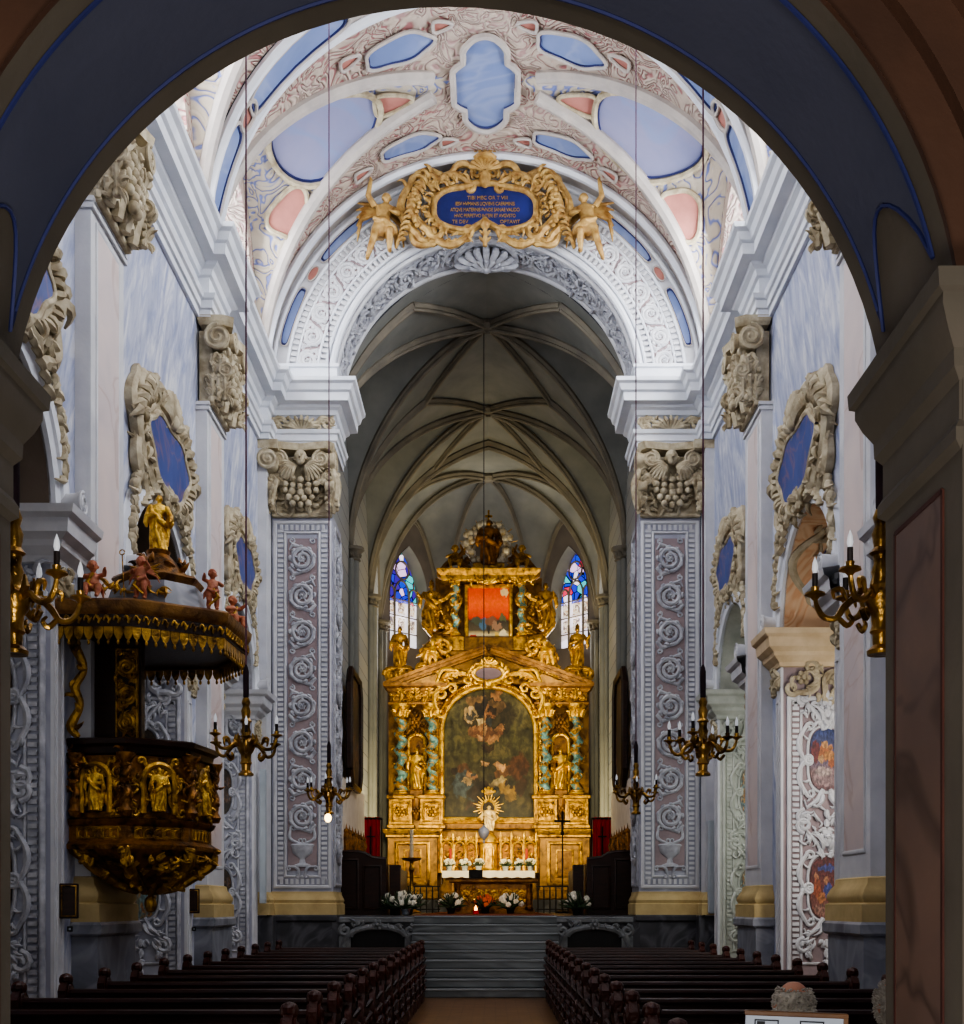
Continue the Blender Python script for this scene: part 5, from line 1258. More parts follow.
# ---------------- tabernacle wall behind the altar table
TY = 37.7
tb = thing('tabernacle', 'bright gold tabernacle with arcaded front above the altar table', 'tabernacle', (0, TY, 2.72))
z0, z1 = 2.75, AZ(838)
m = MB(); m.box(-1.6, 1.6, .1, .2, z0, z1); m.map(lambda x, y, z: (x, y, z - 2.72)); part('back_panel', m, M['golddk'], tb)
m = MB()
for xk in (-1.5, -1.12, -.72, -.38, .38, .72, 1.12, 1.5):
    m.lathe([(.06, 0), (.05, .1), (.035, .15), (.04, .5), (.035, .95), (.06, 1.0), (.06, 1.06)], 8, (xk, 0, z0)); m.lathe([(.04, 0), (.06, .06), (0, .24)], 8, (xk, 0, z0 + 1.06))
m.map(lambda x, y, z: (x, y, z - 2.72)); part('colonnette', m, M['goldlt'], tb)
for xk in (-1.31, -.92, .92, 1.31, -.55, .55):
    m = MB(); m.tube([(xk - .16, .02, z0 + .1), (xk - .16, .02, z0 + .75)] + [(xk + .16 * math.cos(pi - pi * i / 10), .02, z0 + .8 + .16 * math.sin(pi * i / 10)) for i in range(11)] + [(xk + .16, .02, z0 + .1)], .03, 6); shell(m, xk, z0 + .98, .16, .03, .2, pi - .2, 5, -.02, .1)
    foliage(m, xk - .12, xk + .12, z0 + .1, z0 + .7, 8, .14, .025, int(xk * 20), -.08); m.map(lambda x, y, z: (x, y, z - 2.72)); part('arcade', m, M['goldlt'], tb)
for xk in (-1.16, 1.16):
    m = MB(); m.box(xk - .07, xk + .07, -.02, .1, z0 + .42, z0 + .75); m.map(lambda x, y, z: (x, y, z - 2.72)); part('reliquary', m, plain('red_velvet', (186, 70, 50), (140, 40, 30), 4, .7), tb, 'small red velvet reliquary')
m = MB(); m.lathe([(.28, 0), (.28, .9), (.34, .95), (.3, 1.05), (.18, 1.2), (.05, 1.3)], 14, (0, .05, z0)); frame_rect(m, -.17, .17, z0 + .1, z0 + .8, .04, .03, -.23); m.map(lambda x, y, z: (x, y, z - 2.72)); part('tabernacle_door', m, M['goldlt'], tb)
M['ivory'] = plain('ivory_gold', (226, 208, 160), (180, 144, 84), 9, .4, .2)
fig('madonna', 'ivory', 'madonna_statue', None, (0, TY - .05, z0 + 1.3), .8, 0, False, 'small ivory white figure standing on top of the tabernacle', 'statue', None, 1.2)
m = MB()
for i in range(24):
    a = 2 * pi * i / 24; m.tube([(.2 * math.cos(a), 0, .2 * math.sin(a)), ((.5 if i % 2 else .38) * math.cos(a), 0, (.5 if i % 2 else .38) * math.sin(a))], [.035, .008], 5)
m.tube([(.22 * math.cos(2 * pi * i / 24), 0, .22 * math.sin(2 * pi * i / 24)) for i in range(25)], .04, 6); shell(m, 0, .4, .25, .04, .3, pi - .3, 5)
o = m.build('ray_halo', M['goldlt']); o.location = (0, TY + .12, z0 + 2.05); tag(o, 'gold halo of rays behind the small white figure', 'halo')
# altar table
MY = 36.3
at = thing('altar_table', 'high altar table with a white cloth draped over its front edge', 'table', (0, MY, 1.5))
m = MB(); m.bbox(-1.25, 1.25, 0, .8, 0, 1.16, .02); frame_rect(m, -1.1, 1.1, .15, .95, .08, .04, 0); part('altar_block', m, M['redgold'], at)
m = MB(); m.bbox(-1.38, 1.38, -.1, .95, 1.16, 1.25, .02); part('table_top', m, M['walnut'], at)
m = MB(); rr = []
for i in range(41):
    x = -1.4 + 2.8 * i / 40; d = .2 + .015 * math.sin(i * 1.3)
    rr.append([(x, .9, 1.26), (x, -.1, 1.262), (x, -.125, 1.25), (x, -.13 - .01 * math.sin(i), 1.26 - d)])
m.loft(rr, False, False)
for sx in (-1, 1): m.add([(sx * 1.4, -.13, 1.26), (sx * 1.4, .9, 1.26), (sx * 1.41, .9, .9), (sx * 1.41, -.13, .86)], [(0, 1, 2, 3)])
c = tag(m.build('altar_cloth', M['cloth']), 'white cloth covering the high altar table', 'cloth'); c.location = (0, MY, 1.5)
def bouquet(x, y, z, r, col, label, seed, group, pot=True, n=16):
    t = thing('flower_bouquet', label, 'flowers', (x, y, z), 0, group); q = random.Random(seed)
    m = MB(); m.lathe([(.05, 0), (.08, .02), (.1, .12), (.12, .16), (.1, .17)], 10); part('vase', m, M['silver'] if pot else M['black'], t)
    m = MB()
    for k in range(26): hook(m, q.uniform(-.05, .05), .15, pi / 2 + q.uniform(-1.5, 1.5), r * 1.3, r * .09, q.uniform(-1, 1), q.uniform(-r, r) * .6)
    part('leaves', m, M['leafg'], t)
    m = MB()
    for k in range(n):
        a = q.uniform(0, 2 * pi); e = q.uniform(.1, 1.3); p = (r * math.cos(a) * math.cos(e) * .9, r * math.sin(a) * math.cos(e) * .9, .2 + r * math.sin(e) * .9)
        for j in range(5): m.ball((p[0] + .03 * math.cos(j * 1.26), p[1] + .02 * math.sin(j * 2), p[2] + .03 * math.sin(j * 1.26)), r * .15, 5, 4)
    part('blooms', m, M[col], t); return t
for k, xk in enumerate((-1.2, -.72, -.3, .52, .9, 1.28)):
    bouquet(xk, MY + .3, 2.765, .17, 'petal', 'white flower bouquet on the altar cloth, %s from the left' % ('first', 'second', 'third', 'fourth', 'fifth', 'sixth')[k], k, 'white bouquets on the high altar', True, 12)
# ---------------- people's altar in front
FY = 29.0
fa = thing('folk_altar', 'dark carved wooden altar with gilded relief at the head of the stairs', 'altar', (.15, FY, 1.5))
m = MB(); m.bbox(-.95, .95, 0, .6, .1, .75, .03); m.bbox(-1.0, 1.0, -.05, .65, 0, .12, .02); part('body', m, M['redgold'], fa)
m = MB(); m.bbox(-1.08, 1.08, -.1, .7, .77, .84, .02); part('table_top', m, M['redgold'], fa)
m = MB(); rinceau(m, .28, 1.7, .34, .025, 3, 0); foliage(m, -.14, .14, .05, 1.65, 30, .16, .03, 5); m.map(lambda x, y, z: (z - .85, y, x + .46)); part('gilded_relief', m, M['goldlt'], fa, 'gilded leaf relief')
for s in (-1, 1):
    m = MB(); m.lathe([(.08, 0), (.1, .05), (.06, .1), (.09, .3), (.05, .5), (.09, .62)], 10, (s * .86, -.06, .12)); part('corner_baluster', m, M['golddk'], fa)
t = thing('bookstand', 'small dark bookstand on the folk altar', 'bookstand', (-.28, FY + .1, 2.362)); m = MB(); m.prism([(-.16, 0), (.16, 0), (.16, .02), (-.16, .02)], -.1, .16); part('base', m, M['black'], t)
m = MB(); m.add([(-.17, -.08, .03), (.17, -.08, .03), (.17, .1, .22), (-.17, .1, .22), (-.17, -.06, .02), (.17, -.06, .02), (.17, .12, .2), (-.17, .12, .2)], [(0, 1, 2, 3), (7, 6, 5, 4), (0, 4, 5, 1), (3, 2, 6, 7), (0, 3, 7, 4), (1, 5, 6, 2)]); part('rest', m, M['black'], t)
bouquet(-.05, 28.55, 1.5, .26, 'orange', 'orange bouquet standing in front of the folk altar', 21, None, False, 14)
bouquet(-.85, 28.3, 1.5, .3, 'petal', 'white bouquet on the floor left of the folk altar', 22, 'white bouquets around the folk altar', False, 14)
bouquet(.55, 28.3, 1.5, .3, 'petal', 'white bouquet on the floor right of the folk altar front', 23, 'white bouquets around the folk altar', False, 14)
bouquet(-2.0, 26.2, 1.5, .3, 'petal', 'white bouquet beside the left choir stall', 24, 'white bouquets by the choir stalls', False, 12)
bouquet(-1.72, 25.6, 1.5, .24, 'petal', 'smaller white bouquet at the left head of the stairs', 25, 'white bouquets by the choir stalls', True, 10)
bouquet(1.95, 26.0, 1.5, .3, 'petal', 'white bouquet beside the right choir stall', 26, 'white bouquets by the choir stalls', False, 9)
bouquet(-1.75, 26.9, 1.5, .34, 'petal', 'leafy bouquet close against the left choir stall end', 27, 'white bouquets by the choir stalls', False, 6)
t = thing('votive_candle', 'glowing votive candle in a glass on the top stair edge', 'candle', (-.25, 27.2, 1.5)); m = MB(); m.lathe([(.05, 0), (.07, .02), (.07, .1)], 12); part('glass', m, M['red'], t); m = MB(); m.lathe([(.0, .08), (.03, .1), (.035, .14), (.0, .22)], 8); part('flame', m, M['flame'], t)
m = MB(); m.box(-1.5, 1.4, 24.6, 36.3, 1.5, 1.515); tag(m.build('chancel_carpet', plain('brown_red_carpet', (132, 66, 36), (100, 46, 26), 5, .9)), 'brown red carpet on the chancel floor above the stairs', 'carpet')
# free-standing candle and cross
t = thing('paschal_candlestick', 'tall candlestick with a white candle left of the altar table', 'candlestick', (-2.1, 33, 1.5))
m = MB(); m.lathe([(.26, 0), (.26, .04), (.1, .1), (.05, .2), (.08, .5), (.05, .55), (.05, 1.1), (.09, 1.2), (.05, 1.3), (.06, 1.42), (.26, 1.46), (.28, 1.52), (.06, 1.54)], 14); part('stand', m, M['brass'], t)
m = MB(); m.lathe([(.05, 1.54), (.05, 2.3), (.01, 2.31)], 10); part('candle', m, M['wax'], t)
t = thing('processional_cross', 'thin dark processional cross on a pole right of the altar table', 'cross', (2.05, 33, 1.5))
m = MB(); m.lathe([(.2, 0), (.2, .05), (.04, .1), (.02, .15), (.02, 2.2)], 8); part('pole', m, M['black'], t)
m = MB(); m.box(-.03, .03, -.02, .02, 2.2, 2.8); m.box(-.22, .22, -.02, .02, 2.5, 2.56); m.ball((0, 0, 2.2), .06, 8, 5); part('cross_head', m, M['black'], t)
for s, w in ((-1, 'left'), (1, 'right')):
    t = thing('altar_rail', 'low dark railing in front of the %s altar socle' % w, 'railing', (s * 2.15, 35.0, 1.5))
    for k in range(9): m = MB(); m.lathe([(.02, 0), (.025, .3), (.02, .75)], 6, (-.7 + .175 * k, 0, 0)); part('baluster', m, M['black'], t)
    for z in (.08, .75): m = MB(); m.box(-.75, .75, -.02, .02, z, z + .04); part('rail', m, M['black'], t)
# sanctuary lamp
t = thing('sanctuary_lamp', 'small silver blue sanctuary lamp hanging in front of the tabernacle', 'lamp', (-.08, 28.9, 3.45))
m = MB(); m.lathe([(.0, -.26), (.03, -.22), (.02, -.16), (.1, -.08), (.14, .02), (.12, .1), (.04, .16), (.02, .2)], 14); part('lamp_bowl', m, plain('silver_blue', (226, 232, 242), (150, 164, 188), 6, .2, .2), t)
m = MB(); m.tube([(0, 0, .2), (0, 0, 12.05)], .012, 5); part('cord', m, M['black'], t)
# ------------------------------------------------------------------ gothic chancel
XC = 3.6; ZG = 11.0; HG = 4.7
def pz(x, a, h): 
    R_ = (a * a + h * h) / (2 * a); c = a - R_; x = min(abs(x), a); return math.sqrt(max(0, R_ * R_ - (x - c) ** 2))
class GBay:
    def __init__(s, y0, y1): s.y0, s.y1 = y0, y1; s.yc = (y0 + y1) / 2; s.hw = (y1 - y0) / 2
    def B(s, x): return ZG + pz(x, XC, HG)
    def Cc(s, x, y): return ZG + pz(y - s.yc, s.hw, HG - .05 - .5 * (abs(x) / XC) ** 2)
    def z(s, x, y): return max(s.B(x), s.Cc(x, y))
    def crease(s, y):
        a, b = 0.0, XC
        for _ in range(40):
            m = (a + b) / 2
            if s.B(m) > s.Cc(m, y): a = m
            else: b = m
        return a
GB = [GBay(26.3, 31.3), GBay(31.3, 36.1)]
mb = MB(); barrel_rr = []
for i in range(41):
    x = -XC + 2 * XC * i / 40; barrel_rr.append([(x, YB, ZG + pz(x, XC, HG)), (x, 26.3, ZG + pz(x, XC, HG))])
mb.loft(barrel_rr, False, False)
for b in GB:
    ny = 30
    for sx in (-1, 1):
        ra = []; rc = []
        for j in range(ny + 1):
            y = b.yc - b.hw * math.cos(pi * j / ny); xc = b.crease(y)
            ra.append([(sx * xc * i / 10, y, b.B(xc * i / 10)) for i in range(11)])
            rc.append([(sx * (xc + (XC - xc) * i / 12), y, max(ZG - .1, b.Cc(xc + (XC - xc) * i / 12, y))) for i in range(13)])
        mb.loft(ra, False, False); mb.loft(rc, False, False)
# apse umbrella vault
AC = (0.0, 39.0); AV = [(-3.6, 36.1), (-3.6, 39.4), (-1.5, 41.6), (1.5, 41.6), (3.6, 39.4), (3.6, 36.1)]
def apz(s_, t_, front=False):
    zr = HG * math.sqrt(max(0, 1 - s_ * s_)); zm = HG - (0 if front else .9 * s_ * s_)
    if front: w = 1 - abs(2 * t_ - 1) ** 2; return ZG + zr + (zm - zr) * (pz((2 * t_ - 1) * XC, XC, HG) / HG if s_ > 0 else 1)
    return ZG + zr + (zm - zr) * (1 - abs(2 * t_ - 1) ** 1.8)
secs = list(zip(AV[:-1], AV[1:])) + [(AV[-1], AV[0])]
for k, (p, q) in enumerate(secs):
    rr = []
    for i in range(17):
        s_ = i / 16; row = []
        for j in range(17):
            t_ = j / 16; x = p[0] + (q[0] - p[0]) * t_; y = p[1] + (q[1] - p[1]) * t_
            row.append((AC[0] + (x - AC[0]) * s_, AC[1] + (y - AC[1]) * s_, apz(s_, t_, k == 5)))
        rr.append(row)
    mb.loft(rr, False, False)
struct('ceiling_chancel', mb, M['stone'])
# ribs
rv = thing('gothic_ribs', 'moulded stone ribs of the gothic chancel vault', 'vault rib', (0, YB, ZG)); rv['kind'] = 'structure'
def rib(pts, r=.085, name='rib'):
    m = MB(); P = [(x, y - YB, z - ZG) for x, y, z in pts]
    m.tube(P, r, 6, 1.0, None); m.tube([(x, y, z - r * 1.3) for x, y, z in P], r * .55, 6); return part(name, m, M['ribstone'], rv)
for b in GB:
    for sx in (-1, 1):
        for sy in (-1, 1):
            pts = []
            for i in range(26):
                tt = math.sin(pi / 2 * i / 25); y = b.yc + sy * b.hw * min(.9995, max(tt, .001)); pts.append((sx * b.crease(y) if i else 0, y, b.B(b.crease(y)) - .05 if i else ZG + HG - .05))
            rib(pts)
            pts = []
            for i in range(14):     # star ribs from boss to the node on the bay boundary
                u = i / 13; x = sx * 1.62 * u; y = b.yc + sy * b.hw * u; pts.append((x, y, max(b.B(x), b.Cc(x, y)) - .05))
            rib(pts, .075)
    m = MB(); m.lathe([(.0, -.22), (.16, -.2), (.24, -.1), (.2, 0)], 14, (0, b.yc - YB, HG)); rosette(m, 0, HG - .2, .1, -(b.yc - YB)); part('boss', m, M['ribstone'], rv)
for y in (26.3, 31.3, 36.1):
    for sx in (-1, 1): rib([(sx * (XC - (XC - (1.62 if y < 36 else 0)) * i / 20), y, ZG + pz(XC - (XC - (1.62 if y < 36 else 0)) * i / 20, XC, HG) - .05) for i in range(21)], .09 if y < 36 else .13)
for k, p in enumerate(AV):
    rib([(AC[0] + (p[0] - AC[0]) * math.sin(pi / 2 * i / 20), AC[1] + (p[1] - AC[1]) * math.sin(pi / 2 * i / 20), apz(math.sin(pi / 2 * i / 20), 0) - .05) for i in range(21)])
for k, (p, q) in enumerate(secs[:-1]):
    rib([(p[0] + (q[0] - p[0]) * j / 20, p[1] + (q[1] - p[1]) * j / 20, apz(1, j / 20) - .05) for j in range(21)], .08)
m = MB(); m.lathe([(.0, -.22), (.16, -.2), (.24, -.1), (.2, 0)], 14, (0, AC[1] - YB, HG)); part('boss', m, M['ribstone'], rv)
# walls of chancel and apse, windows in the slanting bays
for nm, s in SIDE.items():
    mb = MB(); x = s * XC; mb.add([(x, YB - .1, 1.4), (x, 39.4, 1.4), (x, 39.4, 15.8), (x, YB - .1, 15.8)], [(0, 1, 2, 3)]); struct('wall_chancel_' + nm, mb, M['ashlar'], smooth=False)
    # slanting apse wall with a pointed window hole
    p, q = ((-3.6, 39.4), (-1.5, 41.6)); L_ = math.hypot(q[0] - p[0], q[1] - p[1]); ang = math.atan2(q[1] - p[1], q[0] - p[0])
    def W(u, z, d=0.0): 
        px_, py_ = p[0] + (q[0] - p[0]) * u / L_ - math.sin(ang) * d, p[1] + (q[1] - p[1]) * u / L_ + math.cos(ang) * d
        return (-s * px_ if False else (px_ if s < 0 else -px_), py_, z)
    wc, wh, wz0, wz1, top = L_ / 2 - .2, .86, 10.4, 12.1, 1.7
    def wz(u): return wz1 + pz(u, wh, top)
    mb = MB(); N_ = 20
    mb.add([W(0, 1.4), W(wc - wh, 1.4), W(wc - wh, 15.8), W(0, 15.8), W(wc + wh, 1.4), W(L_, 1.4), W(L_, 15.8), W(wc + wh, 15.8), W(wc - wh, wz0), W(wc + wh, wz0)], [(0, 1, 2, 3), (4, 5, 6, 7), (1, 4, 9, 8)])
    for i in range(N_):
        u0, u1 = -wh + 2 * wh * i / N_, -wh + 2 * wh * (i + 1) / N_
        mb.add([W(wc + u0, wz(u0)), W(wc + u1, wz(u1)), W(wc + u1, 15.8), W(wc + u0, 15.8)], [(0, 1, 2, 3)])
    struct('wall_apse_' + nm, mb, M['apsegrey'], smooth=False)
    num = 7 if s < 0 else 8
    fr = MB()
    edge = [(-wh, wz0)] + [(-wh, wz1)] + [(-wh + 2 * wh * i / 24, wz(-wh + 2 * wh * i / 24)) for i in range(1, 24)] + [(wh, wz1), (wh, wz0)]
    fr.loft([[W(wc + u, z, -.02), W(wc + u * .84, z - (.12 if z > wz1 else 0), .25), W(wc + u * .8, z - (.16 if z > wz1 else 0), .4)] for u, z in edge], False, False)
    w = struct('window_%d' % num, fr, M['stone'])
    k_ = .8
    for low in (1, 0):
        g = MB(); zz = 12.05
        if low: g.add([W(wc - wh * k_, wz0, .38), W(wc + wh * k_, wz0, .38), W(wc + wh * k_, zz, .38), W(wc - wh * k_, zz, .38)], [(0, 1, 2, 3)])
        else:
            pts = [W(wc - wh * k_, zz, .38)] + [W(wc + (-wh + 2 * wh * i / 24) * k_, wz(-wh + 2 * wh * i / 24) - .14, .38) for i in range(25)] + [W(wc + wh * k_, zz, .38)]
            g.add(pts, [tuple(range(len(pts)))])
        part('stained_glass', g, glassmat('stained_glass_%d%d' % (num, low), low, num * 3.3 + low), w, 'pale figured panes' if low else 'blue and violet tracery glass', smooth=False)
    for u in (-.25, .22):
        m = MB(); m.tube([W(wc + u * wh * 2 * .8, wz0, .33), W(wc + u * wh * 2 * .8, wz1 + .25, .33)], .045, 6); part('mullion', m, M['ribstone'], w)
    m = MB()
    for z in [wz0 + .55 * i for i in range(4)]: m.tube([W(wc - wh * .8, z, .35), W(wc + wh * .8, z, .35)], .022, 5)
    for u0, u1 in ((-.8, -.4), (-.4, .36), (.36, .8)):
        c_ = (u0 + u1) / 2; h_ = (u1 - u0) / 2; m.tube([W(wc + wh * (c_ - h_ * math.cos(pi * i / 10)), wz1 + .1 + wh * h_ * 1.5 * math.sin(pi * i / 10), .33) for i in range(11)], .035, 5)
    m.tube([W(wc + .3 * math.cos(2 * pi * i / 16), 13.05 + .3 * math.sin(2 * pi * i / 16), .33) for i in range(17)], .035, 5)
    part('tracery', m, M['ribstone'], w)
    # wall shafts with small capitals
    for y, x in ((26.25, 3.5), (31.3, 3.48), (36.1, 3.48), (39.35, 3.46)):
        sh = thing('wall_shaft', '', 'column', (s * x, y, 1.5))
        sh['label'] = 'slender stone shaft bundle on the %s chancel wall, %s' % ('left' if s < 0 else 'right', {26.25: 'just behind the pier', 31.3: 'second from the pier', 36.1: 'third from the pier', 39.35: 'at the start of the apse'}[y]); sh['group'] = 'chancel wall shafts'
        m = MB(); m.lathe([(.22, 0), (.22, .5), (.16, .56), (.13, .62), (.13, 9.2), (.16, 9.22)], 10)
        for dy in (-.2, .2): m.lathe([(.12, 0), (.12, .5), (.075, .56), (.075, 9.2)], 8, (s * .06, dy, 0))
        part('shaft', m, M['stone'], sh)
        m = MB(); m.lathe([(.14, 9.18), (.18, 9.2), (.15, 9.25), (.2, 9.42), (.26, 9.46), (.26, 9.54), (.1, 9.56)], 10)
        for k in range(7): a = 2 * pi * k / 7; hook(m, .15 * math.cos(a), 9.28, pi / 2, .16, .05, 1.0, -.15 * math.sin(a))
        part('capital', m, M['ribstone'], sh)
mb = MB(); mb.add([(-1.5, 41.6, 1.4), (1.5, 41.6, 1.4), (1.5, 41.6, 15.8), (-1.5, 41.6, 15.8)], [(0, 1, 2, 3)]); struct('wall_apse_back', mb, M['apsegrey'], smooth=False)
# ------------------------------------------------------------------ stairs and crypt portals
st = thing('chancel_stairs', 'flight of dark marble steps up to the chancel', 'stairs', (0, 22.2, 0))
for i in range(9):
    m = MB(); m.bbox(-1.46, 1.43, i * .262, 2.42, i * .1667, (i + 1) * .1667, .015); m.box(-1.46, 1.43, i * .262 - .02, i * .262 + .01, (i + 1) * .1667 - .035, (i + 1) * .1667); part('step', m, M['step'], st)
    m = MB(); m.bbox(-1.46, 1.43, i * .262 - .03, i * .262 + .06, (i + 1) * .1667 - .035, (i + 1) * .1667 + .004, .01); part('nosing', m, M['nosing'], st)
for s, w in ((-1, 'left'), (1, 'right')):
    x0, x1 = sorted((s * 1.46, s * 3.13)); c_ = s * 2.2
    t = thing('crypt_portal', 'low white stone crypt portal with dark opening, %s of the stairs' % w, 'portal', (c_, 24.4, 0))
    m = MB(); m.box(x0 - c_, x1 - c_, 0, .1, 0, 1.5); part('wall_face', m, M['darkmarble'], t)
    m = MB(); m.box(-.55, .55, -.02, .0, 0, 1.1); m.prism([(-.55, 1.1)] + [(.55 * math.cos(pi - pi * i / 12), 1.1 + .13 * math.sin(pi * i / 12)) for i in range(13)], -.02, 0); part('dark_opening', m, M['black'], t)
    m = MB()
    for sg in (-1, 1): m.bbox(min(sg * .55, sg * .78), max(sg * .55, sg * .78), -.08, .02, 0, 1.1, .02); rt(m, spiral(sg * .66, 1.2, .12, .03, pi / 2, -1.3 * sg, 12), .05, .06); rt(m, [(sg * .62, 1.1), (sg * .7, .9), (sg * .64, .7), (sg * .7, .5)], [.06, .05, .05, .03], .08)
    m.tube([(.56 * math.cos(pi - pi * i / 16), -.05, 1.08 + .2 * math.sin(pi * i / 16)) for i in range(17)], .07, 8); m.bbox(-.78, .78, -.1, .02, 1.36, 1.48, .02); rosette(m, 0, 1.32, .12, .08); foliage(m, -.5, .5, 1.25, 1.36, 14, .16, .03, 3, .06)
    part('stone_surround', m, M['portal'], t)
# ------------------------------------------------------------------ choir furniture
for s, w in ((-1, 'left'), (1, 'right')):
    t = thing('choir_stall', 'dark walnut choir stall on the %s of the chancel, its panelled end to the nave' % w, 'choir stall', (s * 2.72, 26.3, 1.5))
    m = MB(); prof = [(-.52, 0), (.6, 0), (.6, 1.36), (.1, 1.36), (-.05, 1.33), (-.2, 1.24), (-.52, 1.2)]
    m.prism([(s * a, b) for a, b in prof], 0, .1); part('end_panel', m, M['walnut'], t)
    m = MB(); frame_rect(m, *sorted((s * -.42, s * .0)), .12, 1.1, .05, .03); frame_rect(m, *sorted((s * .08, s * .52)), .12, 1.24, .05, .03); part('panel_frame', m, M['walnut'], t)
    m = MB(); m.tube([(s * a, .05, b + .02) for a, b in prof[2:]], .05, 8); part('cap_rail', m, M['walnut'], t)
    m = MB(); m.bbox(*sorted((s * -.52, s * -.4)), .1, 6.5, 0, 1.15, .02); m.bbox(*sorted((s * .5, s * .6)), .1, 6.5, 0, 1.34, .02); m.bbox(*sorted((s * -.1, s * .5)), .1, 6.5, .4, .46, .02); part('bench', m, M['walnut'], t)
    m = MB(); m.bbox(*sorted((s * -.8, s * -.56)), .4, .7, 0, 1.12, .02); part('kneeler_desk', m, M['walnut'], t)
    m = MB(); m.box(*sorted((s * .62, s * .66)), 1.5, 6.2, 1.3, 3.2); pl = part('back_board', m, M['cloth'], t, 'white back board')
    m = MB()
    for k in range(7):
        y = 1.7 + k * .62
        m.lathe([(.05, 0), (.09, .1), (.06, .3), (.1, .42), (.03, .62), (.0, .8)], 8, (s * .56, y, 1.35)); m.ball((s * .56, y, 1.95), .07, 8, 5)
    m.box(*sorted((s * .48, s * .62)), 1.4, 6.0, 1.34, 1.42); part('gilded_crest', m, M['golddk'], t, 'row of gilded finials')
    # red hanging
    t = thing('red_banner', 'red cloth hanging with a dark cross on the %s side of the chancel' % w, 'banner', ((-3.24 if s < 0 else 3.16), 33.2, 0))
    m = MB(); rr = []
    for i in range(21):
        x = -.26 + .52 * i / 20; rr.append([(x, .03 * math.sin(i * 1.4), 4.16), (x * .99, .04 * math.sin(i * 1.4 + .4), 3.5), (x, .05 * math.sin(i * 1.4), 2.85)])
    m.loft(rr, False, False); part('cloth', m, M['red'], t)
    m = MB(); m.box(-.02, .02, -.07, -.05, 3.1, 3.9); m.box(-.12, .12, -.07, -.05, 3.6, 3.64); part('cross', m, M['black'], t)
    m = MB(); m.tube([(-.3, 0, 4.12), (.3, 0, 4.12)], .03, 8); m.tube([(-.3, 0, 4.12), (-.3, 0, 1.5)], .025, 6); m.tube([(.3, 0, 4.12), (.3, 0, 1.5)], .025, 6); part('stand', m, M['walnut'], t)
    # framed picture on the side wall
    t = thing('chancel_painting', 'large dark framed painting hung on the %s chancel wall' % w, 'painting', (s * 3.3, 29.6, 6.0), RZ(s))
    oc = [(-1.1, -1.0), (-.8, -1.35), (.8, -1.35), (1.1, -1.0), (1.1, 1.0), (.8, 1.35), (-.8, 1.35), (-1.1, 1.0)]
    m = MB(); m.prism(oc, -.02, .02); part('canvas', m, painting('dark_canvas_%s' % w, 'brown', 7 + s), t, smooth=False)
    m = MB(); q = [(x * 1.02, -.03, z * 1.02) for x, z in oc]; m.tube(q + q[:1], .09, 6, cap=False); part('frame', m, M['walnut'], t)
# ------------------------------------------------------------------ loudspeaker columns and boards by the walls
for s, w, x, y in ((-1, 'left', PX(263, 23.7), 23.7), (1, 'right', PX(711, 23.9), 23.9)):
    t = thing('column_loudspeaker', 'slim pale grey column loudspeaker at the %s chancel pier' % w, 'loudspeaker', (x, y, 1.55)); z1 = (3.0 if s < 0 else 2.4)
    z0 = .2 if s < 0 else 0
    m = MB(); m.bbox(-.06, .06, -.05, .05, z0, z1 - .55 + (.4 if s < 0 else 0), .01); part('cabinet', m, M['speaker'], t); m = MB(); m.box(-.045, .045, -.058, -.05, z0 + .06, z1 - .62 + (.4 if s < 0 else 0)); part('grille', m, M['speaker'], t)
    m = MB(); m.box(-.02, .02, .05, .2, .5, .56); part('bracket', m, M['speaker'], t)
for k, (px, Y, w) in enumerate(((69, 13.0, 'under the pulpit'), (193, 18.55, 'by the farther left pilaster'))):
    t = thing('framed_board', 'small dark framed number board %s' % w, 'board', (PX(px, Y), Y, PZ(901, Y)), .25)
    m = MB(); m.bbox(-.1, .1, -.03, .03, -.19, .19, .01); part('board', m, M['walnut'], t); m = MB(); frame_rect(m, -.08, .08, -.17, .17, .015, .012, -.03); part('frame', m, M['brass'], t)
    t2 = thing('wall_socket', 'small black socket box below the framed board %s' % w, 'socket', (PX(px + 1, Y + .02), Y + .02, PZ(929, Y)), .25); m = MB(); m.bbox(-.03, .03, -.02, .02, -.03, .03, .006); part('box', m, M['black'], t2); m = MB(); m.lathe([(.012, 0), (.012, .004)], 8); m.map(lambda x, y, z: (x, -.02 - z, y)); part('plug_hole', m, M['speaker'], t2)
# ------------------------------------------------------------------ pulpit
PA = [(-4.58, 13.3), (-3.9, 13.2), (-3.29, 13.62), (-3.2, 14.37), (-3.6, 15.0), (-4.58, 15.1)]
PC = (-4.0, 14.15)
pu = thing('pulpit', 'dark and gilded carved pulpit with statue niches and a fringed sounding board', 'pulpit', (PC[0], PC[1], 1.9))
PL = lambda m: m.map(lambda x, y, z: (x - PC[0], y - PC[1], z - 1.9))
def scp(pts, k, c=PC, ky=None): return [(c[0] + (p[0] - c[0]) * k, c[1] + (p[1] - c[1]) * (ky or k)) for p in pts]
zt, zb = 3.56, 2.33
m = MB(); m.vprism(scp(PA, .94), zb + .3, zt - .1); PL(m); part('corpus', m, M['golddk'], pu)
m = MB(); m.sweep(PA[:6], [(-.08, zt - .2), (-.02, zt - .17), (0, zt - .1), (.05, zt - .07), (.06, zt - .02), (.02, zt), (-.2, zt)], side=1); PL(m); part('top_rim', m, M['walnut'], pu)
m = MB(); m.sweep(PA[:6], [(-.1, zb), (.04, zb), (.05, zb + .05), (0, zb + .08), (-.03, zb + .1), (-.03, zb + .26), (.0, zb + .28), (.02, zb + .33), (-.08, zb + .36)], side=1); PL(m); part('plinth_band', m, M['golddk'], pu)
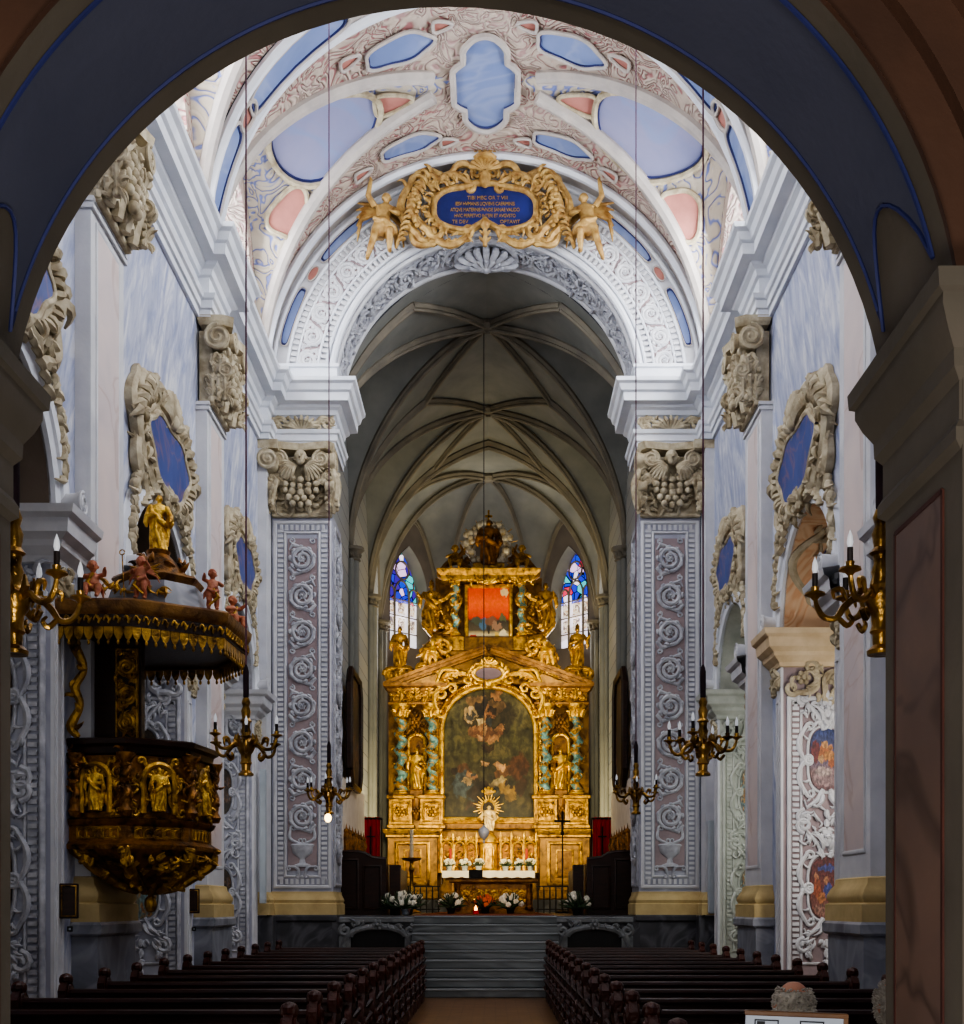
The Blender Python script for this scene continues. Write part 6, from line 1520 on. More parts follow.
for i in range(5):
    a, b = PA[i], PA[i + 1]; L_ = math.hypot(b[0] - a[0], b[1] - a[1]); ang = math.atan2(b[1] - a[1], b[0] - a[0])
    X = Matrix.Translation(((a[0] + b[0]) / 2 - PC[0], (a[1] + b[1]) / 2 - PC[1], -1.9)) @ Matrix.Rotation(ang, 4, 'Z')
    def on(m): return m.map(lambda x, y, z: tuple(X @ Vector((x, y + .03, z))))
    h = L_ * .3
    m = MB(); m.box(-h * .72, h * .72, -.015, .03, zb + .42, 3.1); m.prism([(h * .72 * math.cos(pi * j / 12), 3.1 + h * .72 * math.sin(pi * j / 12)) for j in range(13)], -.015, .03); on(m); part('niche', m, M['walnut'], pu)
    m = MB(); m.tube([(-h * .8, -.04, zb + .4), (-h * .8, -.04, 3.08)] + [(h * .8 * math.cos(pi - pi * j / 12), -.04, 3.1 + h * .8 * math.sin(pi * j / 12)) for j in range(13)] + [(h * .8, -.04, zb + .4)], .035, 6)
    shell(m, 0, 3.1, h * .62, .025, .25, pi - .25, 7, .02, .2)
    for s in (-1, 1):
        cscroll(m, s * h * .95, 2.75, s * h * 1.0, 3.05, .3 * s, .025, .2, .02); cscroll(m, s * h * .95, 3.1, s * h * .7, 3.3, .3 * s, .025, .2, .02); foliage(m, *sorted((s * h * .85, s * h * 1.2)), zb + .4, zb + .8, 8, .12, .02, i, .02)
    on(m); part('niche_frame', m, M['gold'], pu)
    m = MB(); n = 5
    for k in range(n):
        x = -L_ / 2 + .1 + (L_ - .2) * (k + .5) / n; frame_rect(m, x - .055, x + .055, zb + .12, zb + .25, .015, .015, .03 - .03); cscroll(m, x - .03, zb + .15, x + .03, zb + .23, .3, .012, .25, 0)
    on(m); part('band_relief', m, M['gold'], pu)
    if i < 4:
        o = fig(('saint_a', 'saint_b', 'saint_c', 'saint_a')[i], 'goldlt', 'niche_saint', pu, tuple(X @ Vector((0, -.02, zb + .42))), .5, ang, bool(i % 2), 'gilded saint figure in a pulpit niche', None, None, .95)
for i in range(5):
    v = scp([PA[i]], 1.0)[0]
    if i == 0: v = (v[0] + .1, v[1] - .02)
    m = MB(); rings = []
    for j in range(31):
        z = zb + .38 + (zt - .22 - zb - .38) * j / 30; a = 2 * pi * 2.5 * j / 30; rings.append([(v[0] + .018 * math.cos(a) + .05 * math.cos(2 * pi * q / 9), v[1] + .018 * math.sin(a) + .05 * math.sin(2 * pi * q / 9), z) for q in range(9)])
    m.loft(rings); m.lathe([(.06, 0), (.085, .06), (.05, .12), (.06, .2)], 9, (v[0], v[1], zb + .36)); m.lathe([(.05, 0), (.07, .08), (.1, .14), (.1, .17)], 9, (v[0], v[1], zt - .34))
    q_ = random.Random(i)
    for k in range(26): hook(m, v[0] + .055 * math.cos(k * .63), zb + .56 + .022 * k, q_.uniform(0, 6), .09, .016, 1.5, -v[1] - .055 * math.sin(k * .63))
    PL(m); part('twisted_column', m, M['golddk'], pu)
# bowl-shaped underside with scrolls and pendant
rings = []
for k, z in ((1.0, zb), (.97, zb - .05), (.86, zb - .12), (.74, zb - .2), (.55, zb - .3), (.36, zb - .38), (.2, zb - .42), (.1, zb - .5)):
    c2 = (-3.86, 14.0); rings.append([(c2[0] + (p[0] - c2[0]) * k, c2[1] + (p[1] - c2[1]) * k, z) for p in [(PA[i][0] + (PA[(i + 1) % 6][0] - PA[i][0]) * j / 5, PA[i][1] + (PA[(i + 1) % 6][1] - PA[i][1]) * j / 5) for i in range(6) for j in range(5)]])
m = MB(); m.loft(rings); PL(m); part('underside', m, M['golddk'], pu, angle=60)
m = MB(); q_ = random.Random(8)
for i in range(5):
    v = PA[i] if i else (-4.4, 13.35)
    pts = [(-3.86 + (v[0] + 3.86) * k, 14.0 + (v[1] - 14.0) * k, z) for k, z in ((1, zb - .02), (.95, zb - .14), (.72, zb - .27), (.45, zb - .4), (.2, zb - .47))]
    m.tube(cr(pts), [.05, .07, .06, .05, .03], 8)
    for k in range(12):
        t_ = q_.uniform(.15, .95); p = pts[int(t_ * 4)]; m.tube(cr([p, (p[0] + q_.uniform(-.07, .07), p[1] - .05, p[2] - q_.uniform(-.04, .05)), (p[0] + q_.uniform(-.1, .1), p[1] - .07, p[2] + q_.uniform(-.05, .05)), (p[0] + q_.uniform(-.05, .05), p[1] - .06, p[2] + q_.uniform(-.05, .05))], 3), [.02, .028, .022, .008], 6)
for k in range(40):
    a = q_.uniform(-2.6, .9); k2 = q_.uniform(.4, .95); z = zb - .04 - .42 * (1 - k2); x = -3.86 + .72 * k2 * math.cos(a); y = 14.0 + .78 * k2 * math.sin(a)
    m.tube(cr([(x, y, z), (x + q_.uniform(-.07, .07), y - .05, z - .05), (x + q_.uniform(-.1, .1), y - .04, z - .02), (x + q_.uniform(-.05, .05), y - .03, z + .03)], 3), [.022, .03, .022, .008], 6)
PL(m); part('underside_scrolls', m, M['gold'], pu)
m = MB(); m.lathe([(.0, -.14), (.05, -.12), (.075, -.04), (.06, .03), (.03, .06), (.06, .1), (.1, .2), (.06, .28)], 12, (-3.84, 13.95, 1.76))
for k in range(6): a = 2 * pi * k / 6; m.tube([(-3.84 + .06 * math.cos(a), 13.95 + .06 * math.sin(a), 2.02), (-3.84 + .16 * math.cos(a), 13.95 + .16 * math.sin(a), 1.94), (-3.84 + .2 * math.cos(a), 13.95 + .2 * math.sin(a), 1.97)], [.03, .04, .012], 6)
PL(m); part('pendant_knob', m, M['gold'], pu)
# back board between body and sounding board
m = MB(); m.box(-4.38, -3.85, 13.62, 13.75, zt - .1, 4.75); PL(m); part('back_board', m, M['walnut'], pu, 'dark walnut back board')
MBx = MB(); frame_rect(MBx, -4.14, -3.88, zt + .02, 4.62, .03, .04, 13.62); n0 = len(MBx.v); rinceau(MBx, .22, .95, .32, .022, 5, 0, .01); foliage(MBx, -.1, .1, .05, .95, 20, .12, .018, 4, .01); MBx.map(lambda x, y, z: (x - 4.01, y + 13.62, z + zt + .06), n0)
PL(MBx); part('gilded_relief', MBx, M['gold'], pu)
m = MB(); m.tube(cr([(-4.42, 13.2, zt), (-4.5, 13.2, zt + .12), (-4.4, 13.2, zt + .35), (-4.46, 13.2, zt + .55), (-4.36, 13.2, zt + .75), (-4.46, 13.2, zt + 1.0), (-4.5, 13.2, zt + 1.14)], 5), [.03, .06, .04, .055, .04, .06, .03], 8)
for k in range(6): hook(m, -4.44 + .03 * math.sin(k * 2), zt + .1 + .17 * k, k * 1.3, .12, .025, 1.6, -13.17)
PL(m); part('side_scroll', m, M['gold'], pu)
# sounding board
SB = [(-4.57, 12.85), (-3.72, 12.85), (-2.85, 13.42), (-2.8, 14.43), (-3.3, 15.2), (-4.57, 15.3)]
m = MB(); m.vprism(SB, 4.7, 4.86, .985, .985); PL(m); cn = part('sounding_board', m, M['walnut'], pu)
m = MB(); m.sweep(SB, [(-.1, 4.68), (-.05, 4.68), (-.04, 4.74), (-.03, 4.82), (0, 4.85), (.03, 4.9), (.04, 4.97), (.0, 5.0), (-.3, 5.03)], side=1); PL(m); part('cornice', m, M['redgold'], cn, 'russet cornice')
m = MB()
for i in range(5):
    a, b = SB[i], SB[i + 1]; L_ = math.hypot(b[0] - a[0], b[1] - a[1]); n = max(3, int(L_ / .1)); ux, uy = (b[0] - a[0]) / L_, (b[1] - a[1]) / L_; ox, oy = uy, -ux
    for k in range(n):
        c_ = (a[0] + (b[0] - a[0]) * (k + .5) / n - ox * .02, a[1] + (b[1] - a[1]) * (k + .5) / n - oy * .02); w_ = L_ / n * .46
        pts = [(-w_, 4.72), (w_, 4.72), (w_, 4.63), (w_ * .55, 4.575), (0, 4.55), (-w_ * .55, 4.575), (-w_, 4.63)]
        vs = [(c_[0] + ux * u - ox * d, c_[1] + uy * u - oy * d, z) for d in (0, .015) for u, z in pts]; N_ = 7
        m.add(vs, [tuple(range(7)), tuple(range(13, 6, -1))] + [(j, j + 7, (j + 1) % 7 + 7, (j + 1) % 7) for j in range(7)])
        m.ball((c_[0], c_[1], 4.53), (.018, .018, .03), 6, 4)
        m.tube(cr([(c_[0] + ux * u * w_ + ox * .025, c_[1] + uy * u * w_ + oy * .025, z) for u, z in ((-.9, 4.76), (-.4, 4.81), (.3, 4.77), (.1, 4.73), (.8, 4.79))], 3), [.008, .016, .014, .008], 5)
PL(m); part('fringe', m, M['gold'], cn, 'gilded tasselled fringe')
TC = (-3.68, 13.7)
def hexp(r, n=8, c=TC): return [(c[0] + r * math.cos(2 * pi * (i + .5) / n), c[1] + r * math.sin(2 * pi * (i + .5) / n)) for i in range(n)]
m = MB(); m.vprism(hexp(.6), 5.0, 5.3, 1, .84); PL(m); part('tier_base', m, M['greymarble'], cn, 'grey marbled tier')
m = MB(); foliage(m, -.35, .35, 0, .12, 20, .14, .022, 3); m.map(lambda x, y, z: (TC[0] + x - .1, TC[1] - .52 + y + z * .3, 5.12 + z)); PL(m); part('tier_relief', m, M['gold'], cn)
m = MB(); m.sweep(hexp(.44)[::-1], [(-.15, 5.28), (.0, 5.3), (.04, 5.33), (.07, 5.38), (.05, 5.41), (-.3, 5.5)], closed=True, side=-1); m.vprism(hexp(.44), 5.26, 5.42, .8, .8); PL(m); part('tier_cornice', m, M['redgold'], cn)
m = MB(); m.lathe([(.36, 5.4), (.34, 5.46), (.26, 5.55), (.18, 5.64), (.12, 5.7), (.14, 5.74), (.1, 5.76)], 16, (TC[0], TC[1], 0)); q_ = random.Random(2)
for k in range(26): a = q_.uniform(0, 2 * pi); r = q_.uniform(.16, .3); hook(m, TC[0] + r * math.cos(a), 5.74 - r * .8, q_.uniform(0, 3), .14, .03, 1.6, -(TC[1] + r * math.sin(a)))
PL(m); part('tier_dome', m, M['golddk'], cn)
fig('madonna', 'goldlt', 'gilded_statue', None, (TC[0], TC[1], 5.75), .64, .3, False, 'gold robed statue standing on top of the pulpit sounding board', 'statue', None, .95)
pm = plain('painted_putto', (196, 132, 96), (150, 70, 52), 9, .5)
M['putto_paint'] = pm
for k, (x, y, h, rz, kind, fl, w) in enumerate(((-4.2, 13.02, .46, .2, 'putto_seat', False, 'at the wall end of the near edge'), (-3.68, 13.02, .46, -.2, 'putto_wing', False, 'at the near corner, with gold wings'), (-3.02, 13.52, .46, .5, 'putto', True, 'at the front corner, standing'), (-2.98, 14.36, .42, 1.0, 'putto_seat', False, 'at the far corner, seated low'))):
    o = fig(kind, 'putto_paint', 'putto_figure', None, (x, y, 5.03 if kind != 'putto_seat' else 5.03), h if kind != 'putto_seat' else h * 1.15, rz, fl, 'small painted putto on the pulpit sounding board %s' % w, 'putto', 'putti on the pulpit', 1.05)
    m = MB(); m.tube([(.1, -.1, .1), (-.1, -.16, .3), (.02, -.14, .5)], [.03, .05, .03], 6); part('sash', m, M['gold'], o)
    if kind == 'putto_wing':
        m = MB()
        for s in (-1, 1):
            for j in range(4): m.tube([(s * .06, .1, .65), (s * (.2 + .03 * j), .15, .78 - .06 * j), (s * .38, .17, .86 - .12 * j)], [.02, .04, .012], 6)
        m.tube([(-.3, -.2, .0), (-.34, -.22, 1.0)], .015, 5); m.tube([(-.34 + .06 * math.cos(i * .6), -.22, 1.06 + .06 * math.sin(i * .6)) for i in range(11)], .015, 5); part('wings', m, M['gold'], o)
# ------------------------------------------------------------------ chandeliers
def chandelier(label):
    t = thing('chandelier', label, 'chandelier')
    m = MB(); m.lathe([(.05, -.165), (.052, -.15), (.03, -.13), (.032, -.09), (.042, -.08), (.034, -.06), (.036, -.02), (.05, 0), (.062, .03), (.06, .06), (.035, .08), (.028, .11), (.036, .14), (.026, .17), (.03, .2), (.042, .21), (.026, .23), (.034, .28), (.022, .31), (.03, .34), (.02, .37)], 14)
    for k in range(8): a = 2 * pi * k / 8; m.tube([(.05 * math.cos(a), .05 * math.sin(a), .05), (.075 * math.cos(a), .075 * math.sin(a), .08), (.07 * math.cos(a), .07 * math.sin(a), .12)], [.014, .016, .005], 5)
    part('baluster_stem', m, M['brass'], t)
    for k in range(6):
        a = 2 * pi * (k + .35) / 6; ca_, sa_ = math.cos(a), math.sin(a)
        P = lambda r, z, o=0: (ca_ * r - sa_ * o, sa_ * r + ca_ * o, z)
        up = .03 if k % 2 else 0
        m = MB(); m.tube(cr([P(.05, .04), P(.09, .05), P(.13, .02), P(.16, -.02 + up), P(.2, -.015 + up), P(.225, .02 + up), P(.235, .06 + up)]), [.012, .014, .014, .012, .012, .011, .008], 7)
        m.tube(cr([P(.12, .04), P(.14, .085), P(.17, .08), P(.165, .05)]), [.006, .012, .01, .004], 6); m.tube(cr([P(.15, -.02), P(.12, -.05), P(.1, -.03), P(.115, -.01)]), [.01, .012, .009, .005], 6)
        ar = part('arm', m, M['brass'], t)
        c_ = P(.235, 0)
        m = MB(); m.lathe([(.008, .05 + up), (.018, .062 + up), (.04, .07 + up), (.038, .078 + up), (.014, .08 + up), (.016, .1 + up)], 12, (c_[0], c_[1], 0)); part('drip_pan', m, M['brass'], ar)
        m = MB(); m.lathe([(.011, .09 + up), (.011, .15 + up)], 8, (c_[0], c_[1], 0)); part('candle', m, M['candle'], ar)
        m = MB(); m.lathe([(.007, .15 + up), (.012, .168 + up), (.009, .19 + up), (.0, .215 + up)], 8, (c_[0], c_[1], 0)); part('bulb', m, M['bulb'], ar)
    m = MB(); m.lathe([(.012, .36), (.02, .38), (.021, .55), (.014, .58), (.006, .6)], 10); part('cord_sleeve', m, M['purple'], t)
    m = MB(); m.tube([(0, 0, .58), (0, 0, 13.6)], .0065, 5); part('suspension_cord', m, M['cord'], t)
    return t
ch = None
for px, Y, z, lab in ((881, 4.42, 2.79, 'near right brass chandelier partly hidden by the entrance pier'), (14, 4.42, 2.79, 'near left brass chandelier cut off by the picture edge'), (703, 8.25, 2.76, 'right-hand brass chandelier in front of the chancel pier panel'), (246, 8.25, 2.76, 'left-hand brass chandelier between pulpit and chancel pier'),
                     (636, 12.5, 2.82, 'small-looking brass chandelier at the right edge of the chancel opening'), (329, 12.5, 2.82, 'small-looking brass chandelier at the left chancel opening with a lit bulb below')):
    if ch is None: ch = chandelier(lab); o = ch
    else: o = dup(ch, label=lab)
    o['group'] = 'brass chandeliers hanging in the nave'; o.location = (PX(px, Y), Y, z); o.rotation_euler = (0, 0, px * .01)
m = MB(); m.ball((0, 0, 0), (.035, .035, .045), 10, 7); o = m.build('hanging_bulb', M['bulblit']); o.location = (PX(328, 12.3), 12.3, PZ(818, 12.3)); tag(o, 'glowing warm bulb hanging just below the left chandelier by the chancel', 'bulb')
m = MB(); m.tube([(0, 0, .04), (0, 0, .16)], .006, 5); part('bulb_socket', m, M['black'], o)
# ------------------------------------------------------------------ pews
def pew(label, x0, x1):
    t = thing('pew', label, 'pew'); L_ = x1 - x0
    m = MB(); m.add([(x0, -.02, .02), (x1, -.02, .02), (x1, -.06, .93), (x0, -.06, .93), (x0, .02, .02), (x1, .02, .02), (x1, -.02, .93), (x0, -.02, .93)], [(0, 1, 2, 3), (7, 6, 5, 4), (0, 4, 5, 1), (3, 2, 6, 7), (0, 3, 7, 4), (1, 5, 6, 2)]); part('backrest', m, M['pew'], t)
    m = MB(); m.tube([(x0, -.045, .94), (x1, -.045, .94)], .032, 8); m.box(x0, x1, -.2, -.04, .84, .865); part('top_rail', m, M['pew'], t)
    m = MB(); m.bbox(x0, x1, .02, .44, .42, .46, .008); m.box(x0, x1, .36, .4, .3, .42); part('seat', m, M['pew'], t)
    m = MB(); m.bbox(x0, x1, -.34, -.16, .14, .19, .01); part('kneeler', m, M['pew'], t)
    for xe, inner in ((x0, 0), (x1, 1)):
        m = MB()
        out = [(-.3, 0), (.46, 0), (.46, .3), (.42, .4), (.48, .5), (.44, .62), (.3, .66), (.16, .74), (.12, .86), (.1, .96), (.02, 1.03), (-.08, 1.03), (-.14, .96), (-.12, .86), (-.2, .78), (-.24, .66), (-.2, .5), (-.3, .36)]
        vs = [(xe - .03, y, z) for y, z in out] + [(xe + .03, y, z) for y, z in out]; n = len(out)
        m.add(vs, [tuple(range(n)), tuple(range(2 * n - 1, n - 1, -1))] + [(j, j + n, (j + 1) % n + n, (j + 1) % n) for j in range(n)])
        e = part('end_panel', m, M['pewred'], t, 'carved bench end')
        m = MB()
        for sg in (-1, 1):
            for (cy, cz, r, h) in ((-.02, .93, .09, 1), (.34, .54, .09, -1), (-.18, .56, .08, 1), (.08, .3, .14, 1)):
                m.tube([(xe + sg * .035, cy + p[0], cz + p[1]) for p in spiral(0, 0, r, r * .2, pi / 2, 1.4 * h, 14)], [.012, .026, .016], 5)
            for k in range(5): m.tube([(xe + sg * .03, -.05, .2 + k * .13), (xe + sg * .065, .05, .26 + k * .13), (xe + sg * .03, .14, .3 + k * .1)], [.01, .03, .01], 5)
            m.ball((xe + sg * .03, -.03, 1.05), (.03, .06, .05), 6, 5)
        m.ball((xe, -.03, 1.06), (.05, .07, .05), 8, 5)
        part('carved_scrolls', m, M['pewred'], e)
    return t
ORD = ['first', 'second', 'third', 'fourth', 'fifth', 'sixth', 'seventh', 'eighth', 'ninth', 'tenth', 'eleventh', 'twelfth', 'thirteenth', 'fourteenth', 'fifteenth', 'sixteenth']
for s, w in ((-1, 'left'), (1, 'right')):
    p0 = None; rows = [21.1 - 1.05 * k for k in range(16 if s > 0 else 14)]
    for k, Y in enumerate(rows):
        lab = 'dark carved wooden pew on the %s of the aisle, %s row back from the stairs' % (w, ORD[k])
        if p0 is None:
            p0 = pew(lab, *sorted((s * 1.12, s * 3.62))); o = p0
        else: o = dup(p0, label=lab)
        o.location = (0, Y, 0); o['group'] = 'pews on the %s side' % w
# ------------------------------------------------------------------ two seated worshippers
def person(x, y, label, coat, turn=0.0, shift=0):
    mb = MB(); hz = 1.235
    mb.loft([[(rx * math.cos(a), oy + ry * math.sin(a), z) for a in [2 * pi * j / 24 for j in range(24)]] for z, rx, ry, oy in ((.44, .17, .13, 0), (.5, .19, .15, .01), (.6, .175, .125, .0), (.75, .18, .12, -.01), (.9, .205, .125, -.02), (.99, .2, .11, -.02), (1.04, .13, .085, -.015), (1.075, .065, .065, -.01), (1.12, .056, .06, .005), (1.16, .055, .06, .01))])
    old = mb.xf; mb.xf = Matrix.Rotation(pi, 4, 'Z')           # faces +y
    head(mb, (0, -.025, hz), .115, turn, False); mb.xf = None
    for s in (-1, 1):
        mb.tube([(s * .185, -.02, 1.0), (s * .235, .0, .85), (s * .24, .05, .72), (s * .2, .2, .66), (s * .1, .31, .6)], [.062, .058, .05, .045, .032], 10); handm(mb, (s * .07, .34, .585), (-s * .6, .6, -.2), .032)
        mb.tube([(s * .09, .05, .52), (s * .1, .25, .54), (s * .11, .44, .52), (s * .11, .45, .3), (s * .11, .42, .09)], [.09, .085, .065, .056, .042], 10); mb.ball((s * .11, .49, .045), (.045, .12, .045), 10, 6)
    me = fuse(mb, .014, 'person'); me.materials.append(M['skin']); me.materials.append(M[coat]); me.materials.append(M['black'])
    for p in me.polygons:
        c = p.center
        p.material_index = 0 if c.z > 1.1 or ((abs(c.x) < .13 and .28 < c.y < .42 and .54 < c.z < .645)) else (2 if c.z < .09 else 1)
    o = bpy.data.objects.new('person', me); C.objects.link(o); o.location = (x, y, 0); tag(o, label, 'person')
    q = random.Random(int(x * 100)); m = MB()
    m.loft([[((.092 + .004 * math.sin(a * 7)) * k * math.cos(a), (.025 - .012 * (1 - k)) + (.108 + .004 * math.sin(a * 9)) * k * math.sin(a), z) for a in [pi * .86 + (pi * 1.28) * j / 20 for j in range(21)]] for z, k in ((hz - .085, .8), (hz - .05, .95), (hz, 1.02), (hz + .04, .99), (hz + .07, .88))], False, False)
    for i in range(420):
        a = pi * .84 + pi * 1.32 * q.random(); z = q.uniform(hz - .09, hz + .085); k = math.sqrt(max(.05, 1 - ((z - hz) / .125) ** 2))
        p = Vector((.09 * k * math.cos(a), .02 + .105 * k * math.sin(a), z)); d = Vector((math.cos(a) + q.uniform(-.5, .5), math.sin(a) + q.uniform(-.5, .5), q.uniform(-.5, .9))).normalized()
        m.tube([p, p + d * .008, p + d * .014 + Vector((q.uniform(-.006, .006), 0, q.uniform(-.008, .004)))], [.006, .005, .001], 4)
    if shift:
        for i in range(200):
            a = q.uniform(0, 2 * pi); z = q.uniform(hz + .02, hz + .11); k = math.sqrt(max(.02, 1 - ((z - hz) / .12) ** 2)); p = Vector((.092 * k * math.cos(a), .015 + .105 * k * math.sin(a), z)); m.tube([p, p + Vector((math.cos(a), math.sin(a), .8)) * .018], [.006, .002], 4)
    part('hair', m, M['hair'], o)
PY = 21.1 - 1.05 * 15
person(PX(795, PY + .22), PY + .22, 'balding white-haired person seen from behind, seated above the information board', 'coat')
person(PX(897, PY + .22), PY + .22, 'white-haired person seated at far right, half hidden behind the entrance pier', 'coat2', .3, 1)
# ------------------------------------------------------------------ information board
BY = 3.8
t = thing('information_board', 'white information board with wooden top edge on a stand at lower right', 'board', ((PX(745, BY) + PX(847, BY)) / 2, BY, 0), -.06)
w2 = (PX(847, BY) - PX(745, BY)) / 2; zt = PZ(1013, BY)
tl = Matrix.Rotation(.035, 4, 'Y')
m = MB(); m.box(-w2 + .004, w2 - .004, -.005, .005, zt - .5, zt - .006); m.map(lambda x, y, z: tuple(Vector((0, 0, zt)) + tl @ Vector((x, y, z - zt)))); part('panel', m, M['paper'], t)
m = MB(); m.bbox(-w2, w2, -.012, .012, zt - .012, zt + .004, .003); m.box(w2 - .014, w2, -.01, .01, zt - .52, zt); m.box(-w2, w2, -.01, .01, zt - .52, zt - .5); m.map(lambda x, y, z: tuple(Vector((0, 0, zt)) + tl @ Vector((x, y, z - zt)))); part('wooden_frame', m, M['signwood'], t)
for k, x in enumerate((-.092, .05)):
    m = MB(); frame_rect(m, x - .038, x + .038, zt - .13, zt - .024, .004, .002, -.006); m.map(lambda x, y, z: tuple(Vector((0, 0, zt)) + tl @ Vector((x, y, z - zt)))); part('picture_border', m, M['ink'], t)
    m = MB()
    if k == 0: m.box(x - .03, x - .005, -.007, -.005, zt - .1, zt - .03); m.box(x - .03, x + .03, -.007, -.005, zt - .12, zt - .07)
    else: m.box(x - .03, x + .03, -.007, -.005, zt - .12, zt - .04)
    m.map(lambda x, y, z: tuple(Vector((0, 0, zt)) + tl @ Vector((x, y, z - zt)))); part('printed_picture', m, M['ink'] if k == 0 else M['paper'], t)
for s in (-1, 1): m = MB(); m.box(s * w2 * .8 - .015, s * w2 * .8 + .015, .012, .04, 0, zt - .1); m.box(s * w2 * .8 - .015, s * w2 * .8 + .015, -.15, .2, 0, .03); part('leg', m, M['signwood'], t)
# ------------------------------------------------------------------ entrance arch the viewer looks through
YF, YN, XE, RE, ZE = 4.0, 3.36, -.01, 1.46, 3.237
def arcpts(r, n=48, a0=0.0, a1=pi): return [(XE + r * math.cos(a0 + (a1 - a0) * i / n), ZE + r * math.sin(a0 + (a1 - a0) * i / n)) for i in range(n + 1)]
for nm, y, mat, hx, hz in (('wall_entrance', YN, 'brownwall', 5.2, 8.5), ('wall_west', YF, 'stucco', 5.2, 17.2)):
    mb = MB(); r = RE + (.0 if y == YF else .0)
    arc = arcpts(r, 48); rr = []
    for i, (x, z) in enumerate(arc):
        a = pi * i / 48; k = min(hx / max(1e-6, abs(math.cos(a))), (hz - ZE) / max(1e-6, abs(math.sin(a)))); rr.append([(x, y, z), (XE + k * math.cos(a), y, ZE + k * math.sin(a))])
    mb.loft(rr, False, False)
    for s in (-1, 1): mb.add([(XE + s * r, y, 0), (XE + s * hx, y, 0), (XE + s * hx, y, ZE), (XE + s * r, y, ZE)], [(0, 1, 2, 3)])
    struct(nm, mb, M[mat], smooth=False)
ea = thing('entrance_arch', 'broad shaded entrance arch in the foreground with a slate blue painted soffit', 'arch', (XE, YN, 0)); ea['kind'] = 'structure'
def EL(m): return m.map(lambda x, y, z: (x - XE, y - YN, z))
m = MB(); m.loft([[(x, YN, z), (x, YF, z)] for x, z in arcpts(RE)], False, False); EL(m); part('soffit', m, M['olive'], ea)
m = MB(); rr = []; ed1 = []; ed2 = []; NY = 12; lo = math.radians(13)
def endang(v): return lo + math.radians(11) * math.sin(pi * v) ** .8
for j in range(NY + 1):
    v = j / NY; y = YN + .09 + (YF - YN - .2) * v; a0 = endang(v); row = []
    for i in range(61):
        a = a0 + (pi - 2 * a0) * i / 60; row.append((XE + (RE - .004) * math.cos(a), y, ZE + (RE - .004) * math.sin(a)))
    rr.append(row)
m.loft(rr, False, False); EL(m); part('painted_field', m, M['soffitblue'], ea, 'slate blue painted field')
bd = rr[0] + [r[-1] for r in rr[1:]] + rr[-1][::-1][1:] + [r[0] for r in rr[::-1][1:]]
m = MB(); m.tube([(XE + (x - XE) * .997, y, ZE + (z - ZE) * .997) for x, y, z in bd], .007, 5, cap=False); EL(m); part('blue_outline', m, M['blueline'], ea)
m = MB(); m.loft([[(x, YN - .02, z), (x + (x - XE) * .0, YN, z)] for x, z in arcpts(RE)], False, False); 
pr = [(0, 0), (0, -.03), (.1, -.03), (.12, -.0)]
rr = []
for i in range(61):
    a = pi * i / 60; rr.append([(XE + (RE + .13 + o) * math.cos(a), YN + d, ZE + (RE + .13 + o) * math.sin(a)) for o, d in ((0, .0), (0, -.05), (.12, -.05), (.13, -.12), (.5, -.12))])
m.loft(rr, False, False); EL(m); part('outer_order', m, M['brownwall'], ea, 'red brown outer order')
for s, w in ((-1, 'left'), (1, 'right')):
    t = thing('entrance_pier', 'shaded %s entrance pier with a brown marbled panel on its inner face' % w, 'pier', (XE + s * RE, YN, 0)); t['kind'] = 'structure'
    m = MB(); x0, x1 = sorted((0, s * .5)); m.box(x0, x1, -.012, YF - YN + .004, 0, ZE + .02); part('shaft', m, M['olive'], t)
    m = MB(); pth = [(s * .5, -.0), (0, 0), (0, YF - YN), (s * .6, YF - YN)]
    m.sweep(pth, [(0, 2.98), (.022, 3.0), (.022, 3.035), (.008, 3.06), (.008, 3.17), (.03, 3.2), (.032, 3.25), (.06, 3.3), (.08, 3.35), (.08, 3.38), (.096, 3.39), (.1, 3.44), (0, 3.46)], side=1 if s < 0 else -1)
    # travel runs towards the nave: out is to the passage side
    part('impost_cornice', m, M['olive'], t, angle=25)
    m = MB(); m.box(min(0, -s * .004), max(0, -s * .004), .14, .53, .2, 2.9); part('marbled_panel', m, M['darkpanel'], t, 'brown marbled panel')
    m = MB()
    for y in (.13, .54): m.box(min(0, -s * .006), max(0, -s * .006), y - .008, y + .008, .19, 2.91)
    for z in (.19, 2.9): m.box(min(0, -s * .006), max(0, -s * .006), .13, .54, z, z + .016)
    part('panel_edge', m, M['paneledge'], t)
# narthex around the viewer
mb = MB()
for s in (-1, 1): mb.add([(s * 3.2, -3, 0), (s * 3.2, YN, 0), (s * 3.2, YN, 6.5), (s * 3.2, -3, 6.5)], [(0, 1, 2, 3)])
struct('wall_narthex', mb, M['brownwall'], smooth=False)
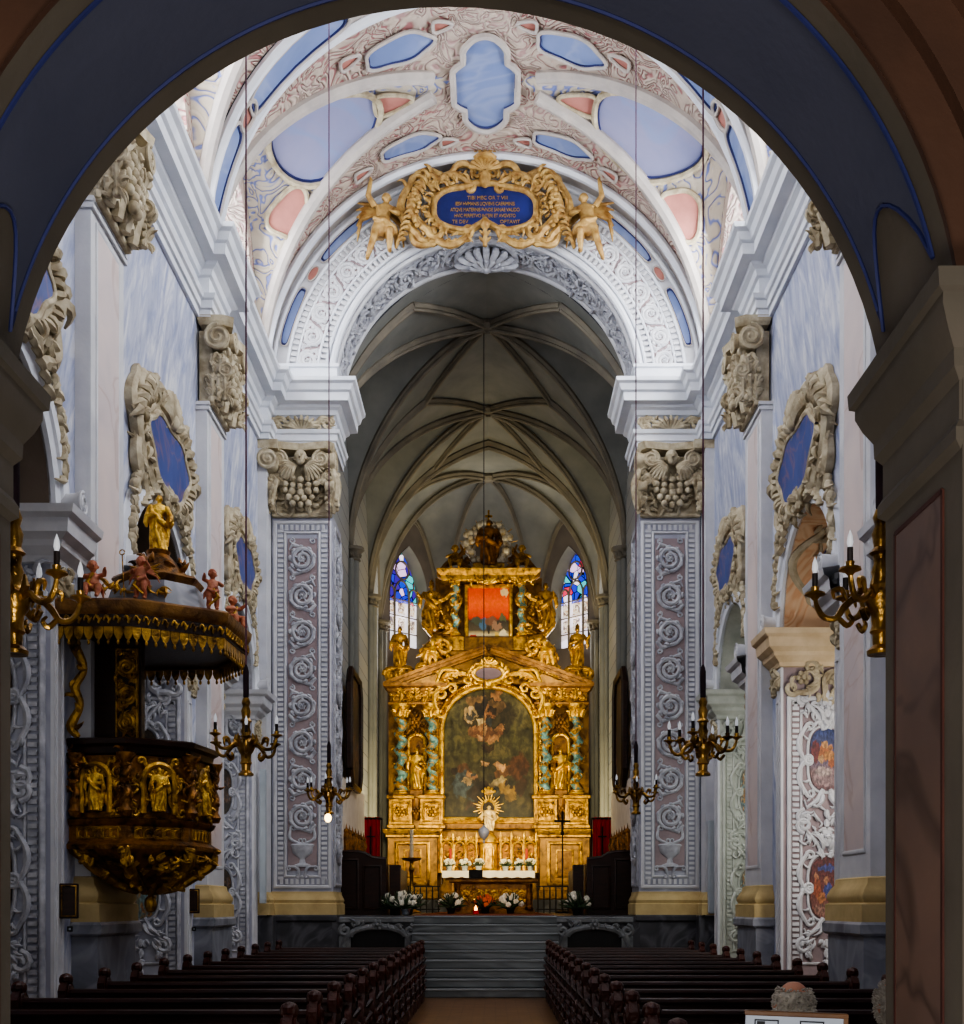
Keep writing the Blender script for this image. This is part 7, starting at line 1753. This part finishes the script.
# ------------------------------------------------------------------ light
def area(name, loc, to, sx, sy, e, col):
    l = bpy.data.lights.new(name, 'AREA'); l.shape = 'RECTANGLE'; l.size = sx; l.size_y = sy; l.energy = e; l.color = col
    o = bpy.data.objects.new(name, l); C.objects.link(o); o.location = loc; o.rotation_euler = (Vector(to) - Vector(loc)).to_track_quat('-Z', 'Y').to_euler(); o['kind'] = 'helper'; return o
COOL = (.97, .98, 1.0); WARM = (1.0, .84, .46)
for s in (-1, 1):
    for yc, hw in LUN:
        area('window_and_fill_light', (s * 4.5, yc, 13.9), (-s * 3.2, yc + .8, 11.2), hw * 1.3, 2.0, 235 if s > 0 else 125, COOL)
    area('window_and_fill_light', (s * 3.9, 6.4, 14.5), (-s * 2, 20, 10.5), 2.0, 2.0, 360 if s > 0 else 230, COOL)  # added fill near the entrance; the wall has no window here
    area('altar_spot', (s * 2.6, 33.5, 4.2), (0, 38.2, 6.0), .5, .5, 165, WARM)
    area('altar_spot', (s * 2.2, 35.6, 9.0), (0, 38.2, 10.5), .4, .4, 75, WARM)
area('altar_table_light', (0, 35.3, 4.6), (0, 38, 3.2), 1.2, .3, 80, WARM)
area('folk_altar_fill', (.1, 26.6, 3.6), (.1, 29.2, 2.0), .6, .2, 22, (1.0, .72, .42))  # added warm fill to brighten the folk altar and its flowers
# daylight in the side chapels
area('chapel_light', (5.5, 15.9, 3.6), (5.3, 18.6, 3.2), .8, 2.5, 62, (1.0, .95, .88))
area('chapel_light', (5.5, 21.1, 3.6), (5.3, 24, 3.4), .8, 2.5, 34, (.97, 1.0, .95))
area('chapel_light', (-5.5, 16.0, 3.2), (-5.2, 18.6, 3.0), .8, 2.0, 8, COOL)
area('chapel_light', (-5.5, 21.2, 3.4), (-5.2, 24, 3.2), .8, 2.0, 16, COOL)
area('chapel_light', (-5.6, 10.4, 3.4), (-5.2, 13, 3.2), .8, 2.0, 5, COOL)
# apse daylight
for s in (-1, 1): area('apse_window_light', (s * 2.3, 40.0, 9.5), (-s * 1.5, 33.0, 13.5), 1.0, 4.0, 150, (1.0, .96, .88))
area('chancel_fill_light', (3.35, 33.5, 8.5), (-2, 34.5, 10.5), 1.2, 3.5, 70, (1.0, .98, .92)); area('chancel_fill_light', (-3.35, 33.5, 8.5), (2, 34.5, 10.5), 1.2, 3.5, 50, (1.0, .98, .92)); area('chancel_fill_light', (3.35, 29.0, 9.0), (-2, 29.8, 12), 1.2, 3.0, 22, (1.0, .98, .95))  # added fill to lift the chancel vault and shafts; no windows modelled here
# added fill lights around the viewer, lifting the entrance arch, piers and board
area('porch_fill', (1.3, -1.0, 2.6), (-1.46, 3.8, 2.9), .8, .8, 60, (1.0, .97, .93))
area('porch_fill', (-.8, -1.6, 3.4), (.2, 4.5, 2.2), 1.2, .8, 62, (1.0, .94, .88))
area('porch_fill', (0, .6, .3), (0, 3.9, 4.6), 1.6, .6, 95, (1.0, .97, .94))
w = bpy.data.worlds.new('World'); SC.world = w; w.use_nodes = True
w.node_tree.nodes['Background'].inputs[0].default_value = (.75, .8, 1.0, 1); w.node_tree.nodes['Background'].inputs[1].default_value = .05
# ------------------------------------------------------------------ camera (level, with vertical shift)
cd = bpy.data.cameras.new('Camera'); co = bpy.data.objects.new('Camera', cd); C.objects.link(co)
co.location = (CX, 0, CZ); co.rotation_euler = (pi / 2, 0, 0)
cd.sensor_fit = 'HORIZONTAL'; cd.sensor_width = 36; cd.lens = F / 964 * 36
cd.shift_x = (482 - 493) / 964; cd.shift_y = (906 - 512) / 964
cd.shift_x = -cd.shift_x * -1
cd.clip_end = 200
SC.camera = co
SC.view_settings.view_transform = 'AgX'; SC.view_settings.look = 'AgX - Medium High Contrast'; SC.view_settings.exposure = 0
SC.cycles.use_denoising = True; SC.cycles.max_bounces = 6; SC.cycles.diffuse_bounces = 4; SC.cycles.glossy_bounces = 3
SC.cycles.sample_clamp_indirect = 6
